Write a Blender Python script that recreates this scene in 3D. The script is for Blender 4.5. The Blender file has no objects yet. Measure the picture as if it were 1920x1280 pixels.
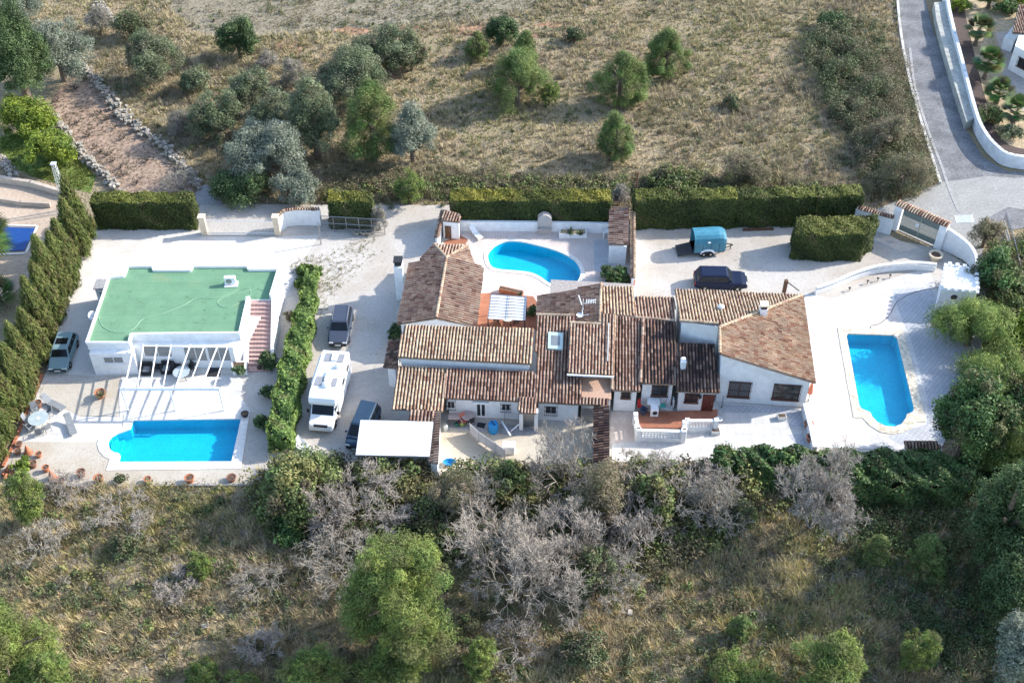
import bpy, bmesh, math, random
import numpy as np
from mathutils import Vector, Matrix
from mathutils.geometry import tessellate_polygon
R = math.radians
rnd = random.Random(7)
S = bpy.context.scene
COL = S.collection
# ---------------------------------------------------------------- camera, sky, sun, exposure
FPX, PITCH, CAMH = 2250.0, R(43.6), 72.0          # focal length in photo pixels, downward tilt, flying height
cam_d = bpy.data.cameras.new('camera'); cam = bpy.data.objects.new('camera', cam_d); COL.objects.link(cam)
cam.location = (0, 0, CAMH); cam.rotation_euler = (R(90) - PITCH, 0, 0)
cam_d.sensor_width = 36; cam_d.lens = 36 * FPX / 1920; cam_d.clip_end = 2000; cam_d.clip_start = 1
S.camera = cam
SUN_EL, SUN_AZ = R(31), R(74)                      # azimuth clockwise from +Y
w = bpy.data.worlds.new('World'); S.world = w; w.use_nodes = True
nt = w.node_tree; bgn = nt.nodes['Background']
sky = nt.nodes.new('ShaderNodeTexSky'); sky.sky_type = 'NISHITA'; sky.sun_disc = False
sky.sun_elevation = SUN_EL; sky.sun_rotation = SUN_AZ; sky.altitude = 100
nt.links.new(sky.outputs[0], bgn.inputs[0]); bgn.inputs[1].default_value = 0.15
sl = bpy.data.lights.new('sun', 'SUN'); sl.energy = 2.6; sl.angle = R(0.55); sl.color = (1, .955, .88)
so = bpy.data.objects.new('sun', sl); COL.objects.link(so); so.location = (60, 40, 60)
sd = Vector((math.sin(SUN_AZ) * math.cos(SUN_EL), math.cos(SUN_AZ) * math.cos(SUN_EL), math.sin(SUN_EL)))
so.rotation_euler = (-sd).to_track_quat('-Z', 'Y').to_euler()
S.view_settings.view_transform = 'Standard'; S.view_settings.look = 'None'
S.view_settings.exposure = 1.62; S.view_settings.gamma = 1
S.cycles.max_bounces = 6; S.cycles.transparent_max_bounces = 12

# ---------------------------------------------------------------- survey: photo pixel at a height -> place on site
_c, _s = math.cos(PITCH), math.sin(PITCH)
def ray(px, py):
    u = (px - 960) / FPX; v = (640 - py) / FPX
    return Vector((u, _c + v * _s, -_s + v * _c))
def P(px, py, z=0.0):
    r = ray(px, py); t = (z - CAMH) / r.z
    return Vector((r.x * t, r.y * t, z))
def Q(p):
    dz = p[2] - CAMH; dep = p[1] * _c - dz * _s; up = p[1] * _s + dz * _c
    return (960 + FPX * p[0] / dep, 640 - FPX * up / dep)
class Plane:
    def __init__(s, a, b, c):
        s.o = Vector(a); s.n = (Vector(b) - s.o).cross(Vector(c) - s.o).normalized()
        if s.n.z < 0: s.n = -s.n
    def hit(s, px, py):
        r = ray(px, py); o = Vector((0, 0, CAMH))
        t = (s.o - o).dot(s.n) / r.dot(s.n); return o + r * t
    def z(s, x, y):
        return s.o.z - ((x - s.o.x) * s.n.x + (y - s.o.y) * s.n.y) / s.n.z
def slope_plane(e0, e1, z, slope, back=True):
    a = P(*e0, z); b = P(*e1, z); d = (b - a).normalized(); up = Vector((-d.y, d.x, 0))
    if (up.y < 0) == back: up = -up
    return Plane(a, b, a + up + Vector((0, 0, slope)))

# ---------------------------------------------------------------- materials
MATS = {}
def _new(name):
    m = bpy.data.materials.new(name); m.use_nodes = True; MATS[name] = m
    return m, m.node_tree, m.node_tree.nodes['Principled BSDF']
def noise_rgb(nt, c0, c1, scale, detail=6, lo=.35, hi=.65, vec=None, rough=.6):
    n = nt.nodes.new('ShaderNodeTexNoise'); n.inputs['Scale'].default_value = scale; n.inputs['Detail'].default_value = detail
    n.inputs['Roughness'].default_value = rough
    if vec is not None: nt.links.new(vec, n.inputs['Vector'])
    r = nt.nodes.new('ShaderNodeValToRGB'); r.color_ramp.elements[0].position = lo; r.color_ramp.elements[1].position = hi
    r.color_ramp.elements[0].color = (*c0, 1); r.color_ramp.elements[1].color = (*c1, 1)
    nt.links.new(n.outputs['Fac'], r.inputs[0]); return r.outputs[0], n
def mixrgb(nt, a, b, fac, mode='MIX'):
    m = nt.nodes.new('ShaderNodeMix'); m.data_type = 'RGBA'; m.blend_type = mode
    if isinstance(fac, (int, float)): m.inputs[0].default_value = fac
    else: nt.links.new(fac, m.inputs[0])
    for s, k in ((a, 6), (b, 7)):
        if isinstance(s, tuple): m.inputs[k].default_value = (*s, 1)
        else: nt.links.new(s, m.inputs[k])
    return m.outputs[2]
def M(name, base, var=.12, scale=3., rough=.85, bump=.0, bscale=20., metal=0., spec=.3, big=0., bigscale=.25, coat=0.):
    if name in MATS: return MATS[name]
    m, nt, b = _new(name)
    tc = nt.nodes.new('ShaderNodeTexCoord').outputs['Object']
    c0 = tuple(max(0, x * (1 - var)) for x in base); c1 = tuple(min(1, x * (1 + var)) for x in base)
    col, n = noise_rgb(nt, c0, c1, scale, vec=tc)
    if big:
        g, _ = noise_rgb(nt, (1 - big,) * 3, (1, 1, 1), bigscale, vec=tc)
        col = mixrgb(nt, col, g, 1.0, 'MULTIPLY')
    nt.links.new(col, b.inputs['Base Color'])
    b.inputs['Roughness'].default_value = rough; b.inputs['Metallic'].default_value = metal
    b.inputs['Specular IOR Level'].default_value = spec; b.inputs['Coat Weight'].default_value = coat
    if bump:
        n2 = nt.nodes.new('ShaderNodeTexNoise'); n2.inputs['Scale'].default_value = bscale; nt.links.new(tc, n2.inputs['Vector'])
        bp = nt.nodes.new('ShaderNodeBump'); bp.inputs['Strength'].default_value = bump; bp.inputs['Distance'].default_value = .05
        nt.links.new(n2.outputs['Fac'], bp.inputs['Height']); nt.links.new(bp.outputs[0], b.inputs['Normal'])
    return m
def M_attr(name, rough=.8, trans=0., fine=.25, fscale=9., spec=.25, big=0.):
    m, nt, b = _new(name)
    a = nt.nodes.new('ShaderNodeAttribute'); a.attribute_name = 'col'
    tc = nt.nodes.new('ShaderNodeTexCoord').outputs['Object']
    g, _ = noise_rgb(nt, (1 - fine,) * 3, (1, 1, 1), fscale, vec=tc)
    col = mixrgb(nt, a.outputs['Color'], g, 1.0, 'MULTIPLY')
    if big:
        g2, _ = noise_rgb(nt, (1 - big, 1 - big, 1 - big * .9), (1, 1, 1), .55, 8, .36, .6, tc, .7); col = mixrgb(nt, col, g2, 1.0, 'MULTIPLY')
    nt.links.new(col, b.inputs['Base Color']); b.inputs['Roughness'].default_value = rough
    b.inputs['Specular IOR Level'].default_value = spec
    if trans:
        t = nt.nodes.new('ShaderNodeBsdfTranslucent'); nt.links.new(col, t.inputs[0])
        mx = nt.nodes.new('ShaderNodeMixShader'); mx.inputs[0].default_value = trans
        nt.links.new(b.outputs[0], mx.inputs[1]); nt.links.new(t.outputs[0], mx.inputs[2])
        nt.links.new(mx.outputs[0], nt.nodes['Material Output'].inputs[0])
    return m
def M_brick(name, c0, c1, mortar, scale, bw=.5, bh=.5, off=.5, ms=.02, rough=.8, rot=0., big=.15):
    m, nt, b = _new(name)
    tc = nt.nodes.new('ShaderNodeTexCoord').outputs['Object']
    mp = nt.nodes.new('ShaderNodeMapping'); mp.inputs['Rotation'].default_value = (0, 0, rot); nt.links.new(tc, mp.inputs[0])
    t = nt.nodes.new('ShaderNodeTexBrick'); nt.links.new(mp.outputs[0], t.inputs[0])
    t.inputs['Color1'].default_value = (*c0, 1); t.inputs['Color2'].default_value = (*c1, 1); t.inputs['Mortar'].default_value = (*mortar, 1)
    t.inputs['Scale'].default_value = scale; t.inputs['Mortar Size'].default_value = ms
    t.inputs['Brick Width'].default_value = bw; t.inputs['Row Height'].default_value = bh; t.offset = off
    g, _ = noise_rgb(nt, (1 - big,) * 3, (1, 1, 1), .7, vec=tc)
    g2, _ = noise_rgb(nt, (.82,) * 3, (1, 1, 1), 9, vec=tc)
    col = mixrgb(nt, mixrgb(nt, t.outputs[0], g, 1.0, 'MULTIPLY'), g2, 1.0, 'MULTIPLY')
    nt.links.new(col, b.inputs['Base Color']); b.inputs['Roughness'].default_value = rough; b.inputs['Specular IOR Level'].default_value = .2
    return m
def M_gravel(name, base, dark, tint, amount=.5):
    m, nt, b = _new(name)
    tc = nt.nodes.new('ShaderNodeTexCoord').outputs['Object']
    c1, _ = noise_rgb(nt, dark, base, 5.5, 10, .33, .5, tc, .75)
    c2, _ = noise_rgb(nt, tuple(x * .35 for x in base), base, 2.6, 12, .36, .47, tc, .9)
    g, _ = noise_rgb(nt, tint, (1, 1, 1), .22, 5, .35, .6, tc)
    col = mixrgb(nt, mixrgb(nt, c1, c2, amount), g, 1.0, 'MULTIPLY')
    nt.links.new(col, b.inputs['Base Color']); b.inputs['Roughness'].default_value = .95; b.inputs['Specular IOR Level'].default_value = .1
    n2 = nt.nodes.new('ShaderNodeTexNoise'); n2.inputs['Scale'].default_value = 14; nt.links.new(tc, n2.inputs['Vector'])
    bp = nt.nodes.new('ShaderNodeBump'); bp.inputs['Strength'].default_value = .5; bp.inputs['Distance'].default_value = .05
    nt.links.new(n2.outputs['Fac'], bp.inputs['Height']); nt.links.new(bp.outputs[0], b.inputs['Normal'])
    return m
def M_water():
    m, nt, b = _new('pool_water')
    tr = nt.nodes.new('ShaderNodeBsdfTransparent'); tr.inputs[0].default_value = (.80, .97, 1, 1)
    gl = nt.nodes.new('ShaderNodeBsdfGlossy'); gl.inputs['Roughness'].default_value = .03
    lw = nt.nodes.new('ShaderNodeLayerWeight'); lw.inputs[0].default_value = .5
    fr = nt.nodes.new('ShaderNodeMath'); fr.operation = 'POWER'; fr.inputs[1].default_value = 4.0; nt.links.new(lw.outputs['Facing'], fr.inputs[0])
    f2 = nt.nodes.new('ShaderNodeMath'); f2.operation = 'MULTIPLY_ADD'; f2.inputs[1].default_value = .8; f2.inputs[2].default_value = .015; nt.links.new(fr.outputs[0], f2.inputs[0])
    tc = nt.nodes.new('ShaderNodeTexCoord').outputs['Object']
    n2 = nt.nodes.new('ShaderNodeTexNoise'); n2.inputs['Scale'].default_value = 2.2; n2.inputs['Detail'].default_value = 3; nt.links.new(tc, n2.inputs['Vector'])
    bp = nt.nodes.new('ShaderNodeBump'); bp.inputs['Strength'].default_value = .15; bp.inputs['Distance'].default_value = .05
    nt.links.new(n2.outputs['Fac'], bp.inputs['Height'])
    nt.links.new(bp.outputs[0], gl.inputs['Normal'])
    mx = nt.nodes.new('ShaderNodeMixShader'); nt.links.new(f2.outputs[0], mx.inputs[0])
    nt.links.new(tr.outputs[0], mx.inputs[1]); nt.links.new(gl.outputs[0], mx.inputs[2])
    nt.links.new(mx.outputs[0], nt.nodes['Material Output'].inputs[0]); nt.nodes.remove(b)
    return m
WHITE = M('white_plaster', (.78, .78, .77), .05, 2., .9, big=.1, bigscale=.5)
CREAM = M('cream_plaster', (.62, .52, .38), .1, 2., .9)
CONC = M_brick('white_slabs', (.66, .64, .60), (.62, .595, .56), (.49, .465, .43), 1.0, .6, .6, .0, .012, .9, big=.2)
COPE = M('coping_stone', (.66, .635, .585), .1, 4., .85, big=.1)
COPE2 = M('stained_coping', (.66, .58, .45), .3, 3., .9, big=.25, bigscale=.6)
GREYC = M('grey_concrete', (.33, .32, .31), .2, 4., .95, big=.2)
GRANULE = M('grey_roof_gravel', (.30, .27, .25), .35, 14., .95)
def green_roof():
    m = M_brick('green_roof_felt', (.155, .295, .175), (.165, .31, .185), (.12, .235, .14), 1.0, 7., 1.05, .5, .018, .92, big=.16)
    nt = m.node_tree; b = nt.nodes['Principled BSDF']; src = b.inputs['Base Color'].links[0].from_socket; tc = nt.nodes.new('ShaderNodeTexCoord').outputs['Object']
    d, _ = noise_rgb(nt, (1, 1, 1), (.35, .42, .33), 1.1, 10, .60, .68, tc, .75)
    br, _ = noise_rgb(nt, (1, 1, 1), (1.25, .85, .8), .35, 5, .58, .75, tc)
    nt.links.new(mixrgb(nt, mixrgb(nt, src, d, .8, 'MULTIPLY'), br, .7, 'MULTIPLY'), b.inputs['Base Color']); return m
GREENROOF = green_roof()
DARKGAP = M('opening_shade', (.02, .02, .02), .1, 3., .9)
GLASS = M('window_glass', (.03, .035, .04), .3, 1., .12, spec=.6)
SHUT = M('roller_shutter', (.25, .25, .24), .1, 3., .6)
WFRAME = M('white_frame', (.75, .75, .75), .05, 3., .5)
WOOD = M('dark_red_wood', (.10, .025, .018), .25, 6., .5)
BWOOD = M('brown_wood', (.12, .06, .035), .25, 6., .7)
GREYM = M('grey_metal', (.30, .31, .32), .08, 5., .4, metal=.7)
PALEM = M('pale_metal', (.60, .61, .60), .08, 5., .45, metal=.3)
GREENM = M('green_grey_paint', (.17, .20, .18), .1, 5., .5)
BLACKM = M('black_iron', (.025, .025, .028), .2, 5., .5)
TYRE = M('tyre_rubber', (.02, .02, .02), .2, 5., .8)
TERRA = M('terracotta', (.38, .15, .08), .22, 5., .85)
TERRA2 = M('old_terracotta', (.24, .12, .08), .25, 5., .85)
SOIL = M('dark_soil', (.10, .065, .045), .4, 6., .95, bump=.5)
BARK = M('bark', (.16, .12, .09), .35, 6., .95, bump=.5)
REDTILE = M_brick('red_floor_tile', (.34, .13, .075), (.40, .17, .10), (.30, .16, .11), 1.0, .33, .33, 0, .012)
PINKTILE = M_brick('pale_pink_paving', (.62, .52, .47), (.55, .45, .41), (.70, .62, .56), 1.0, .40, .20, .5, .03, rot=R(45))
PATTILE = M_brick('patterned_paving', (.55, .55, .55), (.48, .48, .495), (.40, .41, .44), 1.0, .33, .33, .0, .035, rot=R(40))
PINKTILE2 = M_brick('faded_pink_paving', (.70, .63, .59), (.66, .57, .52), (.60, .54, .5), 1.0, .36, .30, .5, .03, rot=R(-8))
STEPTILE = M_brick('stair_tile', (.46, .29, .26), (.50, .33, .29), (.55, .42, .37), 1.0, .3, .3, 0, .02)
BASIN = M_brick('blue_pool_mosaic', (.004, .46, .66), (.008, .50, .70), (.02, .52, .70), 1.0, .25, .25, 0, .02, .4, big=.1)
WATER = M_water()
GRAVEL = M_gravel('white_gravel', (.49, .455, .41), (.20, .18, .155), (.84, .80, .75), .55)
GRAVELW = M_gravel('bright_gravel', (.60, .57, .525), (.36, .335, .30), (.87, .845, .81), .45)
GRAVEL2 = M_gravel('cream_gravel', (.48, .44, .375), (.25, .22, .175), (.84, .80, .74), .45)
ASPH = M('asphalt', (.20, .198, .20), .22, 4., .95, big=.4, bigscale=.5)
PALEROAD = M('pale_worn_road', (.30, .293, .275), .14, 4., .95, big=.15, bigscale=.5)
STONE = M('dry_stone', (.30, .27, .225), .4, 4., .95, bump=.8, bscale=6.)
SANDY = M('sandy_soil', (.46, .36, .23), .25, 3., .95, big=.3, bigscale=.4)
REDEARTH = M('red_earth', (.34, .20, .125), .3, 2.2, .95, bump=.5, big=.25)
VINESOIL = M('pinkish_soil', (.33, .235, .17), .3, 2.4, .95, bump=.6, bscale=8., big=.25, bigscale=.3)
LAWN = M('green_lawn', (.13, .17, .04), .4, 2.2, .95, bump=.5)
LEAF = M_attr('leaf', .6, .22, .25, 5., .3)
NEEDLE = M_attr('needle_foliage', .7, .22, .25, 5.)
DRY = M_attr('dry_grass', .9, .18, .2, 4., .1)
TWIG = M_attr('bare_twigs', .9, 0., .25, 6., .1)
TILE = M_attr('roof_tile', .9, 0., .28, 10., .1, .32)
SHEET = M('white_sheet', (.78, .78, .80), .05, 3., .8)
PANEL = M_brick('canopy_panels', (.80, .80, .79), (.78, .78, .77), (.55, .54, .52), 1.0, 9., 1.05, .5, .02, .6, big=.25)
CANVAS = M('white_canopy_sheet', (.80, .80, .79), .03, 1.2, .6, big=.06)
FABGREY = M('grey_fabric', (.20, .21, .22), .15, 10., .9)
FABDARK = M('black_fabric', (.025, .026, .03), .2, 10., .9)
TABGLASS = M('frosted_table_glass', (.36, .42, .43), .1, 2., .15, spec=.6)
BLUEPL = M('blue_plastic', (.02, .22, .48), .1, 3., .45)
def scrub_mat():
    m, nt, b = _new('scrub_ground')
    tc = nt.nodes.new('ShaderNodeTexCoord').outputs['Object']
    a, _ = noise_rgb(nt, (.15, .115, .075), (.36, .29, .185), 1.6, 12, .36, .62, tc, .78)
    g, _ = noise_rgb(nt, (.19, .19, .09), (.32, .25, .165), .33, 8, .38, .6, tc, .7)
    r, _ = noise_rgb(nt, (.27, .165, .10), (.31, .25, .165), .12, 6, .35, .55, tc)
    col = mixrgb(nt, mixrgb(nt, a, g, .45), r, .3)
    nt.links.new(col, b.inputs['Base Color']); b.inputs['Roughness'].default_value = .97; b.inputs['Specular IOR Level'].default_value = .05
    n2 = nt.nodes.new('ShaderNodeTexNoise'); n2.inputs['Scale'].default_value = 4; n2.inputs['Detail'].default_value = 10; nt.links.new(tc, n2.inputs['Vector'])
    bp = nt.nodes.new('ShaderNodeBump'); bp.inputs['Strength'].default_value = 1; bp.inputs['Distance'].default_value = .3
    nt.links.new(n2.outputs['Fac'], bp.inputs['Height']); nt.links.new(bp.outputs[0], b.inputs['Normal'])
    return m
SCRUB = scrub_mat()

# ---------------------------------------------------------------- mesh builder and object helpers
ORG = {}
class MB:
    def __init__(s): s.v = []; s.f = []; s.c = []
    def add(s, vs, fs, col=None):
        o = len(s.v); s.v.extend(tuple(p) for p in vs); s.f.extend(tuple(i + o for i in f) for f in fs)
        if col is not None: s.c.extend([col] * len(fs))
        return s
    def poly(s, pts, col=None): return s.add(pts, [tuple(range(len(pts)))], col)
    def box(s, c, d, rz=0, tilt=None):
        x, y, z = d[0] / 2, d[1] / 2, d[2] / 2
        m = Matrix.Rotation(rz, 3, 'Z')
        if tilt: m = m @ Matrix.Rotation(tilt[1], 3, tilt[0])
        vs = [Vector(c) + m @ Vector(p) for p in ((-x, -y, -z), (x, -y, -z), (x, y, -z), (-x, y, -z), (-x, -y, z), (x, -y, z), (x, y, z), (-x, y, z))]
        return s.add(vs, [(0, 3, 2, 1), (4, 5, 6, 7), (0, 1, 5, 4), (1, 2, 6, 5), (2, 3, 7, 6), (3, 0, 4, 7)])
    def beam(s, p0, p1, w, h):          # bar of rectangular section between two points, top at the points
        a, b = Vector(p0), Vector(p1); d = (b - a).normalized()
        u = d.cross(Vector((0, 0, 1)))
        u = u.normalized() if u.length > 1e-4 else Vector((1, 0, 0))
        n = u.cross(d).normalized(); u *= w / 2
        vs = [a - u - n * h, a + u - n * h, a + u, a - u, b - u - n * h, b + u - n * h, b + u, b - u]
        return s.add(vs, [(0, 1, 2, 3), (7, 6, 5, 4), (0, 4, 5, 1), (1, 5, 6, 2), (2, 6, 7, 3), (3, 7, 4, 0)])
    def wall(s, p0, p1, t, z0, z1, z2=None):   # upright wall along a ground line
        a, b = Vector(p0), Vector(p1); d = (b - a); d.z = 0; d.normalize(); n = Vector((-d.y, d.x, 0)) * t / 2
        z2 = z1 if z2 is None else z2
        vs = []
        for p, zt in ((a, z1), (b, z2)):
            for q, z in ((p - n, z0), (p + n, z0), (p + n, zt), (p - n, zt)): vs.append((q.x, q.y, z))
        return s.add(vs, [(0, 1, 2, 3), (7, 6, 5, 4), (0, 4, 5, 1), (1, 5, 6, 2), (2, 6, 7, 3), (3, 7, 4, 0)])
    def prism(s, pts, z0, z1):
        n = len(pts); zt = z1 if isinstance(z1, (list, tuple)) else [z1] * n
        vs = [(p[0], p[1], z0) for p in pts] + [(p[0], p[1], zt[i]) for i, p in enumerate(pts)]
        return s.add(vs, [tuple(range(n))[::-1], tuple(range(n, 2 * n))] + [(i, (i + 1) % n, n + (i + 1) % n, n + i) for i in range(n)])
    def slab(s, pts, off, t):             # polygon in space thickened downwards
        n = len(pts); vs = [(p[0], p[1], p[2] + off - t) for p in pts] + [(p[0], p[1], p[2] + off) for p in pts]
        return s.add(vs, [tuple(range(n))[::-1], tuple(range(n, 2 * n))] + [(i, (i + 1) % n, n + (i + 1) % n, n + i) for i in range(n)])
    def tube(s, pts, r, n=6, r1=None):
        pts = [Vector(p) for p in pts]; m = len(pts); r1 = r if r1 is None else r1; vs = []
        for i, p in enumerate(pts):
            d = (pts[min(i + 1, m - 1)] - pts[max(i - 1, 0)]).normalized()
            u = d.orthogonal().normalized() if abs(d.z) > .95 else d.cross(Vector((0, 0, 1))).normalized()
            v = d.cross(u); rr = r + (r1 - r) * i / max(1, m - 1)
            vs += [p + u * rr * math.cos(2 * math.pi * k / n) + v * rr * math.sin(2 * math.pi * k / n) for k in range(n)]
        fs = [(i * n + k, i * n + (k + 1) % n, (i + 1) * n + (k + 1) % n, (i + 1) * n + k) for i in range(m - 1) for k in range(n)]
        fs += [tuple(range(n))[::-1], tuple(range((m - 1) * n, m * n))]
        return s.add(vs, fs)
    def lathe(s, c, prof, n=14, sx=1, sy=1):
        vs = [(c[0] + r * sx * math.cos(2 * math.pi * k / n), c[1] + r * sy * math.sin(2 * math.pi * k / n), c[2] + z) for r, z in prof for k in range(n)]
        m = len(prof)
        fs = [(i * n + k, i * n + (k + 1) % n, (i + 1) * n + (k + 1) % n, (i + 1) * n + k) for i in range(m - 1) for k in range(n)]
        fs += [tuple(range(n))[::-1], tuple(range((m - 1) * n, m * n))]
        return s.add(vs, fs)
def obj(name, mb, mat, parent=None, smooth=False, bevel=0, recalc=True):
    me = bpy.data.meshes.new(name)
    o3 = ORG.get(parent.name, Vector()) if parent else Vector()
    me.from_pydata([(v[0] - o3[0], v[1] - o3[1], v[2] - o3[2]) for v in mb.v], [], mb.f)
    if recalc:
        bm = bmesh.new(); bm.from_mesh(me); bmesh.ops.recalc_face_normals(bm, faces=bm.faces); bm.to_mesh(me); bm.free()
    if mb.c:
        at = me.attributes.new('col', 'FLOAT_COLOR', 'FACE')
        at.data.foreach_set('color', np.array([(*c, 1) for c in mb.c], dtype=np.float32).ravel())
    if smooth: me.polygons.foreach_set('use_smooth', [True] * len(me.polygons))
    me.materials.append(mat); ob = bpy.data.objects.new(name, me); COL.objects.link(ob)
    if parent: ob.parent = parent
    if bevel:
        b = ob.modifiers.new('bevel', 'BEVEL'); b.width = bevel; b.segments = 2; b.limit_method = 'ANGLE'
    return ob
def tag(o, label, cat, group=None, kind=None):
    if label: o['label'] = label
    if cat: o['category'] = cat
    if group: o['group'] = group
    if kind: o['kind'] = kind
    return o
def thing(name, label, cat, loc=(0, 0, 0), rz=0, group=None, world=False):
    o = bpy.data.objects.new(name, None); COL.objects.link(o); o.empty_display_size = .3
    o.location = loc; o.rotation_euler = (0, 0, rz)
    if world: ORG[o.name] = Vector(loc)
    return tag(o, label, cat, group)
def dup(root, loc, rz=0, label=None, group=None, scale=None):
    r = root.copy(); COL.objects.link(r); r.location = loc; r.rotation_euler = (0, 0, rz)
    if scale: r.scale = scale
    if label: r['label'] = label
    if group: r['group'] = group
    for ch in list(root.children):
        c = ch.copy(); COL.objects.link(c); c.parent = r
        for g in ch.children:
            d = g.copy(); COL.objects.link(d); d.parent = c
    return r
def np_mesh(name, V, F, C, mat, parent=None):
    V = np.asarray(V, np.float32); F = np.asarray(F, np.int32); k = F.shape[1]
    me = bpy.data.meshes.new(name); me.vertices.add(len(V)); me.vertices.foreach_set('co', V.ravel())
    me.loops.add(F.size); me.loops.foreach_set('vertex_index', F.ravel())
    me.polygons.add(len(F)); me.polygons.foreach_set('loop_start', np.arange(0, F.size, k, dtype=np.int32))
    me.update(calc_edges=True)
    at = me.attributes.new('col', 'FLOAT_COLOR', 'FACE')
    at.data.foreach_set('color', np.concatenate([C, np.ones((len(C), 1))], 1).astype(np.float32).ravel())
    me.materials.append(mat); ob = bpy.data.objects.new(name, me); COL.objects.link(ob)
    if parent: ob.parent = parent
    return ob
def sheet(name, outline, z, mat, holes=(), kind='structure'):
    polys = [[Vector((p[0], p[1], z)) for p in outline]] + [[Vector((p[0], p[1], z)) for p in h] for h in holes]
    flat = [p for q in polys for p in q]
    tris = tessellate_polygon(polys); mb = MB()
    mb.add(flat, [tuple(t) for t in tris])
    o = obj(name, mb, mat); o['kind'] = kind
    me = o.data
    if me.polygons and sum(p.normal.z for p in me.polygons) < 0: me.flip_normals()
    return o
def PX(lst, z=0.0): return [P(x, y, z) for x, y in lst]
def smoothline(pts, n=8, closed=False):     # Catmull-Rom through the points
    pts = [Vector(p) for p in pts]; out = []; m = len(pts)
    rng = range(m if closed else m - 1)
    for i in rng:
        g = (lambda k: pts[k % m]) if closed else (lambda k: pts[max(0, min(m - 1, k))])
        a, b, c, d = g(i - 1), g(i), g(i + 1), g(i + 2)
        for j in range(n):
            t = j / n
            out.append(.5 * ((2 * b) + (c - a) * t + (2 * a - 5 * b + 4 * c - d) * t * t + (3 * b - a - 3 * c + d) * t ** 3))
    if not closed: out.append(pts[-1])
    return out
def inpoly(x, y, poly):
    c = np.zeros(np.shape(x), bool); n = len(poly)
    for i in range(n):
        x0, y0 = poly[i][:2]; x1, y1 = poly[(i + 1) % n][:2]
        c ^= ((y0 > y) != (y1 > y)) & (x < (x1 - x0) * (y - y0) / ((y1 - y0) or 1e-9) + x0)
    return c
# ---------------------------------------------------------------- tiled roofs
PAL = {
 'cream': [(.40, (0.569, 0.440, 0.310)), (.36, (0.522, 0.387, 0.267)), (.18, (0.445, 0.299, 0.205)), (.06, (0.313, 0.185, 0.129))],
 'mixed': [(.34, (0.512, 0.378, 0.275)), (.36, (0.456, 0.308, 0.224)), (.22, (0.379, 0.233, 0.167)), (.08, (0.247, 0.145, 0.107))],
 'brown': [(.25, (0.445, 0.317, 0.240)), (.42, (0.379, 0.255, 0.189)), (.25, (0.313, 0.189, 0.142)), (.08, (0.190, 0.114, 0.086))],
 'dark':  [(.10, (0.360, 0.246, 0.189)), (.30, (0.266, 0.163, 0.119)), (.40, (0.153, 0.097, 0.077)), (.20, (0.094, 0.066, 0.056))],
 'warm':  [(.46, (0.550, 0.396, 0.267)), (.32, (0.474, 0.308, 0.197)), (.18, (0.408, 0.220, 0.142)), (.04, (0.303, 0.158, 0.103))],
}
CHAN = {'cream': (.17, .10, .065), 'mixed': (.15, .085, .058), 'brown': (.125, .072, .052), 'dark': (.06, .043, .038), 'warm': (.25, .15, .10)}
def pick(pal, r):
    x = r.random(); c = pal[-1][1]
    for wgt, col in pal:
        if x < wgt: c = col; break
        x -= wgt
    k = r.uniform(.9, 1.07)
    return tuple(min(1, v * k) for v in c)
def tiles(mb, poly, pal, seed=0, pitch=.27, L=.42, ragged=.03, chan=.5, hgt=.115):
    r = random.Random(seed); poly = [Vector(p) for p in poly]; pl = PAL[pal]
    n = Vector((0, 0, 0))
    for i, p in enumerate(poly): n += (p - poly[0]).cross(poly[(i + 1) % len(poly)] - poly[0])
    n.normalize()
    if n.z < 0: n = -n
    d = (n * n.z - Vector((0, 0, 1))).normalized(); u = d.cross(n).normalized(); o = poly[0]
    ab = [((p - o).dot(u), (p - o).dot(d)) for p in poly]
    amin = min(a for a, b in ab); amax = max(a for a, b in ab)
    nc = max(1, round((amax - amin) / pitch)); pt = (amax - amin) / nc
    XS = [0, .19, .26, .37, .5, .63, .74, .81, 1.0]; HS = [0, .01, .62, .92, 1, .92, .62, .01, 0]
    for i in range(nc):
        ac = amin + (i + .5) * pt; hits = []
        for k in range(len(ab)):
            (a0, b0), (a1, b1) = ab[k], ab[(k + 1) % len(ab)]
            if (a0 > ac) != (a1 > ac): hits.append(b0 + (b1 - b0) * (ac - a0) / (a1 - a0))
        hits.sort()
        for h in range(0, len(hits) - 1, 2):
            b0, b1 = hits[h], hits[h + 1] + r.uniform(-ragged, ragged)
            if b1 - b0 < .1: continue
            nr = max(1, round((b1 - b0) / L)); ll = (b1 - b0) / nr
            for j in range(nr):
                t0, t1 = b0 + j * ll, b0 + (j + 1) * ll + .03
                lift = .025 + r.uniform(-.008, .008); sh = r.uniform(-.02, .02)
                cov = pick(pl, r); cha = tuple(v * r.uniform(.75, 1.35) for v in CHAN[pal])
                vs = []
                for b, e in ((t0, 0), (t1, lift)):
                    for x, hh in zip(XS, HS):
                        z = hgt * hh * r.uniform(.95, 1.05) + (e if hh > .1 else e * .4)
                        vs.append(o + u * (ac + (x - .5) * pt + (sh if hh > .1 else 0)) + d * b + n * z)
                s0 = len(mb.v); mb.v.extend(tuple(v) for v in vs)
                for k in range(8):
                    mb.f.append((s0 + k, s0 + k + 1, s0 + 9 + k + 1, s0 + 9 + k)); mb.c.append(cha if k in (0, 7) else cov)
                mb.f.append((s0 + 9 + 1, s0 + 9 + 2, s0 + 9 + 3, s0 + 9 + 4, s0 + 9 + 5, s0 + 9 + 6, s0 + 9 + 7)); mb.c.append(tuple(v * .55 for v in cov))
    return mb
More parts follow.
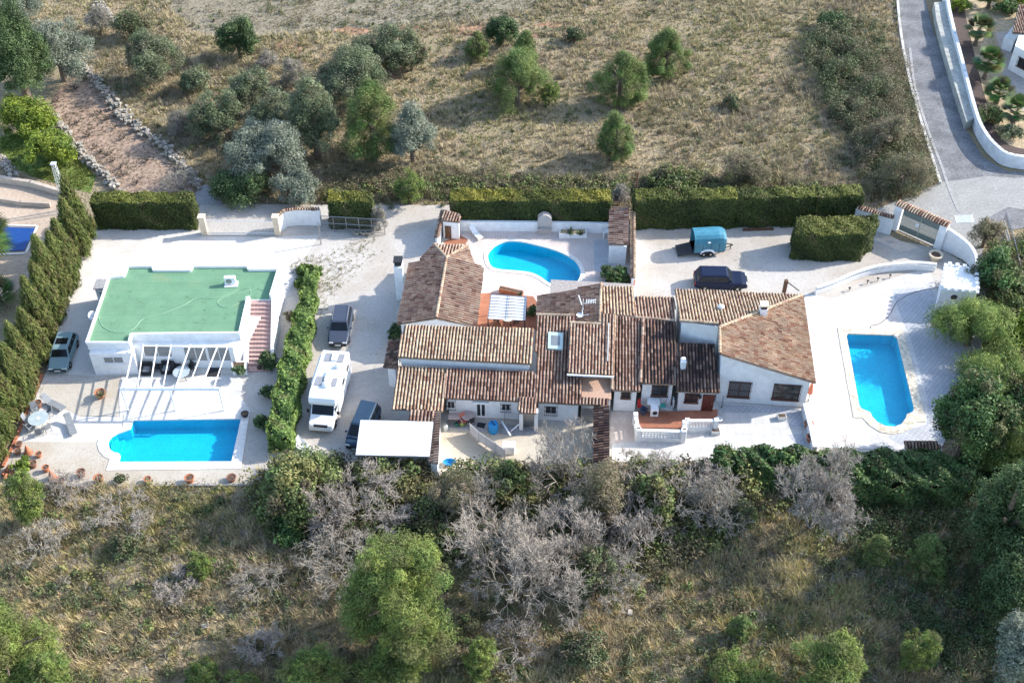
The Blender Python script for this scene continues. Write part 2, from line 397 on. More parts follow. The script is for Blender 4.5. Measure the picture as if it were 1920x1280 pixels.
def caps(mb, p0, p1, pal='cream', seed=0, r0=.13, L=.42, lift=.08):
    r = random.Random(seed); a, b = Vector(p0), Vector(p1); d = b - a; n = max(1, round(d.length / L)); d.normalize()
    u = d.cross(Vector((0, 0, 1))).normalized(); w_ = u.cross(d); ll = (b - a).length / n
    for i in range(n):
        c = pick(PAL[pal], r); vs = []
        for t, rr in ((i * ll - .02, r0 * .9), ((i + 1) * ll, r0 * 1.08)):
            for k in range(7):
                an = math.pi * k / 6
                vs.append(a + d * t + u * rr * math.cos(an) + w_ * (rr * math.sin(an) + lift - .04))
        mb.add(vs, [(k, k + 1, 8 + k, 7 + k) for k in range(6)] + [tuple(range(7))], None); mb.c.extend([c] * 7)
    return mb
def roof(name, poly, parent, pal, seed=0, cap=(), deck=True, **kw):
    mb = MB(); tiles(mb, poly, pal, seed, **kw)
    for i, (p, q) in enumerate(cap): caps(mb, p, q, 'cream' if pal != 'dark' else 'mixed', seed + i)
    if deck:
        n0 = len(mb.f); mb.slab(poly, -.02, .14); mb.c.extend([(.30, .24, .19)] * (len(mb.f) - n0))
    return obj(name, mb, TILE, parent, recalc=False)
def inset(poly, d):
    cx = sum(p[0] for p in poly) / len(poly); cy = sum(p[1] for p in poly) / len(poly); out = []
    n = len(poly)
    area = sum(poly[i][0] * poly[(i + 1) % n][1] - poly[(i + 1) % n][0] * poly[i][1] for i in range(n))
    sg = 1 if area > 0 else -1
    for i in range(n):
        p0, p1, p2 = (Vector((poly[j % n][0], poly[j % n][1])) for j in (i - 1, i, i + 1))
        e1 = (p1 - p0).normalized(); e2 = (p2 - p1).normalized()
        n1 = Vector((-e1.y, e1.x)) * sg; n2 = Vector((-e2.y, e2.x)) * sg
        m = n1 + n2; k = d / max(.3, (1 + n1.dot(n2))); out.append(p1 + m * k)
    return out
def body(mb, poly, d, z0=0, drop=.16, plane=None):      # walls under a roof polygon, set in from its edge
    pl = plane or Plane(*poly[:3]); ins = inset(poly, d)
    mb.prism(ins, z0, [pl.z(p.x, p.y) - drop for p in ins]); return ins
# ---------------------------------------------------------------- openings in walls
class WallPlane:
    def __init__(s, a, b):
        s.a = Vector((a[0], a[1], 0)); s.d = (Vector((b[0], b[1], 0)) - s.a); s.len = s.d.length; s.d.normalize()
        s.n = Vector((s.d.y, -s.d.x, 0))
        if s.n.y > 0: s.n = -s.n
    def hit(s, px, py):
        r = ray(px, py); o = Vector((0, 0, CAMH)); t = (s.a - o).dot(s.n) / r.dot(s.n); p = o + r * t
        return (p - s.a).dot(s.d), p.z
    def pt(s, u, z, off=0): return s.a + s.d * u + s.n * off + Vector((0, 0, z))
def pxrect(wp, x0, y0, x1, y1):
    u0, z1 = wp.hit(x0, y0); u1, z1b = wp.hit(x1, y0); v0, z0 = wp.hit(x0, y1); v1, z0b = wp.hit(x1, y1)
    return (u0 + v0) / 2, (z0 + z0b) / 2, (u1 + v1) / 2, (z1 + z1b) / 2
def ubox(mb, wp, u0, z0, u1, z1, o0, o1):
    c = wp.pt((u0 + u1) / 2, (z0 + z1) / 2, (o0 + o1) / 2)
    return mb.box(c, (u1 - u0, o1 - o0, z1 - z0), math.atan2(wp.d.y, wp.d.x))
def frame_mb(wp, u0, z0, u1, z1, t, o0, o1, sill=True):
    mb = MB()
    ubox(mb, wp, u0, z1 - t, u1, z1, o0, o1); ubox(mb, wp, u0, z0, u0 + t, z1 - t, o0, o1); ubox(mb, wp, u1 - t, z0, u1, z1 - t, o0, o1)
    if sill: ubox(mb, wp, u0, z0, u1, z0 + t, o0, o1)
    return mb
def window(parent, wp, rect, mullions=1, bars=False, fm=None, pm=None, sill=True, shutter=False, barh=False):
    u0, z0, u1, z1 = rect; fm = fm or WFRAME; pm = pm or GLASS
    mb = frame_mb(wp, u0, z0, u1, z1, .06, -.03, .05)
    for i in range(mullions):
        um = u0 + (u1 - u0) * (i + 1) / (mullions + 1); ubox(mb, wp, um - .025, z0 + .06, um + .025, z1 - .06, -.03, .045)
    f = obj('window', mb, fm, parent)
    ORG[f.name] = ORG.get(parent.name, Vector())
    pn = MB(); ubox(pn, wp, u0 + .06, z0 + .06, u1 - .06, z1 - .06, -.03, .02); obj('pane', pn, pm, f)
    if shutter:
        sh = MB(); n = 8
        for i in range(n):
            za = z0 + .06 + (z1 - z0 - .12) * i / n; ubox(sh, wp, u0 + .06, za + .01, u1 - .06, za + (z1 - z0 - .12) / n, .02, .035)
        obj('shutter', sh, SHUT, f)
    if sill:
        s_ = MB(); ubox(s_, wp, u0 - .06, z0 - .08, u1 + .06, z0, -.03, .12); obj('sill', s_, WHITE if fm is WFRAME else TERRA2, f)
    if bars:
        g = MB(); n = max(4, round((u1 - u0) / .16)); o = .2
        for i in range(n + 1):
            u = u0 - .04 + (u1 - u0 + .08) * i / n; ubox(g, wp, u - .011, z0 - .05, u + .011, z1 + .05, o, o + .022)
        for z in (z0 - .02, z1 + .02, (z0 + z1) / 2): ubox(g, wp, u0 - .06, z - .014, u1 + .06, z + .014, o - .012, o + .03)
        for u in (u0 - .05, u1 + .05):
            for z in (z0 - .02, z1 + .02): ubox(g, wp, u - .015, z - .015, u + .015, z + .015, -.02, o)
        obj('iron_grille', g, BLACKM, f)
    return f
def door(parent, wp, rect, mat, fm=None, glazed=False, name='door'):
    u0, z0, u1, z1 = rect; z0 = max(z0, .02)
    mb = frame_mb(wp, u0, z0, u1, z1, .07, -.03, .06, sill=False); ubox(mb, wp, u0 + .07, z0, u1 - .07, z1 - .07, -.03, .03)
    d = obj(name, mb, mat, parent); ORG[d.name] = ORG.get(parent.name, Vector())
    if glazed:
        g = MB(); um = (u0 + u1) / 2
        for a, b in ((u0 + .12, um - .05), (um + .05, u1 - .12)): ubox(g, wp, a, z0 + .25, b, z1 - .15, .02, .04)
        obj('pane', g, GLASS, d)
    h = MB(); ubox(h, wp, u1 - .17, z0 + .95, u1 - .12, z0 + 1.08, .03, .1); obj('handle', h, GREYM, d)
    return d

# ---------------------------------------------------------------- ground and paving
pool1 = PX([(250, 788), (244.5, 804), (233, 808), (219, 813), (209, 819), (203, 827), (204, 837), (209, 845), (216, 848.5), (223, 849.5), (226, 854), (223, 866), (434, 865), (452, 785)])
pool1o = PX([(233, 777), (230, 801), (212, 804), (195, 813), (184, 825), (182.5, 834), (186, 846), (195, 856), (206, 861), (199, 882), (452, 879), (468, 775)])
k2 = lambda l: [(720 + x / 4, 360 + y / 4) for x, y in l]
pool2c = PX(k2([(780, 480), (800, 435), (850, 395), (930, 370), (1030, 374), (1150, 400), (1260, 430), (1350, 465), (1430, 515), (1470, 580), (1468, 640), (1420, 700), (1340, 715), (1240, 682), (1170, 635), (1090, 603), (960, 588), (850, 577), (800, 550)]))
pool2 = smoothline(pool2c, 4, True)
k3 = lambda l: [(1440 + x / 4, 600 + y / 4) for x, y in l]
pool3 = PX(k3([(588, 115), (600, 103), (945, 115), (968, 135), (1095, 660), (1085, 690), (1042, 706), (1030, 740), (1000, 780), (950, 800), (880, 795), (820, 765), (782, 725), (765, 690), (700, 665), (685, 640)]))
pool3o = PX(k3([(520, 58), (1005, 72), (1062, 240), (1182, 762), (1112, 768), (1080, 805), (1005, 845), (930, 858), (840, 840), (760, 790), (712, 737), (640, 730)]))
HOLES = [pool1, pool2, pool3]
G = 300
sheet('ground', [(-G, -60, 0), (G, -60, 0), (G, 420, 0), (-G, 420, 0)], -.06, SCRUB, HOLES)
yardpx = [(182, 428), (372, 428), (374, 384), (430, 382), (620, 384), (845, 384), (850, 410), (1150, 408), (1190, 425), (1400, 424), (1600, 424), (1612, 414), (1690, 452), (1765, 466), (1838, 512), (1850, 560), (1836, 700), (1745, 800), (1765, 845), (1330, 850), (1325, 866), (1150, 866), (840, 905), (800, 870), (545, 862), (470, 909), (-20, 909), (10, 870), (85, 700), (118, 555), (155, 465)]
sheet('gravel_yard', PX(yardpx), -.02, GRAVEL, HOLES)
pth = tag(sheet('stone_path', PX([(366, 384), (367, 362), (374, 350), (386, 346), (400, 354), (412, 368), (418, 384)]), .0, GREYC), None, None)
# left plot
sheet('bright_gravel', PX([(184, 430), (372, 431), (386, 443), (520, 444), (600, 440), (560, 500), (535, 560), (512, 640), (500, 700), (440, 700), (180, 704), (90, 700), (122, 555), (158, 465)]), -.012, GRAVELW)
sheet('concrete_terrace', PX([(62, 748), (74, 735), (150, 780), (225, 782), (222, 726), (228, 706), (440, 702), (456, 712), (452, 745), (470, 770), (466, 776), (234, 778), (231, 801), (212, 804.5), (195, 813.5), (184.5, 825), (183, 829), (30, 828), (60, 782)]), .004, CONC)
sheet('gravel_terrace', PX([(14, 905), (30, 828), (183, 828), (187, 846), (196, 856), (207, 861), (200, 881), (452, 878), (474, 878), (472, 908)]), .008, GRAVEL2)
sheet('gravel_patch', PX([(85, 716), (222, 712), (222, 780), (148, 779), (72, 745)]), .012, GRAVEL2)
# middle plot
sheet('pool_terrace', PX([(832, 452), (862, 430), (1145, 436), (1180, 436), (1180, 545), (1010, 590), (1003, 615), (890, 615), (893, 500), (880, 470)]), .004, PINKTILE, [pool2])
sheet('red_tile_terrace', PX([(888, 615), (900, 550), (925, 549), (1000, 556), (1012, 575), (1010, 618)]), .012, REDTILE)
sheet('red_tile_patch', PX([(833, 452), (862, 440), (878, 450), (872, 458), (834, 460)]), .012, REDTILE)
sheet('patterned_tile_strip', PX([(1113, 450), (1150, 450), (1150, 510), (1114, 510)]), .012, PATTILE)
sheet('yard_ground', PX([(824, 790), (1110, 800), (1110, 880), (842, 905), (822, 870)]), .004, M_gravel('tan_gravel', (.52, .46, .37), (.33, .27, .20), (.84, .80, .74), .5))
sheet('yard_paving', PX([(836, 786), (1012, 800), (1010, 812), (970, 818), (836, 800)]), .010, GREYC)
# right plot
sheet('villa_terrace', PX([(1508, 548), (1560, 560), (1740, 500), (1770, 575), (1830, 700), (1750, 800), (1768, 845), (1520, 838), (1508, 770)]), .004, CONC, [pool3])
sheet('pink_paving', PX([(1572, 564), (1672, 563), (1692, 616), (1586, 614)]), .008, PINKTILE2)
sheet('patterned_paving', PX([(1672, 542), (1745, 538), (1765, 580), (1830, 700), (1790, 790), (1766, 838), (1690, 834), (1662, 818), (1738, 795), (1740, 750), (1706, 630), (1688, 590)]), .012, PATTILE)
sheet('red_paving_strip', PX([(1532, 812), (1590, 813), (1620, 828), (1650, 836), (1530, 832)]), .012, PINKTILE2)
sheet('front_patio', PX([(1145, 772), (1215, 772), (1345, 752), (1506, 768), (1526, 846), (1325, 862), (1148, 866)]), .004, CONC)
sheet('patio_tiles', PX([(1146, 772), (1190, 772), (1188, 828), (1146, 832)]), .010, M_brick('worn_patio_tile', (.66, .56, .48), (.58, .47, .40), (.62, .55, .48), 1.0, .33, .33, 0, .02))
sheet('patio_edge', PX([(1347, 756), (1502, 767), (1507, 800), (1478, 800), (1470, 775), (1347, 773)]), .010, PATTILE)
sheet('patio_corner', PX([(1478, 815), (1506, 813), (1515, 838), (1497, 838)]), .010, PATTILE)
# road
sheet('road', PX([(1683, -30), (1691, 60), (1706, 150), (1738, 260), (1762, 340), (1700, 378), (1735, 392), (1790, 425), (1900, 430), (1990, 420), (1990, 318), (1920, 322), (1888, 321), (1842, 294), (1814, 247), (1790, 180), (1745, 40), (1728, -30)]), -.01, ASPH)
sheet('road_apron', PX([(1762, 342), (1808, 336), (1850, 330), (1905, 334), (1990, 326), (1990, 405), (1890, 388), (1845, 412), (1850, 440), (1838, 500), (1800, 480), (1750, 462), (1684, 432), (1640, 425), (1605, 410), (1690, 372)]), -.004, PALEROAD)
gut = MB(); gl = smoothline(PX([(1706, 90), (1716, 165), (1742, 250), (1765, 310), (1782, 360), (1798, 398)]), 5)
for a, b in zip(gl, gl[1:]): gut.beam(a + Vector((0, 0, .02)), b + Vector((0, 0, .02)), .28, .03)
tag(obj('gutter', gut, GREYC), None, None, kind='structure')
dr = thing('drain_grate', 'steel drain grate set in the pale road by the driveway gate', 'drain grate', P(1808, 411), world=True)
mb = MB(); a, b, c, d = PX([(1789, 404), (1823, 403), (1827, 417), (1793, 418)]); mb.prism([a, b, c, d], .0, .015); obj('frame', mb, PALEM, dr)
mb = MB()
for i in range(12):
    t = (i + .5) / 12; p = a.lerp(b, .08 + .84 * t); q = d.lerp(c, .08 + .84 * t); mb.beam(p + Vector((0, 0, .022)), q + Vector((0, 0, .022)), .04, .01)
obj('bars', mb, GREYM, dr)
# vineyard and soil patches
sheet('vineyard_soil', PX([(150, 128), (175, 140), (260, 245), (345, 330), (372, 365), (225, 368), (165, 290), (100, 205), (98, 180)]), -.03, VINESOIL)
for i_, (cx, cy, rx, ry) in enumerate(((540, 88, 34, 16), (880, 56, 40, 11), (1035, 45, 34, 8), (770, 52, 30, 7), (660, 58, 36, 8), (735, 142, 34, 7), (345, 172, 26, 7), (1010, 66, 18, 5))):
    q_ = random.Random(i_ + 50); sheet('red_earth', smoothline(PX([(cx + rx * q_.uniform(.6, 1.1) * math.cos(k * .7), cy + ry * q_.uniform(.6, 1.1) * math.sin(k * .7)) for k in range(9)]), 3, True), -.045, REDEARTH)
sheet('bare_field', smoothline(PX([(330, -30), (560, -30), (960, -30), (1010, 10), (900, 36), (700, 52), (560, 62), (470, 70), (380, 60), (320, 20)]), 5, True), -.05, M('pale_stubble_soil', (.25, .215, .15), .35, 3., .95, bump=.6, big=.3, bigscale=.3))
sheet('lawn', PX([(0, 255), (60, 240), (140, 290), (180, 330), (170, 362), (60, 330), (0, 300)]), -.03, LAWN)
sheet('neighbour_terrace', PX([(-60, 320), (0, 338), (95, 360), (130, 372), (120, 420), (60, 520), (-60, 620)]), -.03, M('sand_paving', (.46, .36, .27), .15, 3., .95, big=.2))
sheet('garden_soil', PX([(1800, -20), (1990, -20), (1990, 300), (1920, 298), (1885, 285), (1850, 230), (1815, 110)]), -.03, SANDY)
sheet('garden_paving', PX([(1868, 62), (1905, 55), (1990, 60), (1990, 240), (1920, 210), (1880, 140)]), -.02, M('pale_paving', (.42, .36, .32), .2, 3., .95))
bed = sheet('dark_strip', smoothline(PX([(1778, -20), (1798, -20), (1822, 80), (1852, 200), (1880, 262), (1925, 280), (1990, 284), (1990, 296), (1920, 296), (1880, 288), (1845, 245), (1815, 150), (1795, 70)]), 3, True), -.01, M('dark_brown_strip', (.085, .062, .055), .25, 5., .95))  # plain dark brown strip along the road wall

# ---------------------------------------------------------------- pools
def pool(label, outline, outer, copemat, steps=None, zw=-.10, depth=1.15):
    c = sum(outline, Vector()) / len(outline)
    t = thing('swimming_pool', label, 'swimming pool', c, world=True)
    mb = MB(); tr = tessellate_polygon([[p.copy() for p in outer], [p.copy() for p in outline]]); fl = list(outer) + list(outline)
    mb.add([(p.x, p.y, .05) for p in fl], [tuple(q) for q in tr])
    for ring, zz in ((outer, -.05), (outline, -.09)):
        n = len(ring); mb.add([(p.x, p.y, .05) for p in ring] + [(p.x, p.y, zz) for p in ring], [(i, (i + 1) % n, n + (i + 1) % n, n + i) for i in range(n)])
    cp = obj('coping', mb, copemat, t)
    mb = MB(); n = len(outline)
    mb.add([(p.x, p.y, -.09) for p in outline] + [(p.x, p.y, -depth) for p in outline], [(i, (i + 1) % n, n + (i + 1) % n, n + i) for i in range(n)])
    tr = tessellate_polygon([[p.copy() for p in outline]]); mb.add([(p.x, p.y, -depth) for p in outline], [tuple(q) for q in tr])
    obj('basin', mb, BASIN, t)
    mb = MB(); mb.add([(p.x, p.y, zw) for p in outline], [tuple(q) for q in tr]); wo = obj('water', mb, WATER, t)
    if sum(p.normal.z for p in wo.data.polygons) < 0: wo.data.flip_normals()
    if steps:
        for i, (pts, zt) in enumerate(steps):
            mb = MB(); mb.prism(PX(pts), -depth + .01, zt); obj('step', mb, BASIN, t)
    return t
def grow(ring, d):
    return [Vector((p.x, p.y, 0)) for p in inset([(q.x, q.y) for q in ring], -d)]
st1 = [([(243, 810), (222, 815), (211, 822), (207, 829), (208, 837), (212, 843), (221, 847), (226, 845), (240, 812)], -.75 - .3),
       ([(230, 812), (215, 817), (207, 824), (205, 829), (206, 837), (209, 843), (214, 846.5), (220, 846)], -.72), ([(219, 815), (209, 821), (205, 828), (206, 836), (209, 843), (213, 842)], -.4)]
pool('rectangular blue pool with a rounded step end below the flat green roofed house', pool1, pool1o, COPE, st1)
pool('kidney shaped blue pool in the walled courtyard behind the farmhouse', pool2, grow(pool2, .38), COPE)
st3 = [([(1634, 782), (1638, 787), (1650, 795), (1662, 799), (1678, 799.5), (1690, 794), (1696, 785), (1698, 780)], -.8),
       ([(1640, 788), (1650, 795), (1662, 799), (1678, 799.5), (1690, 794), (1693, 789)], -.4)]
pool('long blue pool with a rounded end beside the villa terrace', pool3, pool3o, COPE2, st3)

# ---------------------------------------------------------------- left house, flat green roof
zr = 3.1
roofL = [(163, 645), (205, 523), (233, 520), (240, 502), (287, 502), (288, 509), (358, 509), (362, 502), (465, 502), (466, 508), (524, 508), (509, 562), (466, 562), (450, 628), (247, 630), (243, 645)]
rl = PX(roofL, zr)
H = thing('flat_roofed_house', 'white single storey house with flat green roof on the left plot', 'house', P(320, 640), world=True)
mb = MB(); mb.prism(rl, 2.45, zr); obj('roof_slab', mb, WHITE, H)
mb = MB(); mb.prism(inset(rl, .06), zr, zr + .012); obj('roof_felt', mb, GREENROOF, H)
bl = PX([(180, 702), (261, 701), (263, 687), (445, 690)]) + [P(506, 562, zr), P(516, 525, zr) + Vector((0, 0, 0)), P(470, 512, zr), P(245, 510, zr), P(212, 530, zr)]
mb = MB(); mb.prism([(p.x, p.y) for p in bl], 0, 2.46); hb = obj('wall', mb, WHITE, H)
mb = MB()
for i in range(len(rl)):
    if i in (11, 12): continue
    a, b = rl[i], rl[(i + 1) % len(rl)]
    hgt_ = .34 if i in (13, 14) else .26
    mb.wall(a, b, .16, zr - .05, zr + hgt_)
obj('parapet', mb, WHITE, H)
mb = MB(); mb.wall(rl[12], rl[13], .2, zr - .05, zr + .42, zr + .3); mb.wall(rl[10], rl[11], .22, 0, zr + .45, zr + .6); obj('stair_parapet', mb, WHITE, H)
# outer stair
s0, s1, s2, s3 = P(470, 562, zr), P(510, 562, zr), P(466, 690, 0), P(507, 690, 0)
mb = MB(); ns = 16
for i in range(ns):
    t0, t1 = i / ns, (i + 1) / ns; z = zr * (1 - t0) - .05
    mb.prism([s0.lerp(s2, t0), s1.lerp(s3, t0), s1.lerp(s3, t1 + .03), s0.lerp(s2, t1 + .03)], 0, max(.05, z))
obj('stair', mb, STEPTILE, H)
mb = MB()
for a, b, tk in ((s0, s2, .40), (s1, s3, .24)):
    of = Vector((-.2 if a is s0 else .13, 0, 0))
    p, q = a + of, b + of + Vector((0, .25, 0)); mb.wall(p, q, tk, 0, zr + .4, .5)
obj('stair_wall', mb, WHITE, H)
fw = WallPlane(bl[0], bl[1]); bw = WallPlane(bl[2], bl[3])
window(H, fw, pxrect(fw, 194, 668, 232, 680), 1, shutter=True)
window(H, bw, pxrect(bw, 269, 648, 322, 668), 1, shutter=True)
dd = [(346, 650, 388, 676), (390, 650, 432, 676)]
for q in dd: window(H, bw, pxrect(bw, *q), 1, shutter=True, sill=False)
# pergola
pg = thing('pergola', 'white slatted pergola frame in front of the flat roofed house', 'pergola', P(318, 770), world=True)
zb = 2.75; f0, f1 = P(226, 727, zb), P(411, 727, zb)
mb = MB(); mb.beam(f0, f1, .14, .22); obj('front_beam', mb, PALEM if False else WFRAME, pg)
tops = [(250, 650), (269, 645), (294, 645), (321, 645), (357, 645), (384, 645), (409, 645), (428, 645)]
for i, tp in enumerate(tops):
    a = P(*tp, 2.85); k = (i + .35) / 8; b = f0.lerp(f1, min(1, k * 1.03 + .0)); b.z = 2.85
    mb = MB(); mb.beam(a, b, (.055 if i % 2 else .085), .09); obj('rafter', mb, WFRAME, pg)
for x in (227, 318, 410):
    top = P(x, 729, zb - .2); mb = MB(); mb.box((top.x, top.y, (zb - .2) / 2), (.09, .09, zb - .2)); obj('post', mb, WFRAME, pg)
# air conditioner, dish, hose, cupboard
ac = thing('air_conditioner', 'white air conditioner box standing on the flat green roof', 'air conditioner', P(434, 534, zr), rz=R(4))
mb = MB(); mb.box((0, 0, .06), (1.15, .75, .08)); obj('base_slab', mb, WFRAME, ac)
mb = MB(); mb.box((-.05, .08, .5), (.95, .38, .72)); obj('casing', mb, WFRAME, ac, bevel=.02)
mb = MB(); mb.add([(-.15 + .27 * math.cos(k * math.pi / 9), -.115, .48 + .27 * math.sin(k * math.pi / 9)) for k in range(18)] + [(-.15 + .27 * math.cos(k * math.pi / 9), -.1, .48 + .27 * math.sin(k * math.pi / 9)) for k in range(18)], [tuple(range(18))] + [(k, (k + 1) % 18, 18 + (k + 1) % 18, 18 + k) for k in range(18)]); obj('fan_grille', mb, GREYM, ac)
ac.location.z = zr + .01
hz = zr + .035
hose = smoothline(PX([(186, 594), (187, 602), (195, 614), (215, 623), (236, 623), (252, 615), (265, 600), (280, 594), (310, 586), (345, 572), (368, 559), (405, 559), (430, 551), (450, 542), (470, 541), (455, 548), (425, 555), (411, 562), (409, 570), (425, 577), (445, 570), (460, 560), (470, 552), (470, 545), (482, 541), (495, 544)], hz), 4)
mb = MB(); mb.tube(hose, .022, 5); tag(obj('garden_hose', mb, M('pale_green_hose', (.27, .43, .28), .05, 3., .5)), 'pale green hose snaking over the flat green roof', 'hose')
ds = thing('satellite_dish', 'white round satellite dish on the left edge of the green roofed house', 'satellite dish', P(172, 592, 2.9))
mb = MB(); prof = [(.02, -.02), (.2, .0), (.36, .06), (.42, .11), (.36, .075), (.2, .02), (.01, 0)]
mb.lathe((0, 0, 0), prof, 18); dsh = obj('dish', mb, WFRAME, ds, smooth=True); dsh.rotation_euler = (R(60), 0, R(60))
mb = MB(); mb.tube([(0, 0, 0), (.35, .05, -.05)], .03); obj('arm', mb, GREYM, ds)
# grey lean-to store
st = thing('storage_shed', 'small grey roofed white store against the left wall of the green roofed house', 'shed', P(190, 560), world=True)
p4 = PX([(174, 542), (181, 523), (204, 523), (199, 542)], 2.2); mb = MB(); mb.prism(inset(p4, .12), 0, 2.12); obj('wall', mb, WHITE, st)
mb = MB(); mb.prism(p4, 2.12, 2.22); obj('roof', mb, GREYC, st)
wp = WallPlane(inset(p4, .12)[0].to_3d(), inset(p4, .12)[3].to_3d()); door(st, wp, (.35, 0, 1.0, 1.75), GREYM)
# ---------------------------------------------------------------- farmhouse (middle)
FH = thing('farmhouse', 'long white farmhouse with many brown tiled roofs in the middle plot', 'house', P(930, 700), world=True)
V3 = lambda p, z: P(p[0], p[1], z)
W = MB()          # all its masonry
# front slope: one plane from the low front eave up to the ridge
FP = slope_plane((833, 745), (1003, 753), 2.45, .25)
h = FP.hit
rfL = [h(746, 686), h(836, 690), h(831, 771), h(735, 766)]
rfM = [h(836, 690), h(1004, 697), h(1004, 753), h(833, 746)]
rfS = [h(1006, 590), h(1078, 592), h(1065, 700), h(1092, 704), h(1090, 758), h(1003, 753)]
roof('roof', rfL, FH, 'cream', 11, ragged=.1); roof('roof', rfM, FH, 'brown', 12); roof('roof', rfS, FH, 'brown', 13, cap=[(h(1006, 590), h(1078, 592))])
b_ = inset([(p.x, p.y) for p in (h(746, 680), h(1004, 690), h(1004, 753), h(833, 746), h(831, 771), h(735, 766))], .35)
i1 = body(W, rfM, .3, plane=FP); 
mb_l = inset([(p.x, p.y) for p in rfL], .35); W.prism(mb_l, 0, [FP.z(p.x, p.y) - .17 for p in mb_l])
sp = [h(1006, 592), h(1092, 598), h(1092, 756), h(1003, 752)]; i2 = body(W, sp, .3, plane=FP)
# long upper house
BP = slope_plane((745, 669), (997, 682), 3.85, .25); hb_ = BP.hit
rB = [hb_(758, 609), hb_(1001, 616), hb_(997, 682), hb_(745, 669)]
roof('roof', rB, FH, 'cream', 14); iB = body(W, rB, .22, plane=BP)
# gable wing with hipped back end; west slopes' shade put in a browner palette
zA, zR = 2.75, 3.75
A0, A1, A2, A3 = P(767, 493, zA), P(838, 480, zR), P(818, 596, zR), P(745, 607, zA)
B1, B2 = P(907, 501, zA), P(894, 612, zA)
roof('roof', [A0, A1, A2, A3], FH, 'brown', 16); roof('roof', [A1, B1, B2, A2], FH, 'mixed', 17, cap=[(A1, A2)])
def gable(mb, e0, e1, rid, ins=.2, depth=None):
    pass
wl = Vector((.3, .0, 0))
gx = [(A0.x + .3, A0.y - .2, zA - .1), (A1.x, A1.y - .2, zR - .14), (B1.x - .3, B1.y - .2, zA - .1), (B2.x - .3, B2.y + .15, zA - .1), (A2.x, A2.y + .15, zR - .14), (A3.x + .3, A3.y + .15, zA - .1)]
o_ = len(W.v); W.v += [(x, y, 0) for x, y, z in gx] + gx
W.f += [tuple(o_ + k for k in f) for f in ((5, 4, 3, 2, 1, 0), (6, 7, 10, 11), (7, 8, 9, 10), (0, 1, 7, 6), (1, 2, 8, 7), (2, 3, 9, 8), (3, 4, 10, 9), (4, 5, 11, 10), (5, 0, 6, 11))]
C0, C1, C2, C3, CA = P(787, 487, 2.55), P(814, 458, 2.55), P(876, 460, 2.55), P(888, 493, 2.55), P(837, 483, 3.6)
roof('roof', [C0, C1, CA], FH, 'brown', 18); roof('roof', [C1, C2, CA], FH, 'mixed', 19, cap=[(C1, CA)]); roof('roof', [C2, C3, CA], FH, 'mixed', 20, cap=[(C2, CA)])
W.prism(inset([(p.x, p.y) for p in (C0, C1, C2, C3)], .25), 0, 2.4)
# raised roof with the terrace recess below
EP = slope_plane((1064, 699), (1150, 703), 3.65, .25); he = EP.hit
rE = [he(1070, 605), he(1127, 608), he(1127, 588), he(1153, 590), he(1150, 703), he(1064, 699)]
roof('roof', rE, FH, 'mixed', 21, cap=[(he(1070, 605), he(1127, 608))])
eb = [he(1072, 610), he(1150, 612), he(1147, 690), he(1068, 688)]; body(W, eb, .2, plane=EP)
mb = MB(); a, b = he(1063, 701), he(1151, 705); mb.tube([a + Vector((0, -.06, -.03)), b + Vector((0, -.06, -.03))], .085, 8); obj('gutter', mb, WFRAME, FH)
mb = MB(); mb.prism(PX([(1092, 706), (1146, 708), (1146, 748), (1090, 746)], 2.5), 2.38, 2.5); obj('roof_terrace', mb, M_brick('terracotta_terrace', (.52, .33, .23), (.46, .28, .19), (.50, .38, .30), 1.0, .3, .3, .5, .015), FH)
W.prism([(p.x, p.y) for p in PX([(1092, 700), (1146, 702), (1145, 746), (1091, 744)], 2.4)], 0, 2.36)
tr = [P(1091, 744, 2.55), P(1141, 747, 2.55), P(1141, 760, 2.3), P(1090, 757, 2.3)]; roof('roof', tr, FH, 'mixed', 22)
# west sloping roof, its shade put in the brown palette, grey slab behind
rF = [P(1127, 531, 4.35), P(1124, 606, 4.35), P(1006, 592, 2.9), P(1008, 556, 2.9)]
Fpl = Plane(rF[0], rF[3], rF[2]); rF = [Fpl.hit(1127, 531), Fpl.hit(1124, 606), Fpl.hit(1006, 592), Fpl.hit(1008, 556)]
roof('roof', rF, FH, 'brown', 23, cap=[(rF[0], rF[1])]); body(W, rF, .25, plane=Fpl)
gs = PX([(1033, 524), (1186, 532), (1186, 548), (1126, 560), (1031, 552)], 2.6); mb = MB(); mb.prism(gs, 2.45, 2.6); obj('flat_roof', mb, GRANULE, FH); W.prism(inset(gs, .2), 0, 2.45)
# north slopes
NP = slope_plane((1127, 537), (1186, 539), 3.1, .25, back=False)
NP = Plane(P(1127, 538, 3.15), P(1186, 540, 3.15), P(1155, 590, 4.4)); hn = NP.hit
rG = [hn(1127, 537), hn(1187, 538), hn(1190, 594), hn(1125, 588)]; roof('roof', rG, FH, 'cream', 24); body(W, rG, .2, plane=NP)
N2 = Plane(P(1190, 557, 3.3), P(1263, 559, 3.3), P(1228, 598, 4.35)); h2 = N2.hit
rG2 = [h2(1190, 556), h2(1264, 558), h2(1266, 602), h2(1190, 594)]; roof('roof', rG2, FH, 'mixed', 25, cap=[(h2(1151, 592), h2(1266, 602))]); body(W, rG2, .2, plane=N2)
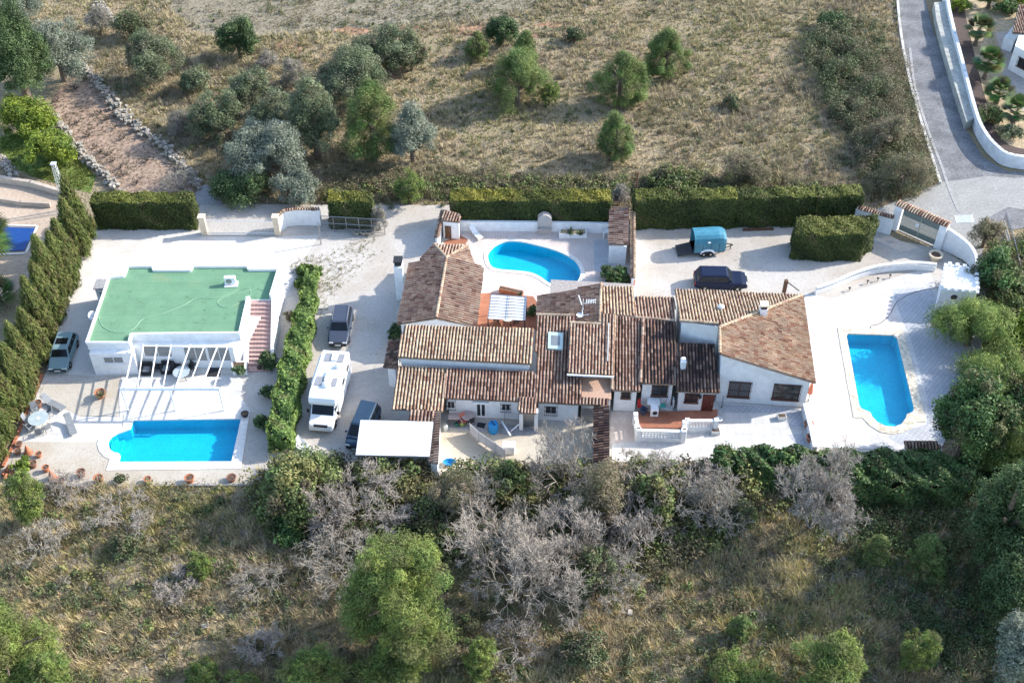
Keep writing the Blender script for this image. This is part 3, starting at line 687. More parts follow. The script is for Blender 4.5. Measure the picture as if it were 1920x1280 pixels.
# south slopes right
H1 = slope_plane((1147, 731), (1200, 733), 2.65, .25); r1 = [H1.hit(1153, 592), H1.hit(1206, 597), H1.hit(1200, 733), H1.hit(1147, 731)]
roof('roof', r1, FH, 'brown', 26, cap=[(r1[0], r1[3])]); iH1 = body(W, r1, .25, plane=H1)
H2 = slope_plane((1201, 718), (1267, 720), 3.0, .25); r2 = [H2.hit(1206, 598), H2.hit(1267, 603), H2.hit(1267, 720), H2.hit(1201, 718)]
roof('roof', r2, FH, 'dark', 27, cap=[(r2[0], r2[3])]); iH2 = body(W, r2, .2, plane=H2)
# small side roofs
sr = [P(750, 638, 2.9), P(745, 690, 2.9), P(720, 688, 2.35), P(731, 640, 2.35)]; roof('roof', sr, FH, 'dark', 28)
W.prism(inset([(p.x, p.y) for p in sr], .25), 0, 2.25)
sr = [P(772, 768, 2.35), P(816, 770, 2.35), P(812, 792, 2.0), P(766, 788, 2.0)]; roof('roof', sr, FH, 'brown', 29)
W.prism(inset([(p.x, p.y) for p in sr], .2), 0, 1.95)
obj('wall', W, WHITE, FH)
# front openings
def front(ins):     # the two corners nearest the camera
    q = sorted(ins, key=lambda p: p.y)[:2]; q = sorted(q, key=lambda p: p.x); return WallPlane(q[0], q[1])
wM = front(i1)
window(FH, wM, pxrect(wM, 838, 751, 853, 765), 1, bars=True); window(FH, wM, pxrect(wM, 940, 756, 957, 769), 1, bars=True)
door(FH, wM, pxrect(wM, 892, 753, 912, 786), WFRAME, glazed=True)
mb = MB(); a = pxrect(wM, 886, 750, 916, 753); ubox(mb, wM, a[0], a[1], a[2], a[3], .02, .3); obj('awning_box', mb, WHITE, FH)
wS = front(i2); wS = WallPlane(i1[2], i1[2] + (i1[2] - i1[3])) if False else wS
window(FH, wS, pxrect(wS, 1022, 760, 1044, 775), 1, bars=True); door(FH, wS, pxrect(wS, 1090, 766, 1114, 800), GREYM)
w1 = front(iH1); window(FH, w1, pxrect(w1, 1165, 734, 1182, 745), 1, bars=True, fm=BWOOD)
w2 = front(iH2); window(FH, w2, pxrect(w2, 1222, 721, 1252, 741), 1, bars=True, fm=BWOOD)
# porch over grey door
pr = [P(972, 744, 2.65), P(1006, 746, 2.65), P(1005, 775, 2.25), P(973, 773, 2.25)]; roof('porch_roof', pr, FH, 'mixed', 30)
base = PX([(977, 804), (1005, 806)])
for q in base: mb = MB(); mb.box((q.x, q.y + .1, 1.1), (.3, .5, 2.2)); obj('porch_pier', mb, WHITE, FH)
wpD = WallPlane(base[0] + Vector((0, .35, 0)), base[1] + Vector((0, .35, 0))); door(FH, wpD, (.15, 0, 1.15, 2.1), GREYM)
# skylight, chimney
sk = [h(1028, 624), h(1056, 626), h(1055, 657), h(1027, 655)]; up = FP.n * .2
mb = MB(); mb.slab([p + up for p in sk], 0, .2); skf = obj('skylight', mb, M('pale_skylight_frame', (.45, .55, .52), .05, 3., .5), FH); ORG[skf.name] = ORG[FH.name]
cc = sum(sk, Vector()) / 4; mb = MB(); mb.slab([cc + (p - cc) * .6 + up * 1.06 for p in sk], 0, .05); obj('pane', mb, M('skylight_glass', (.20, .22, .23), .15, 2., .15, spec=.6), skf)
ch = P(752, 556, 0); mb = MB(); mb.box((ch.x, ch.y, 1.9), (.75, 1.0, 3.8)); ck = obj('chimney', mb, WHITE, FH); ORG[ck.name] = ORG[FH.name]
mb = MB(); mb.box((ch.x, ch.y, 4.1), (.6, .7, .42)); mb.box((ch.x, ch.y, 4.36), (.8, .9, .08)); obj('chimney_cap', mb, BLACKM, ck)
mb = MB(); a = EP.hit(1141, 609); b = EP.hit(1139, 680); mb.tube([a + Vector((0, 0, .2)), b + Vector((0, 0, .2))], .045, 6); obj('pipe', mb, PALEM, FH)
# roof aerial
an = thing('roof_aerial', 'white branched television aerial on the dark west sloping farmhouse roof', 'aerial', Fpl.hit(1092, 592))
mb = MB(); mb.tube([(0, 0, 0), (0, 0, 1.9)], .035); mb.tube([(.1, .1, 1.3), (1.1, .4, 1.5)], .05); mb.tube([(-.1, 0, 1.2), (-.35, .8, 1.6)], .06); mb.tube([(0, 0, .9), (-.1, -.5, .5), (.5, -.5, .6)], .05)
for k in range(6): mb.tube([(.3 + .14 * k, -.05, 1.42), (.3 + .14 * k, .5, 1.42)], .03)
obj('mast', mb, PALEM, an)
mb = MB(); mb.lathe((-.25, -.55, .55), [(.01, -.03), (.2, 0), (.3, .06), (.2, .02), (.01, .0)], 12); obj('dish', mb, PALEM, an)

# ---------------------------------------------------------------- villa (right)
VI = thing('villa', 'tall white villa with a large pale orange hipped roof on the right plot', 'house', P(1400, 720), world=True)
VW = MB()
IP = Plane(P(1266, 543, 3.3), P(1505, 553, 3.3), P(1350, 613, 5.7)); hi = IP.hit
JP = Plane(P(1505, 553, 3.2), P(1528, 716, 3.2), P(1350, 613, 5.7)); hj = JP.hit
rI = [hi(1266, 543), hi(1505, 553), hi(1350, 613), hi(1347, 607), hi(1274, 601)]
rJ = [hj(1505, 553), hj(1528, 717), hj(1350, 663), hj(1349, 613)]
roof('roof', rI, VI, 'cream', 41, cap=[(hi(1505, 553), hi(1350, 613)), (hi(1347, 607), hi(1274, 601))])
roof('roof', rJ, VI, 'warm', 42, cap=[(hj(1349, 613), hj(1350, 663))], pitch=.25, chan=.62)
ij = inset([(p.x, p.y) for p in rJ], .3); VW.prism(ij, 0, [JP.z(p.x, p.y) - .17 for p in ij])
ii = inset([(p.x, p.y) for p in (rI[0], rI[1], rI[2], rI[4])], .25); VW.prism(ii, 0, [IP.z(p.x, p.y) - .17 for p in ii])
KP = slope_plane((1268, 733), (1348, 736), 2.75, .25); rK = [KP.hit(1270, 642), KP.hit(1340, 645), KP.hit(1341, 700), KP.hit(1349, 700), KP.hit(1349, 736), KP.hit(1268, 733)]
roof('roof', rK, VI, 'dark', 43); kb = [KP.hit(1272, 642), KP.hit(1346, 645), KP.hit(1347, 735), KP.hit(1270, 732)]; ik = body(VW, kb, .2, plane=KP)
obj('wall', VW, WHITE, VI)
wJ = WallPlane(ij[2], ij[1])
window(VI, wJ, pxrect(wJ, 1366, 715, 1407, 743), 1, bars=True, fm=WOOD, pm=M('grey_blind', (.15, .145, .145), .1, 6., .7))
window(VI, wJ, pxrect(wJ, 1449, 720, 1500, 748), 2, bars=True, fm=WOOD, pm=M('curtained_glass', (.11, .10, .085), .8, 1.6, .2, spec=.5))
wK = front(ik); window(VI, wK, pxrect(wK, 1284, 737, 1309, 753), 1, bars=True, fm=WOOD); door(VI, wK, pxrect(wK, 1316, 739, 1338, 771), WOOD)
mb = MB(); lp = wK.pt(wK.hit(1313, 738)[0], 2.1, .15); mb.lathe(lp, [(.02, -.2), (.12, -.15), (.14, .1), (.02, .25)], 8); obj('wall_lantern', mb, BLACKM, VI)
cp_ = hj(1430, 588); mb = MB(); mb.box((cp_.x, cp_.y, cp_.z + .1), (.6, .6, 1.2)); cq = obj('chimney', mb, WHITE, VI); ORG[cq.name] = ORG[VI.name]
mb = MB(); mb.box((cp_.x, cp_.y - .05, cp_.z + .85), (.5, .4, .34)); obj('shaded_opening', mb, DARKGAP, cq)  # solid dark block, the opening's shade is its colour
mb = MB(); mb.box((cp_.x, cp_.y, cp_.z + 1.09), (.72, .72, .12)); obj('chimney_cap', mb, CREAM, cq)
vp = KP.hit(1280, 688); mb = MB(); mb.box((vp.x, vp.y, vp.z + .35), (.42, .5, .9)); mb.box((vp.x, vp.y + .05, vp.z + .85), (.3, .3, .2)); obj('vent_stack', mb, WHITE, VI)
vq = hi(1351, 580); mb = MB(); mb.lathe((vq.x, vq.y, vq.z), [(.2, 0), (.22, .3), (.3, .34), (.2, .45), (.02, .5)], 10); obj('roof_vent', mb, PALEM, VI)
mb = MB(); a, b = rJ[0] + Vector((.05, 0, -.06)), rJ[1] + Vector((.05, 0, -.06)); mb.tube([a, b], .06, 6); obj('gutter', mb, BWOOD, VI)

# red deck with trellis balustrades in front of the villa door
dk = thing('entrance_deck', 'raised red tiled entrance deck with lattice balustrades by the villa door', 'deck', P(1240, 790), world=True)
dpts = PX([(1196, 776), (1268, 776), (1345, 772), (1343, 800), (1283, 806), (1280, 808), (1194, 806)]); mb = MB(); mb.prism(dpts, 0, .35); obj('deck_floor', mb, REDTILE, dk)
def lattice(p0, p1, parent, zz=.35, hh=.95):
    mb = MB(); mb.beam(Vector((p0.x, p0.y, zz + hh)), Vector((p1.x, p1.y, zz + hh)), .28, .14); mb.wall(p0, p1, .24, 0, zz + .12)
    L = (p1 - p0).length; n = max(2, round(L / .26))
    for i in range(n + 1):
        q = p0.lerp(p1, i / n); mb.box((q.x, q.y, zz + hh / 2), (.07, .12, hh - .2), math.atan2(p1.y - p0.y, p1.x - p0.x))
    for k in (.33, .58):
        mb.beam(Vector((p0.x, p0.y, zz + hh * k)), Vector((p1.x, p1.y, zz + hh * k)), .1, .07)
    for q in (p0, p1): mb.box((q.x, q.y, (zz + hh + .1) / 2), (.36, .36, zz + hh + .1))
    return obj('balustrade', mb, WHITE, parent)
lattice(P(1196, 826), P(1279, 828), dk); lattice(P(1286, 808), P(1340, 808), dk); lattice(P(1190, 797), P(1194, 822), dk); lattice(P(1281, 812), P(1281, 824), dk)

# ---------------------------------------------------------------- boundary walls, gates, kiosks
def walled(name, label, cat, pts, t, z, mat=WHITE, capmat=None, tilecap=None, closed=False, zs=None, group=None):
    T = thing(name, label, cat, sum(pts, Vector()) / len(pts), world=True, group=group)
    mb = MB()
    for i, (a, b) in enumerate(zip(pts, pts[1:])):
        za, zb_ = (zs[i], zs[i + 1]) if zs else (z, z)
        d = (b - a).normalized() * .001; mb.wall(a - d * 40, b + d * 40, t, 0, za, zb_)
    obj('wall', mb, mat, T)
    if tilecap:
        mb = MB()
        for i, (a, b) in enumerate(zip(pts, pts[1:])):
            za, zb_ = (zs[i], zs[i + 1]) if zs else (z, z)
            d = (b - a); d.z = 0; d.normalize(); n = Vector((-d.y, d.x, 0)); w2 = t / 2 + tilecap[1]
            A, B = Vector((a.x, a.y, za)), Vector((b.x, b.y, zb_)); u = Vector((0, 0, .16))
            tiles(mb, [A + u, B + u, B + n * w2, A + n * w2], tilecap[0], 50 + i, L=.4, pitch=.26); tiles(mb, [A + u, B + u, B - n * w2, A - n * w2], tilecap[0], 70 + i, L=.4, pitch=.26)
        obj('tile_cap', mb, TILE, T, recalc=False)
    if capmat:
        mb = MB()
        for i, (a, b) in enumerate(zip(pts, pts[1:])):
            za, zb_ = (zs[i], zs[i + 1]) if zs else (z, z)
            mb.beam((a.x, a.y, za + .06), (b.x, b.y, zb_ + .06), t + .08, .06)
        obj('coping', mb, capmat, T)
    return T
# mono pitch tiled wall tops in the middle yard
T = thing('yard_wall', 'tile topped white wall between the white canopy and the farmhouse yard', 'wall', P(815, 850), world=True)
a = [P(811, 770, 2.35), P(826, 772, 2.35), P(822, 868, 2.35), P(805, 866, 2.1)]; a[0].z = 2.1; roof('tile_cap', a, T, 'mixed', 61); mb = MB(); mb.prism(inset([(p.x, p.y) for p in a], .1), 0, 2.05); obj('wall', mb, WHITE, T)
T = thing('yard_wall', 'brown tile topped wall beside the white villa steps, partly under bare branches', 'wall', P(1127, 830), world=True)
a = [P(1114, 759, 2.25), P(1143, 760, 2.6), P(1143, 868, 2.6), P(1113, 866, 2.25)]; roof('tile_cap', a, T, 'dark', 62); mb = MB(); mb.prism(inset([(p.x, p.y) for p in a], .12), 0, 2.15); obj('wall', mb, WHITE, T)
# courtyard walls
walled('courtyard_wall', 'low white wall behind the kidney shaped pool', 'wall', PX([(862, 432), (1010, 433), (1145, 436)]), .25, 1.15)
walled('courtyard_wall', 'tile topped white wall running beside the kidney pool and the gravel drive', 'wall', PX([(1184, 428), (1184, 480), (1184, 552)]), .22, 1.9, tilecap=('cream', .06))
walled('courtyard_wall', 'tile topped white wall left of the kidney pool by the gravel lane', 'wall', PX([(832, 422), (826, 446), (820, 474)]), .2, 1.75, tilecap=('mixed', .06))
K = thing('garden_store', 'small tile roofed white store at the back left corner of the kidney pool', 'shed', P(850, 440), world=True)
a = [P(832, 393, 2.5), P(863, 401, 2.5), P(862, 416, 2.2), P(828, 413, 2.2)]; roof('roof', a, K, 'mixed', 63)
mb = MB(); mb.prism(inset([(p.x, p.y) for p in a], .1), 0, 2.1); q = inset([(p.x, p.y) for p in a], .1); obj('wall', mb, WHITE, K)
wk = front(q); door(K, wk, (.15, 0, .75, 1.5), BWOOD)
K = thing('garden_store', 'tall tile roofed white store at the back right corner of the kidney pool', 'shed', P(1160, 450), world=True)
a = [P(1143, 389, 2.3), P(1180, 389, 2.6), P(1178, 458, 2.6), P(1141, 458, 2.3)]; roof('roof', a, K, 'brown', 64)
mb = MB(); mb.prism(inset([(p.x, p.y) for p in a], .12), 0, 2.2); obj('wall', mb, WHITE, K)
# outdoor oven
ov = thing('outdoor_oven', 'grey domed outdoor oven niche against the white pool wall', 'outdoor oven', P(1021, 440), world=True)
p0, p1 = P(1008, 438), P(1034, 439); d = p1 - p0
prof = [(0, 0), (1, 0), (1, 1.55), (.97, 1.85), (.8, 2.1), (.62, 2.22), (.38, 2.22), (.2, 2.1), (.03, 1.85), (0, 1.55)]
mb = MB(); f = [Vector((p0.x + d.x * x, p0.y + d.y * x, z)) for x, z in prof]; k = [p + Vector((0, .6, 0)) for p in f]; n = len(f)
mb.add(f + k, [tuple(range(n)), tuple(range(n, 2 * n))[::-1]] + [(i, (i + 1) % n, n + (i + 1) % n, n + i) for i in range(n)]); obj('dome', mb, M('grey_render', (.42, .37, .34), .08, 3., .9), ov)
c = (p0 + p1) / 2; mb = MB(); mb.box((c.x, c.y - .1, .75), (d.length * 1.02, .3, .1)); obj('shelf', mb, GREYC, ov)
# left gate
lg = thing('sliding_gate', 'white barred sliding gate between cream pillars on the left plot', 'gate', P(450, 440), world=True)
for i, (x, y) in enumerate(((384, 441), (521, 441))):
    q = P(x, y); mb = MB(); mb.box((q.x, q.y + .2, 1.05), (.55, .55, 2.1)); pi = obj('pillar', mb, CREAM, lg); ORG[pi.name] = ORG[lg.name]
    mb = MB(); mb.box((q.x, q.y + .2, 2.14), (.68, .68, .09)); obj('pillar_cap', mb, CREAM, pi)
a, b = P(389, 440), P(516, 441); mb = MB()
for z in (.12, .3, 1.75): mb.beam((a.x, a.y, z), (b.x, b.y, z), .07, .06)
obj('rail', mb, PALEM, lg); mb = MB()
for i in range(49):
    q = a.lerp(b, i / 48); mb.box((q.x, q.y, .95), (.025, .03, 1.6))
obj('bars', mb, PALEM, lg)
sc = PX([(526, 434), (536, 424), (560, 421), (603, 422)]); walled('scalloped_wall', 'curved white wall with a scalloped tile edge right of the white sliding gate', 'wall', sc, .25, 1.9, tilecap=('cream', .05))
fg = thing('mesh_gate', 'grey metal framed mesh gate in front of a clipped hedge by the gravel drive', 'gate', P(665, 435), world=True)
a, b = P(604, 433), P(722, 440); mb = MB()
for i in range(6):
    q = a.lerp(b, i / 5); mb.tube([(q.x, q.y, 0), (q.x, q.y, 1.85)], .04, 6)
for z in (.15, 1.0, 1.82): mb.tube([(a.x, a.y, z), (b.x, b.y, z)], .035, 6)
obj('frame', mb, GREYM, fg); mb = MB()
for i in range(60):
    q = a.lerp(b, i / 59); mb.box((q.x, q.y, .98), (.012, .012, 1.66))
obj('mesh_panel', mb, GREYM, fg)
pst = thing('gate_post', 'thin grey post standing in the gravel left of the mesh gate', 'post', P(602, 458)); mb = MB(); mb.tube([(0, 0, 0), (0, 0, 2.6)], .05, 7); mb.box((0, 0, 2.6), (.16, .16, .05)); obj('shaft', mb, GREYM, pst)
# right entrance: tile capped wall, gate, curved wall
walled('entrance_wall', 'short white wall with a tiled top left of the green double gate', 'wall', PX([(1600, 418), (1614, 424), (1668, 439)]), .3, 2.0, tilecap=('mixed', .12))
gp0, gp1 = P(1684, 432), P(1752, 462)
eg = thing('entrance_gate', 'green grey barred double gate under a tiled lintel at the right drive', 'gate', (gp0 + gp1) / 2, world=True)
mb = MB(); gd = (gp1 - gp0).normalized(); ga = math.atan2(gd.y, gd.x)
for q in (gp0 - gd * .45, gp1 + gd * .35): mb = MB(); mb.box((q.x, q.y, 1.45), (.7, .6, 2.9), ga); obj('pillar', mb, WHITE, eg)
a, b = gp0 - gd * .85, gp1 + gd * .75; nn = Vector((-gd.y, gd.x, 0)); z = Vector((0, 0, 2.9)); u = Vector((0, 0, 3.15)); mb = MB()
tiles(mb, [a + u, b + u, b + z + nn * .45, a + z + nn * .45], 'mixed', 81); tiles(mb, [a + u, b + u, b + z - nn * .45, a + z - nn * .45], 'cream', 82); obj('tile_cap', mb, TILE, eg, recalc=False)
mid = (gp0 + gp1) / 2
for k, (a, b) in enumerate(((gp0, mid), (mid, gp1))):
    mb = MB(); L = (b - a).length; e = gd * .04; a, b = a + e, b - e
    for zz in (.25, .75, 2.0, 2.6): mb.beam((a.x, a.y, zz), (b.x, b.y, zz), .07, .08)
    for i in range(19):
        q = a.lerp(b, i / 18); mb.box((q.x, q.y, 1.35), (.06, .04, 2.4), ga)
    mb.wall(a, b, .03, .25, .75); mb.wall(a, b, .03, 1.9, 2.6); lf = obj('gate_leaf', mb, GREENM, eg); ORG[lf.name] = ORG[eg.name]
    if k == 0:
        mb = MB(); q = b - gd * .25; mb.box((q.x, q.y - .06, 1.45), (.32, .05, .38), ga); obj('letter_box', mb, WFRAME, lf)
cv = smoothline(PX([(1760, 463), (1785, 475), (1808, 487), (1822, 500), (1826, 512)]), 3); nz = len(cv)
walled('entrance_wall', 'curved white wall stepping down right of the green double gate', 'wall', cv, .3, 2, zs=[2.5 - 1.5 * (i / (nz - 1)) ** 1.3 for i in range(nz)])
# curved balustrade along the drive
cb = smoothline(PX([(1528, 552), (1560, 541), (1600, 524), (1640, 512), (1680, 507), (1715, 505), (1752, 508)]), 4)
bal = thing('curved_balustrade', 'long curved white balustrade wall between gravel drive and villa terrace', 'balustrade', P(1640, 512), world=True)
mb = MB()
for a, b in zip(cb, cb[1:]): mb.wall(a, b, .22, 0, .45)
obj('wall', mb, WHITE, bal); mb = MB()
for a, b in zip(cb, cb[1:]): mb.beam((a.x, a.y, .9), (b.x, b.y, .9), .26, .12)
obj('rail', mb, WHITE, bal); mb = MB()
tot = sum((b - a).length for a, b in zip(cb, cb[1:])); step = tot / 60; acc = 0
for a, b in zip(cb, cb[1:]):
    L = (b - a).length
    while acc < L: q = a.lerp(b, acc / L); mb.lathe((q.x, q.y, .45), [(.05, 0), (.085, .1), (.045, .22), (.06, .34)], 6); acc += step
    acc -= L
obj('baluster', mb, WHITE, bal); bal.children[-1]['kind'] = 'stuff'
# turret like garden house
tw = thing('garden_house', 'small white crenellated garden house under the willow at the terrace corner', 'shed', P(1785, 580), world=True)
tp = PX([(1752, 582), (1818, 588), (1815, 545), (1760, 537)]); mb = MB(); mb.prism([(p.x, p.y) for p in tp], 0, 2.5); obj('wall', mb, WHITE, tw)
mb = MB(); mb.prism(inset([(p.x, p.y) for p in tp], -.14), 2.5, 2.62)
for a, b in zip(tp, tp[1:] + tp[:1]):
    n = max(2, round((b - a).length / .6))
    for i in range(n): q = a.lerp(b, (i + .5) / n); mb.box((q.x, q.y, 2.74), (.3, .3, .24), math.atan2((b - a).y, (b - a).x))
obj('parapet', mb, WHITE, tw)
wt = WallPlane(tp[0], tp[1]); mb = MB(); u0, z0 = wt.hit(1789, 556)
mb.add([wt.pt(u0 + .28 * math.cos(k * math.pi / 8), 1.75 + .28 * math.sin(k * math.pi / 8), .03) for k in range(16)] + [wt.pt(u0 + .28 * math.cos(k * math.pi / 8), 1.75 + .28 * math.sin(k * math.pi / 8), -.05) for k in range(16)], [tuple(range(16))] + [(k, (k + 1) % 16, 16 + (k + 1) % 16, 16 + k) for k in range(16)]); obj('round_window', mb, GLASS, tw)
# retaining walls, road walls, dry stone walls
walled('retaining_wall', 'thin pale edging wall in front of the rectangular pool', 'wall', PX([(-20, 911), (250, 911), (472, 909)]), .18, .12, GREYC)
walled('terrace_wall', 'narrow white step wall between front patio and villa pool terrace', 'wall', PX([(1506, 770), (1518, 812), (1526, 846)]), .35, .7, zs=[.9, .75, .6])
walled('roadside_wall', 'low white kerb wall along the left side of the road', 'wall', smoothline(PX([(1680, -30), (1687, 55), (1704, 150), (1735, 260), (1762, 345)]), 4), .28, .3, CONC)
rw = smoothline(PX([(1766, -30), (1775, 40), (1797, 130), (1822, 225), (1838, 265), (1862, 295), (1895, 313), (1990, 322)]), 4)
walled('roadside_wall', 'tall curved white boundary wall along the right side of the road', 'wall', rw, .35, 1.5, M('roadside_plaster', (.70, .71, .72), .08, 1., .9, big=.15))
rb = PX([(1748, 18), (1772, 16), (1800, 130), (1822, 236), (1808, 243), (1785, 170), (1765, 100), (1752, 50)])
tag(obj('stone_ledge', MB().prism(rb, -.1, .95), M('pale_stone_ledge', (.38, .38, .34), .2, 2., .95, bump=.4, big=.2)), 'broad pale stone ledge in front of the curved white road wall', 'wall')
def drystone(label, px, w_, hh, seed):
    r = random.Random(seed); mb = MB(); pts = smoothline(PX(px), 5)
    for a, b in zip(pts, pts[1:]):
        L = (b - a).length; n = max(1, int(L / .28))
        for i in range(n * 5):
            q = a.lerp(b, r.random()) + Vector((r.gauss(0, w_ * .35), r.gauss(0, w_ * .35), 0)); s = r.uniform(.16, .42)
            mb.box((q.x, q.y, hh * r.uniform(.1, 1)), (s, s * r.uniform(.6, 1), s * .7), r.uniform(0, 3), (r.choice('XY'), r.uniform(-.5, .5)))
    return tag(obj('dry_stone_wall', mb, STONE), label, 'stone wall')
drystone('dry stone wall between the vineyard soil and the olive scrub', [(150, 122), (190, 165), (230, 215), (262, 245), (300, 272), (345, 318), (372, 352)], .9, .6, 1)
drystone('dry stone wall between the vineyard soil and the lemon trees', [(102, 222), (130, 265), (165, 300), (200, 335), (226, 362)], .7, .6, 2)
drystone('heap of pale stones at the left picture edge above the sand terrace', [(-10, 285), (8, 310), (30, 335)], .9, .5, 3)
drystone('rubble of pale stones at the top left among grey shrubs', [(180, 5), (200, 25), (222, 48)], .7, .4, 4)
walled('garden_wall', 'low sand coloured wall along the neighbouring terrace at the left edge', 'wall', PX([(-40, 334), (0, 341), (60, 350), (128, 370)]), .4, .7, M('sand_plaster', (.45, .38, .31), .12, 2., .9))
walled('garden_wall', 'second lower sand wall on the neighbouring terrace at the left edge', 'wall', PX([(-40, 372), (40, 385), (95, 388)]), .25, .5, M('sand_plaster2', (.40, .33, .27), .12, 2., .9))
# neighbour pool (blue cover) and right house
np_ = thing('covered_pool', 'small dark blue covered pool behind the cypress row', 'swimming pool', P(40, 450), world=True)
mb = MB(); mb.prism(PX([(-30, 425), (66, 428), (46, 470), (-40, 474)]), 0, .06); obj('cover', mb, M('dark_blue_cover', (.01, .055, .22), .1, 2., .4), np_)
mb = MB(); e = PX([(-34, 421), (70, 424), (49, 475), (-44, 479)]);
for a, b in zip(e, e[1:] + e[:1]): mb.wall(a, b, .2, 0, .05)
obj('coping', mb, COPE, np_)
nh = thing('neighbour_house', 'white house corner with a tiled roof at the upper right picture edge', 'house', P(1910, 120), world=True)
mb = MB(); mb.prism([(p.x, p.y) for p in PX([(1889, 130), (1925, 150), (1990, 175), (1990, 30), (1925, 30)])], 0, 3.0); mb.prism([(p.x, p.y) for p in PX([(1876, 92), (1895, 98), (1910, 80), (1892, 72)])], 0, 1.5); obj('wall', mb, WHITE, nh)
a = [P(1910, 10, 3.7), P(1990, 10, 3.7), P(1990, 70, 3.1), P(1898, 62, 3.1)]; roof('roof', a, nh, 'mixed', 65)
wn = WallPlane(P(1889, 130), P(1925, 150)); window(nh, wn, (1.0, 1.0, 2.2, 2.1), 1, bars=True, fm=BWOOD)
# white carport canopy
cn = thing('carport', 'flat white carport canopy half covering the dark blue van', 'carport', P(740, 850), world=True)
q = [P(676, 787, 2.6), P(812, 790, 2.6), P(805, 855, 2.45), P(667, 852, 2.45)]; mb = MB(); mb.slab(q, 0, .06); obj('canopy', mb, PANEL, cn)
for x, y in ((680, 790), (808, 793), (801, 852), (671, 849)): p = P(x, y, 2.45); mb = MB(); mb.tube([(p.x, p.y, 0), (p.x, p.y, 2.4)], .05, 6); obj('post', mb, GREYM, cn)
mb = MB()
for a, b in ((q[0], q[3]), (q[1], q[2]), (q[0], q[1]), (q[3], q[2])): mb.beam(a + Vector((0, 0, -.07)), b + Vector((0, 0, -.07)), .08, .1)
obj('frame', mb, GREYM, cn)
# poles
pp = thing('lattice_pylon', 'grey lattice pylon rising behind the tallest cypress', 'pylon', P(128, 395))
mb = MB(); hh = 5.6
for sx, sy in ((-1, -1), (1, -1), (1, 1), (-1, 1)): mb.tube([(.32 * sx, .32 * sy, 0), (.16 * sx, .16 * sy, hh)], .035, 5)
for i in range(12):
    z0, z1 = hh * i / 12, hh * (i + 1) / 12; r0, r1 = .32 - .16 * i / 12, .32 - .16 * (i + 1) / 12
    for (ax, ay), (bx, by) in zip(((-1, -1), (1, -1), (1, 1), (-1, 1)), ((1, -1), (1, 1), (-1, 1), (-1, -1))): mb.tube([(r0 * ax, r0 * ay, z0), (r1 * bx, r1 * by, z1)], .02, 4)
mb.box((0, 0, hh), (.5, .5, .08)); obj('lattice', mb, PALEM, pp)
wpo = thing('wooden_pole', 'thin wooden pole standing in the hedge right of the kidney pool', 'pole', P(1190, 392)); mb = MB(); mb.tube([(0, 0, 0), (0, 0, 4.3)], .09, 8, .07); obj('shaft', mb, BWOOD, wpo)
# ---------------------------------------------------------------- vehicles
def paint(name, c, rough=.35): return M(name, c, .05, 1.5, rough, spec=.25)
CARGL = M('car_glass', (.008, .010, .013), .2, 1., .08, spec=.3)
CHROME = M('chrome', (.6, .6, .6), .05, 3., .2, metal=.9)
REDL = M('red_lamp', (.45, .02, .015), .1, 3., .3)
LAMP = M('lamp_glass', (.65, .65, .62), .1, 3., .2)
def loft(mb, rings):
    n = len(rings[0]); vs = [p for r in rings for p in r]; m = len(rings)
    fs = [(i * n + k, i * n + (k + 1) % n, (i + 1) * n + (k + 1) % n, (i + 1) * n + k) for i in range(m - 1) for k in range(n)]
    return mb.add(vs, fs + [tuple(range(n))[::-1], tuple(range((m - 1) * n, m * n))])
def ring(x, zl, zt, hw):
    return [(x, -hw, zl + .12), (x, -hw * .93, zl), (x, hw * .93, zl), (x, hw, zl + .12), (x, hw * 1.0, zt - .16), (x, hw * .95, zt - .04), (x, hw * .86, zt), (x, -hw * .86, zt), (x, -hw * .95, zt - .04), (x, -hw * 1.0, zt - .16)]
def facepanel(mb, quad, m, off):     # panel inset on a quad face (corners in order), pushed out
    q = [Vector(p) for p in quad]; c = sum(q, Vector()) / 4; n = (q[1] - q[0]).cross(q[3] - q[0]).normalized()
    if n.dot(c - Vector((0, 0, 1.0))) < 0: n = -n
    (ua, ub), (va, vb) = m
    f = lambda u, v: (q[0].lerp(q[1], u)).lerp(q[3].lerp(q[2], u), v) + n * off
    t = [f(ua, va), f(ub, va), f(ub, vb), f(ua, vb)]
    mb.add(t + [p - n * (off + .03) for p in t], [(0, 1, 2, 3), (7, 6, 5, 4)] + [(i, (i + 1) % 4, 4 + (i + 1) % 4, 4 + i) for i in range(4)])
def wheels(t, xs, hw, r=.34, wd=.22):
    for x in xs:
        for s in (-1, 1):
            mb = MB(); prof = [(r * .6, -wd / 2), (r * .94, -wd / 2), (r, -wd / 4), (r, wd / 4), (r * .94, wd / 2), (r * .6, wd / 2)]
            mb.lathe((0, 0, 0), prof, 18); wo = obj('wheel', mb, TYRE, t, smooth=True); wo.rotation_euler = (R(90), 0, 0); wo.location = (x, s * (hw - wd / 2 + .03), r)
            mb = MB(); mb.lathe((0, 0, 0), [(.03, -wd * .53), (r * .3, -wd * .5), (r * .62, -wd * .42), (r * .64, 0), (r * .62, wd * .42), (r * .3, wd * .5), (.03, wd * .53)], 14); ri = obj('rim', mb, CHROME, wo)
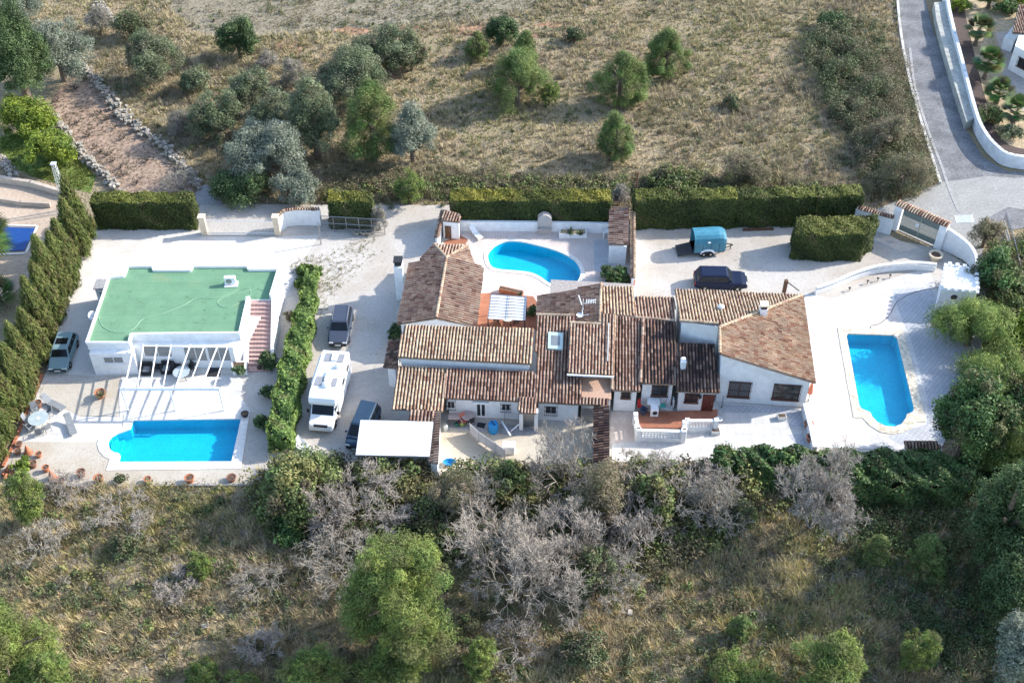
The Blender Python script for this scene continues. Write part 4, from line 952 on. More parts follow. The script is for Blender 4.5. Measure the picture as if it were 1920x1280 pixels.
def car(label, p_front, p_rear, col, L=4.4, W=1.78, H=1.5, belt=.92, hood=.30, boot=.03, rake=.55, rrake=.25, cat='car', name='parked_car', sunroof=False, boxy=False, rails=False):
    a, b = P(*p_front), P(*p_rear); d = a - b; c = (a + b) / 2
    t = thing(name, label, cat, (c.x, c.y, .0), math.atan2(d.y, d.x)); h = L / 2; hw = W / 2
    pm = col; mb = MB(); hx = h - L * hood           # base of windscreen
    hz_f = belt - (.10 if boxy else .22)
    st = [(-h, .42, belt - .18, hw * .86), (-h + .08, .32, belt - .05, hw * .95), (-h + .45, .28, belt, hw), (-h + 1.2, .26, belt + .02, hw), (0, .25, belt, hw), (hx, .25, belt, hw), (hx + .25, .26, belt - .03, hw), (h - .55, .28, hz_f + .06, hw * .98), (h - .12, .33, hz_f - .04, hw * .90), (h, .42, hz_f - .22, hw * .78)]
    loft(mb, [ring(*s) for s in st]); obj('body', mb, pm, t, smooth=False, bevel=.03)
    x0b, x1b = -h + L * boot + .1, hx + .12; x0t, x1t = x0b + rrake, x1b - rake; hb, ht = hw * .93, hw * .76; zb, zt_ = belt - .02, H - .02
    B = [(x0b, -hb, zb), (x1b, -hb, zb), (x1b, hb, zb), (x0b, hb, zb)]; T_ = [(x0t, -ht, zt_ - .06), (x1t, -ht, zt_ - .06), (x1t, ht, zt_ - .06), (x0t, ht, zt_ - .06)]
    U = [(x0t + .1, -ht * .9, zt_), (x1t - .12, -ht * .9, zt_), (x1t - .12, ht * .9, zt_), (x0t + .1, ht * .9, zt_)]
    mb = MB(); mb.add(B + T_ + U, [(0, 3, 2, 1), (8, 9, 10, 11)] + [(i, (i + 1) % 4, 4 + (i + 1) % 4, 4 + i) for i in range(4)] + [(4 + i, 4 + (i + 1) % 4, 8 + (i + 1) % 4, 8 + i) for i in range(4)])
    obj('cabin', mb, pm, t, bevel=.03)
    mb = MB(); facepanel(mb, [B[1], B[2], T_[2], T_[1]], ((.06, .94), (.06, .93)), .012); obj('windscreen', mb, CARGL, t)
    mb = MB(); facepanel(mb, [B[3], B[0], T_[0], T_[3]], ((.08, .92), (.25, .92)), .012); obj('rear_window', mb, CARGL, t)
    for i0, i1 in ((0, 1), (2, 3)):
        cuts = [(.05, .30), (.33, .62), (.65, .93)] if i0 == 0 else [(.07, .35), (.38, .67), (.70, .95)]
        for u in cuts:
            mb = MB(); facepanel(mb, [B[i0], B[i1], T_[i1], T_[i0]], (u, (.12, .88)), .012); obj('side_window', mb, CARGL, t)
    wheels(t, (-h + L * .19, h - L * .19), hw, .33 if not boxy else .37)
    for s in (-1, 1):
        mb = MB(); mb.box((h - .13, s * hw * .64, hz_f - .14), (.2, .38, .15)); obj('headlight', mb, LAMP, t, bevel=.03)
        mb = MB(); mb.box((-h + .03, s * hw * .74, belt - .26), (.12, .2, .3)); obj('tail_light', mb, REDL, t)
        mb = MB(); mb.box((hx - .18, s * (hw + .09), belt + .08), (.12, .2, .14)); obj('wing_mirror', mb, pm, t, bevel=.03)
        for xd in (hx - .55, hx - 1.5):
            mb = MB(); mb.box((xd, s * (hw + .005), belt - .22), (.16, .03, .035)); obj('door_handle', mb, BLACKM, t)
    mb = MB(); mb.box((h - .06, 0, .42), (.14, W * .82, .18)); mb.box((-h + .04, 0, .48), (.14, W * .88, .2)); obj('bumper', mb, M('black_bumper', (.03, .032, .035), .1, 4., .6), t, bevel=.03)
    mb = MB(); mb.box((h - .03, 0, hz_f - .17), (.1, W * .42, .12)); obj('grille', mb, BLACKM, t)
    mb = MB(); mb.box((h + .015, 0, .44), (.02, .5, .11)); obj('number_plate', mb, WFRAME, t)
    if sunroof: mb = MB(); mb.box((.15 + (x0t + x1t) / 2, 0, zt_ + .005), (.75, 1.0, .02)); obj('sunroof', mb, CARGL, t)
    if rails:
        mb = MB()
        for s in (-1, 1): mb.tube([(x0t + .1, s * ht * .92, zt_ + .04), (x1t - .15, s * ht * .92, zt_ + .04)], .025, 5)
        obj('roof_rail', mb, GREYM, t)
    return t
TEAL = paint('silver_green_paint', (.17, .25, .26)); SLATE = paint('slate_blue_paint', (.05, .062, .09)); NAVY = paint('dark_navy_paint', (.006, .011, .035)); VANB = paint('steel_blue_paint', (.025, .05, .085))
car('silver green estate car parked between the cypress row and green roofed house', (112, 697), (131, 642), TEAL, 4.25, 1.75, 1.5, sunroof=True, rake=.5)
car('slate blue estate car parked nose towards the camper van', (635, 650), (645, 592), SLATE, 4.5, 1.82, 1.6, rails=True, rake=.6, belt=.98)
car('dark navy off road car on the white gravel drive behind the villa', (1399, 535), (1300, 533), NAVY, 4.75, 1.95, 1.7, belt=1.02, hood=.31, boot=.01, rake=.5, rrake=.3, boxy=True)
car('steel blue van with its front half under the white canopy', (671, 836), (693, 784), VANB, 4.5, 1.8, 1.8, belt=1.05, hood=.2, rake=.7, rrake=.15)
# camper van
fa, ra = P(604, 810), P(636, 705); d = (fa - ra).normalized(); cv_ = (fa + ra) / 2
mh = thing('camper_van', 'white camper van with roof boxes parked along the vine hedge', 'camper van', (cv_.x, cv_.y, 0), math.atan2(d.y, d.x))
CW = M('camper_white', (.76, .76, .75), .03, 1.5, .4, spec=.5)
Lh = 3.35; hw = 1.1
mb = MB(); prof = [(-Lh, .45), (-Lh, 2.8), (-Lh + .12, 2.92), (1.55, 2.92), (2.05, 2.72), (2.2, 2.35), (2.1, 2.0), (1.35, 1.95), (1.35, .45)]
n = len(prof); mb.add([(x, -hw, z) for x, z in prof] + [(x, hw, z) for x, z in prof], [tuple(range(n)), tuple(range(n, 2 * n))[::-1]] + [(i, (i + 1) % n, n + (i + 1) % n, n + i) for i in range(n)]); obj('body', mb, CW, mh, bevel=.05)
prof = [(1.36, .4), (1.36, 1.95), (1.78, 1.98), (2.5, 1.22), (3.25, 1.0), (3.38, .8), (3.38, .4)]; h2_ = .98
mb = MB(); n = len(prof); mb.add([(x, -h2_, z) for x, z in prof] + [(x, h2_, z) for x, z in prof], [tuple(range(n)), tuple(range(n, 2 * n))[::-1]] + [(i, (i + 1) % n, n + (i + 1) % n, n + i) for i in range(n)]); obj('cab', mb, CW, mh, bevel=.05)
mb = MB(); facepanel(mb, [(2.5, -h2_, 1.22), (2.5, h2_, 1.22), (1.78, h2_, 1.98), (1.78, -h2_, 1.98)], ((.05, .95), (.06, .9)), .012); obj('windscreen', mb, CARGL, mh)
for s in (-1, 1):
    mb = MB(); mb.box((1.85, s * (h2_ + .005), 1.5), (.6, .03, .45)); obj('side_window', mb, CARGL, mh)
    mb = MB(); mb.box((3.3, s * .72, .88), (.14, .3, .16)); obj('headlight', mb, LAMP, mh, bevel=.02)
    mb = MB(); mb.box((2.2, s * 1.22, 1.35), (.12, .22, .32)); obj('wing_mirror', mb, BLACKM, mh, bevel=.02)
    for x in (-2.3, -.7):
        mb = MB(); mb.box((x, s * (hw + .005), 2.0), (.8, .03, .5)); obj('living_window', mb, CARGL, mh, bevel=.01)
mb = MB(); mb.box((3.34, 0, .88), (.12, 1.1, .2)); obj('grille', mb, BLACKM, mh)
mb = MB(); mb.box((3.36, 0, .52), (.2, 1.9, .2)); obj('bumper', mb, PALEM, mh, bevel=.03)
mb = MB(); mb.box((-1.1, -hw - .06, 2.74), (3.3, .14, .14)); obj('awning', mb, PALEM, mh, bevel=.02)
for x, y, sx, sy in ((-2.4, -.45, .95, .5), (-2.4, .62, .95, .5), (.35, -.55, 1.0, .62), (.35, .68, .9, .4)):
    mb = MB(); mb.box((x, y, 2.95), (sx, sy, .05)); obj('solar_panel', mb, M('solar_grey', (.25, .25, .26), .1, 3., .3), mh)
mb = MB(); mb.box((-2.4, .08, 3.0), (.75, .5, .16)); obj('roof_box', mb, CW, mh, bevel=.05)
mb = MB(); mb.box((-.2, .1, 3.02), (1.1, .55, .2)); obj('roof_box', mb, CW, mh, bevel=.05)
mb = MB(); mb.lathe((.75, .1, 2.93), [(.36, 0), (.36, .12), (.28, .24), (.1, .3), (.01, .31)], 16); obj('dome', mb, CW, mh, smooth=True)
mb = MB(); mb.lathe((-1.35, .55, 2.93), [(.22, 0), (.22, .2), (.16, .26), (.01, .28)], 12); obj('roof_vent', mb, PALEM, mh, smooth=True)
wheels(mh, (-1.9, 2.45), 1.0, .36, .24)
# horse trailer
fa, ra = P(1352, 468), P(1296, 471); d = (fa - ra).normalized(); ct = (fa + ra) / 2
ht_ = thing('horse_trailer', 'light blue horse trailer with its dark ramp lowered beside the hedge', 'trailer', (ct.x, ct.y, 0), math.atan2(d.y, d.x))
TB = M('turquoise_paint', (.055, .21, .285), .12, 2., .4, coat=.2, big=.15)
arc = [(-.88, .55), (-.9, 1.6), (-.82, 2.05), (-.6, 2.28), (-.25, 2.38), (.25, 2.38), (.6, 2.28), (.82, 2.05), (.9, 1.6), (.88, .55)]
mb = MB(); n = len(arc); rings_ = []
for x, k in ((-1.45, 1), (.9, 1), (1.3, .96), (1.55, .86)): rings_.append([(x, y * (1 if k == 1 else .5 + k / 2), .55 + (z - .55) * k) for y, z in arc])
vs = [p for r in rings_ for p in r]; fs = [(i * n + k, i * n + k + 1, (i + 1) * n + k + 1, (i + 1) * n + k) for i in range(3) for k in range(n - 1)] + [tuple(range(3 * n, 4 * n))] + [(i * n, (i + 1) * n, (i + 1) * n + n - 1, i * n + n - 1) for i in range(3)]
mb.add(vs, fs); bo = obj('body', mb, TB, ht_, recalc=False); so_ = bo.modifiers.new('thick', 'SOLIDIFY'); so_.thickness = .05
mb = MB()
for x in (-1.4, -.62, .16, .92):
    for (y0, z0), (y1, z1) in zip(arc, arc[1:]): mb.beam((x, y0 * 1.02, z0 + .02), (x, y1 * 1.02, z1 + .02), .06, .03)
obj('rib', mb, M('dark_blue_trim', (.015, .06, .10), .1, 3., .5), ht_)
mb = MB(); mb.box((-2.15, 0, .30), (1.45, 1.6, .08), 0, ('Y', -.22)); obj('ramp', mb, M('dark_ramp', (.05, .052, .055), .2, 5., .9), ht_)
mb = MB(); mb.box((0, 0, .5), (3.0, 1.8, .1)); obj('floor', mb, BLACKM, ht_)
for s in (-1, 1):
    mb = MB(); mb.tube([(-.75 + .62 * (1 - math.cos(k * math.pi / 8)), s * .98, .45 + .38 * math.sin(k * math.pi / 8)) for k in range(9)], .1, 6); obj('mudguard', mb, WFRAME, ht_)
wheels(ht_, (-.45, .2), .98, .29, .18)
mb = MB(); mb.tube([(1.4, -.5, .5), (2.5, 0, .5)], .05); mb.tube([(1.4, .5, .5), (2.5, 0, .5)], .05); mb.tube([(2.3, 0, 0), (2.3, 0, .7)], .04); obj('drawbar', mb, BLACKM, ht_)
mb = MB(); mb.lathe((-.1, -.95, 1.75), [(.01, -.02), (.14, 0), (.01, .02)], 10); obj('badge', mb, WFRAME, ht_)

# ---------------------------------------------------------------- garden furniture and small things
def chair_mesh(kind, mat, fr):
    pass
def make_chair(label, p, rz, mat, fr, group=None):
    t = thing('garden_chair', label, 'chair', p, rz, group)
    mb = MB(); mb.box((0, 0, .43), (.5, .48, .05)); obj('seat', mb, mat, t)
    mb = MB(); mb.box((-.27, 0, .75), (.05, .48, .6), 0, ('Y', -.2)); obj('backrest', mb, mat, t)
    for x in (-.22, .22):
        for y in (-.24, .24): mb = MB(); mb.tube([(x, y, 0), (x * .95, y, .44)], .022, 5); obj('leg', mb, fr, t)
    for y in (-.27, .27): mb = MB(); mb.tube([(-.27, y, .66), (.2, y, .64), (.22, y, .42)], .022, 5); obj('armrest', mb, fr, t)
    return t
def make_table(label, p, r, top, fr, rz=0, h=.73):
    t = thing('garden_table', label, 'table', p, rz); mb = MB(); mb.lathe((0, 0, h - .03), [(r * .98, 0), (r, .015), (r * .98, .03)], 28); obj('tabletop', mb, top, t)
    for k in range(4):
        a_ = k * math.pi / 2 + .78; mb = MB(); mb.tube([(r * .75 * math.cos(a_), r * .75 * math.sin(a_), 0), (r * .35 * math.cos(a_), r * .35 * math.sin(a_), h - .03)], .025, 5); obj('leg', mb, fr, t)
    return t
c0 = P(76, 795); tp_ = make_table('round grey glass table on the white terrace by the cypress row', (c0.x, c0.y, 0), .82, TABGLASS, GREYM)
mb = MB(); mb.lathe((0, 0, .735), [(.02, 0), (.16, .01), (.02, .03)], 12); tag(obj('table_dish', mb, WFRAME), 'small white dish on the round grey glass table', 'dish').location = (c0.x, c0.y, 0)
g = 'grey chairs round the glass terrace table'
for lab, x, y in (('pale grey chair behind the round glass table', 68, 774), ('dark grey chair pulled out right behind the round glass table', 93, 780), ('grey chair right in front of the round glass table', 90, 808), ('grey chair in front of the round glass table with folded footrest', 76, 815), ('grey chair left in front of the round glass table', 58, 808), ('grey chair at the left side of the round glass table by the hedge', 54, 793)):
    p = P(x, y); dd_ = c0 - p; make_chair(lab, (p.x, p.y, 0), math.atan2(dd_.y, dd_.x), FABGREY, GREYM, g)
def lounger(label, pa, pb, mat):       # head, foot
    a, b = P(*pa), P(*pb); d = b - a; t = thing('sun_lounger', label, 'sun lounger', (a.x, a.y, 0), math.atan2(d.y, d.x)); L = d.length
    mb = MB(); mb.beam((.62, 0, .36), (L, 0, .34), .56, .05); obj('seat', mb, mat, t)
    mb = MB(); mb.beam((0, 0, .78), (.65, 0, .36), .56, .05); obj('backrest', mb, mat, t)
    mb = MB(); mb.beam((-.02, 0, .84), (.16, 0, .73), .4, .06); obj('headrest', mb, mat, t)
    for x in (.5, L - .3):
        for s in (-1, 1): mb = MB(); mb.tube([(x - .2, s * .3, 0), (x + .15, s * .28, .36)], .022, 5); obj('leg', mb, GREYM, t)
    return t
lounger('grey sun lounger lying crosswise beside the brown pot on the white terrace', (84, 752), (122, 771), FABGREY)
lounger('grey reclining sun lounger between glass table and pool step end', (129, 787), (140, 818), FABGREY)
c1 = P(343, 708); make_table('round pale glass table under the white pergola', (c1.x, c1.y, 0), .72, TABGLASS, BLACKM)
g = 'black chairs under the pergola'
for lab, x, y, m in (('black chair at the back left of the pergola glass table', 334, 690, FABDARK), ('black chair at the back right of the pergola glass table', 362, 690, FABDARK), ('black chair at the right side of the pergola glass table', 358, 697, FABDARK), ('dark chair at the left side of the pergola glass table', 330, 699, FABDARK)):
    p = P(x, y); dd_ = c1 - p; make_chair(lab, (p.x, p.y, 0), math.atan2(dd_.y, dd_.x), m, BLACKM, g)
def armchair(label, p, rz, wdt=.85, cat='armchair', name='rattan_armchair'):
    t = thing(name, label, cat, p, rz)
    mb = MB(); mb.box((0, 0, .22), (.8, wdt, .4)); obj('seat', mb, FABDARK, t, bevel=.03); mb = MB(); mb.box((-.36, 0, .55), (.14, wdt, .7)); obj('backrest', mb, FABDARK, t, bevel=.03)
    for s in (-1, 1): mb = MB(); mb.box((0, s * (wdt / 2 - .05), .42), (.8, .12, .55)); obj('armrest', mb, FABDARK, t, bevel=.03)
    mb = MB(); mb.box((.05, 0, .46), (.62, wdt - .26, .1)); obj('cushion', mb, FABGREY, t, bevel=.03)
for lab, x, y, wd_ in (('black rattan armchair at the left end of the pergola terrace', 277, 698, .9), ('black rattan armchair between the other seats under the pergola', 314, 696, .9)):
    p = P(x, y); armchair(lab, (p.x, p.y, 0), R(-90), wd_)
p = P(296, 693); t = thing('low_table', 'low black table between the two rattan armchairs', 'table', (p.x, p.y, 0)); mb = MB(); mb.box((0, 0, .4), (.75, .6, .05)); obj('tabletop', mb, FABDARK, t)
for x in (-.32, .32):
    for y in (-.25, .25): mb = MB(); mb.box((x, y, .19), (.05, .05, .38)); obj('leg', mb, BLACKM, t)
a, b, c, d = PX([(393, 683), (417, 683), (411, 706), (386, 706)]); mb = MB(); mb.prism([a, b, c, d], .006, .03); tag(obj('floor_mat', mb, FABDARK), 'black rectangular mat on the terrace at the right end of the pergola', 'mat')
pb_ = thing('planter_box', 'white masonry planter with small shrubs at the foot of the stair', 'planter', P(449, 695), world=True)
mb = MB(); q = PX([(438, 703), (464, 703), (464, 688), (436, 688)]); mb.prism(q, 0, .75); obj('trough', mb, WHITE, pb_)
mb = MB(); mb.prism(inset(q, .14), .75, .76); obj('soil', mb, SOIL, pb_)
gw = thing('stair_step', 'terracotta coloured tile step with a dark pot recess at the stair foot', 'step', P(487, 690), world=True)
mb = MB(); mb.prism(PX([(466, 698), (507, 697), (510, 690), (467, 690)]), 0, .14); obj('tread', mb, STEPTILE, gw)
# ---- pots
def pot(label, x, y, r=.28, h=.45, mat=TERRA, group=None, lying=False, soil=True):
    p = P(x, y); t = thing('plant_pot', label, 'plant pot', (p.x, p.y, .01), 0, group)
    mb = MB(); mb.lathe((0, 0, 0), [(r * .68, 0), (r * .95, h * .8), (r * 1.08, h * .82), (r * 1.08, h), (r * .9, h), (r * .86, h * .9), (.01, h * .88)], 16); o = obj('pot', mb, mat, t, smooth=False)
    mb = MB(); mb.lathe((0, 0, h * .89), [(.01, 0), (r * .84, .0), (.01, .03)], 12); s_ = obj('soil', mb, SOIL, t)
    if lying: t.rotation_euler = (R(80), 0, R(50)); t.location.z = r
    return t
POTS = [('small brown pot nearest the brick edge of the cypress row', 37, 836, .26, .35, TERRA2), ('round brown pot left of the upper terracotta cone', 35, 850, .27, .4, TERRA2), ('small pale banded pot right of the upper terracotta cone', 74, 856, .25, .4, TERRA),
 ('brown pot right of the yellow green tub plant', 64, 875, .3, .5, TERRA2), ('terracotta pot left above the lower terracotta cone', 88, 883, .27, .5, TERRA), ('brown pot partly under the bare twigs below the lower cone', 115, 906, .3, .45, TERRA2),
 ('brown wide pot with dry stems left of the pool front corner', 154, 892, .34, .55, TERRA2), ('pale red pot with a stick plant in front of the pool left corner', 187, 904, .36, .6, TERRA), ('brown pot with a grey bush in front of the pool coping', 227, 902, .3, .45, TERRA2),
 ('dull orange pot second from the grey bush pot in front of the pool', 278, 903, .28, .4, TERRA), ('round orange pot in front of the middle of the pool', 357, 903, .36, .55, TERRA), ('square looking dark orange pot in front of the pool right corner', 435, 900, .36, .4, TERRA2),
 ('large terracotta pot with a pale cactus plant on the gravel patch', 190, 744, .42, .6, TERRA), ('brown pot beside the crosswise grey sun lounger', 73, 763, .34, .55, TERRA2), ('black tub at the back right corner of the pool coping', 460, 780, .3, .35, FABDARK),
 ('small dark pot on the tile step at the stair foot', 487, 692, .2, .25, FABDARK), ('terracotta flower pot on the white step wall by the villa corner', 1515, 800, .36, .5, TERRA), ('terracotta flower pot at the lower end of the white step wall', 1519, 826, .36, .5, TERRA), ('large stone flower pot at the corner of the green double gate', 1752, 487, .6, .7, CREAM)]
for q in POTS: pot(*q)
for lab, x, y in (('leaning terracotta cone among the pots on the left gravel terrace', 54, 850), ('lower terracotta cone beside the bare bush on the gravel terrace', 99, 897)):
    p = P(x, y); t = thing('terracotta_cone', lab, 'garden ornament', (p.x, p.y, 0), 0); mb = MB(); mb.lathe((0, 0, 0), [(.34, 0), (.33, .08), (.26, .35), (.12, .75), (.02, 1.0)], 14); obj('cone', mb, TERRA, t); mb = MB(); mb.lathe((0, 0, .0), [(.36, 0), (.38, .05), (.35, .1)], 14); obj('foot', mb, TERRA2, t)
g = 'stacked terracotta jars'
r_ = random.Random(3)
for i, (x, y) in enumerate(((6, 893), (14, 889), (18, 896), (26, 905), (10, 901))):
    p = P(x, y); mb = MB(); mb.tube([(0, 0, .16), (0, .6, .2)], .17, 10, .13); o = tag(obj('clay_pipe', mb, TERRA if i != 3 else TERRA2), 'terracotta pipe lying in the heap at the lower left terrace corner', 'clay pipe', g); o.location = (p.x, p.y, .14 * (i % 2)); o.rotation_euler = (0, 0, r_.uniform(-.5, .3))
edge = smoothline(PX([(79, 702), (66, 735), (52, 770), (40, 800), (24, 838), (6, 875)]), 6); mb = MB()
for i, (a, b) in enumerate(zip(edge, edge[1:])): mb.wall(a, b - (b - a) * .08, .22, 0, .14)
tag(obj('brick_edging', mb, TERRA), 'orange brick edging along the foot of the cypress row', 'edging')
# pool lamps around and dark pumps: small spot lamps on the terrace front
g = 'small dark post feet along the pergola front'
# ---- middle yard things
bp_ = P(925, 809); t = thing('water_barrel', 'blue plastic barrel standing in the farmhouse yard', 'barrel', (bp_.x, bp_.y, 0)); mb = MB(); mb.lathe((0, 0, 0), [(.34, 0), (.37, .05), (.4, .3), (.41, .33), (.4, .36), (.41, .62), (.4, .65), (.38, .95), (.33, 1.02), (.3, 1.02), (.29, .98), (.01, .98)], 18); obj('drum', mb, BLUEPL, t, smooth=False); mb = MB(); mb.box((0, 0, 1.0), (.09, .5, .03), .6); obj('lid_bar', mb, BLACKM, t)
p = P(843, 870); t = thing('blue_bucket', 'crumpled bright blue tub at the front edge of the yard', 'tub', (p.x, p.y, 0)); mb = MB(); mb.lathe((0, 0, 0), [(.25, 0), (.42, .3), (.46, .32), (.4, .3), (.22, .05), (.01, .04)], 9, 1.2, .8); obj('tub', mb, BLUEPL, t)
scn = thing('privacy_screen', 'long pale cloth screen stretched diagonally across the yard', 'screen', P(910, 850), world=True)
s_pts = [P(881, 812), P(898, 828), P(912, 838), P(930, 850), P(947, 862)]
for i, (a, b) in enumerate(zip(s_pts, s_pts[1:])): mb = MB(); mb.wall(a, b, .03, .12, 1.2); obj('panel', mb, M('pale_lilac_cloth', (.50, .48, .48), .08, 2., .9), scn)
for q in s_pts: mb = MB(); mb.tube([(q.x, q.y, 0), (q.x, q.y, 1.3)], .03, 6); obj('post', mb, GREYM, scn)
p = P(954, 846); t = thing('white_chest', 'white storage chest in the yard beside the diagonal screen', 'chest', (p.x, p.y, 0), R(-4)); mb = MB(); mb.box((0, 0, .4), (.95, .7, .8)); obj('box', mb, WFRAME, t, bevel=.02); mb = MB(); mb.box((0, 0, .84), (1.0, .74, .07)); obj('lid', mb, WFRAME, t, bevel=.02)
p0, p1 = P(946, 800), P(958, 820); mb = MB(); a, b = P(941, 789, .6), P(957, 815, .9); mb.beam(a, b, .12, .1); a2, b2 = P(958, 808, .5), P(973, 795, .9); mb.tube([a2, b2], .05); tag(obj('white_plank', mb, WFRAME), 'white plank leaning beside the chest in the yard', 'plank')
a, b, c, d = PX([(896, 792), (911, 794), (908, 803), (893, 800)]); mb = MB(); mb.prism([a, b, c, d], .012, .04); tag(obj('door_mat', mb, FABDARK), 'dark doormat in front of the white glazed farmhouse door', 'mat')
p = P(852, 792); t = thing('yard_table', 'small pale table with clutter left of the glazed farmhouse door', 'table', (p.x, p.y, 0)); mb = MB(); mb.box((0, 0, .72), (.9, .6, .05)); obj('tabletop', mb, M('faded_pink_top', (.46, .36, .33), .1, 2., .8), t)
for x in (-.4, .4):
    for y in (-.25, .25): mb = MB(); mb.box((x, y, .35), (.05, .05, .7)); obj('leg', mb, BWOOD, t)
p = P(878, 790); t = thing('yard_table', 'round dusty pink table near the glazed farmhouse door', 'table', (p.x, p.y, 0)); mb = MB(); mb.lathe((0, 0, .7), [(.55, 0), (.55, .04)], 18); obj('tabletop', mb, M('dusty_top', (.42, .33, .30), .1, 2., .8), t); mb = MB(); mb.tube([(0, 0, 0), (0, 0, .7)], .06); obj('leg', mb, BWOOD, t)
p = P(870, 795); make_chair('small coral pink chair between the two yard tables', (p.x, p.y, 0), R(-60), M('coral_plastic', (.5, .16, .11), .1, 3., .6), PALEM)
for lab, x, y, c_ in (('dark green ball pot in front of the coral chair', 857, 798, (.02, .10, .07)), ('magenta ball shaped pot in front of the coral chair', 862, 795, (.22, .015, .06)), ('lime green ring pot in front of the coral chair', 867, 797, (.25, .32, .05))):
    p = P(x, y); t = thing('ball_pot', lab, 'pot', (p.x, p.y, 0)); mb = MB(); mb.lathe((0, 0, 0), [(.12, 0), (.22, .1), (.24, .2), (.16, .34), (.1, .36)], 12); obj('pot', mb, M(lab.split()[0] + '_' + lab.split()[1] + '_glaze', c_, .1, 3., .4), t); mb = MB(); mb.lathe((0, 0, .35), [(.09, 0), (.09, .01)], 10); obj('soil', mb, SOIL, t)
p = P(876, 800); make_chair('black chair beside the round dusty pink table', (p.x + .25, p.y + .25, 0), R(120), FABDARK, BLACKM)
wr = thing('clothes_rack', 'thin wire clothes rack left of the grey porch door', 'rack', P(962, 797), world=True); mb = MB()
a, b = P(946, 797), P(972, 798)
for q in (a, b): mb.tube([(q.x, q.y, 0), (q.x, q.y, .95)], .02, 5); mb.tube([(q.x, q.y + .5, 0), (q.x, q.y + .5, .95)], .02, 5)
for k in range(6): mb.tube([(a.x, a.y + .1 * k, .95), (b.x, b.y + .1 * k, .95)], .012, 4)
obj('frame', mb, GREYM, wr)
p = P(836, 806); t = thing('gas_bottle', 'pale grey gas bottle against the yard wall', 'gas bottle', (p.x, p.y, 0)); mb = MB(); mb.lathe((0, 0, 0), [(.16, 0), (.18, .05), (.18, .5), (.1, .62), (.05, .64)], 12); obj('cylinder', mb, PALEM, t); mb = MB(); mb.lathe((0, 0, .63), [(.09, 0), (.09, .1)], 10); obj('valve_guard', mb, GREYM, t)
# white fly sheet at the front of the drive
f4 = PX([(549, 836), (560, 822), (577, 838), (597, 856), (578, 858)]); mb = MB(); zz = [.35, .5, .45, .2, .1]; mb.prism([(p.x, p.y) for p in f4], .02, zz); tag(obj('white_tarpaulin', mb, SHEET), 'white tarpaulin heap at the front of the drive below the camper van', 'tarpaulin')
# ---- courtyard by the kidney pool
p = P(893, 447); lounger('white sun lounger at the back left of the kidney pool', (884, 434), (902, 452), WFRAME)
t = thing('planter_box', 'long white planter with agaves against the pool wall', 'planter', P(1073, 442), world=True); q = PX([(1048, 447), (1100, 447), (1099, 436), (1049, 436)]); mb = MB(); mb.prism(q, 0, .5); obj('trough', mb, WHITE, t); mb = MB(); mb.prism(inset(q, .12), .5, .52); obj('soil', mb, SANDY, t)
p = P(1136, 446); t = thing('white_table', 'small white shelf table beside the right pool store', 'table', (p.x, p.y, 0)); mb = MB(); mb.box((0, 0, .85), (.6, .45, .06)); obj('tabletop', mb, WFRAME, t); mb = MB(); mb.box((-.22, 0, .42), (.08, .4, .82)); mb.box((.22, 0, .42), (.08, .4, .82)); obj('leg', mb, WFRAME, t)
cnp = thing('shade_canopy', 'white slatted sail canopy over the red tiled dining corner', 'canopy', P(953, 590), world=True)
q = [P(921, 552, 2.4), P(987, 557, 2.4), P(984, 601, 2.4), P(915, 598, 2.4)]
mb = MB(); ns = 8
for i in range(ns):
    t0, t1 = i / ns, (i + 1) / ns
    for k in range(4):
        f0, f1 = t0 + (t1 - t0) * k / 4, t0 + (t1 - t0) * (k + 1) / 4; s0, s1 = -.06 * math.sin(math.pi * k / 4), -.06 * math.sin(math.pi * (k + 1) / 4)
        a, b = q[0].lerp(q[3], f0), q[1].lerp(q[2], f0); c, d = q[1].lerp(q[2], f1), q[0].lerp(q[3], f1)
        mb.poly([a + Vector((0, 0, s0)), b + Vector((0, 0, s0)), c + Vector((0, 0, s1)), d + Vector((0, 0, s1))])
ca = obj('sail', mb, CANVAS, cnp); ca.modifiers.new('thick', 'SOLIDIFY').thickness = .02
for p in q: mb = MB(); mb.tube([(p.x, p.y, 0), (p.x, p.y, 2.45)], .05, 6); obj('post', mb, BLACKM, cnp)
mb = MB()
for i in range(ns + 1): mb.beam(q[0].lerp(q[3], i / ns) + Vector((0, 0, .05)), q[1].lerp(q[2], i / ns) + Vector((0, 0, .05)), .03, .03)
for i in (0, 1): mb.beam(q[i * 1] + Vector((0, 0, .06)), q[3 - i] + Vector((0, 0, .06)), .09, .09)
mb.beam(q[0].lerp(q[1], .52) + Vector((0, 0, .1)), q[3].lerp(q[2], .52) + Vector((0, 0, .1)), .06, .05); obj('frame', mb, GREYM, cnp)
t = thing('trough_planter', 'long terracotta planter trough behind the white sail canopy', 'planter', P(962, 550), world=True); a, b = P(937, 546), P(980, 556); mb = MB(); mb.wall(a, b, .45, 0, .5); obj('trough', mb, TERRA, t); mb = MB(); mb.wall(a, b, .3, .5, .52); obj('soil', mb, SOIL, t)
p = P(952, 606); make_table('round white table at the front edge of the sail canopy', (p.x, p.y, 0), .55, WFRAME, BWOOD)
p = P(931, 607); make_chair('brown chair left of the round white courtyard table', (p.x, p.y, 0), 0, BWOOD, BWOOD, 'courtyard chairs'); p = P(968, 609); make_chair('brown chair right of the round white courtyard table', (p.x, p.y, 0), R(180), BWOOD, BWOOD, 'courtyard chairs')
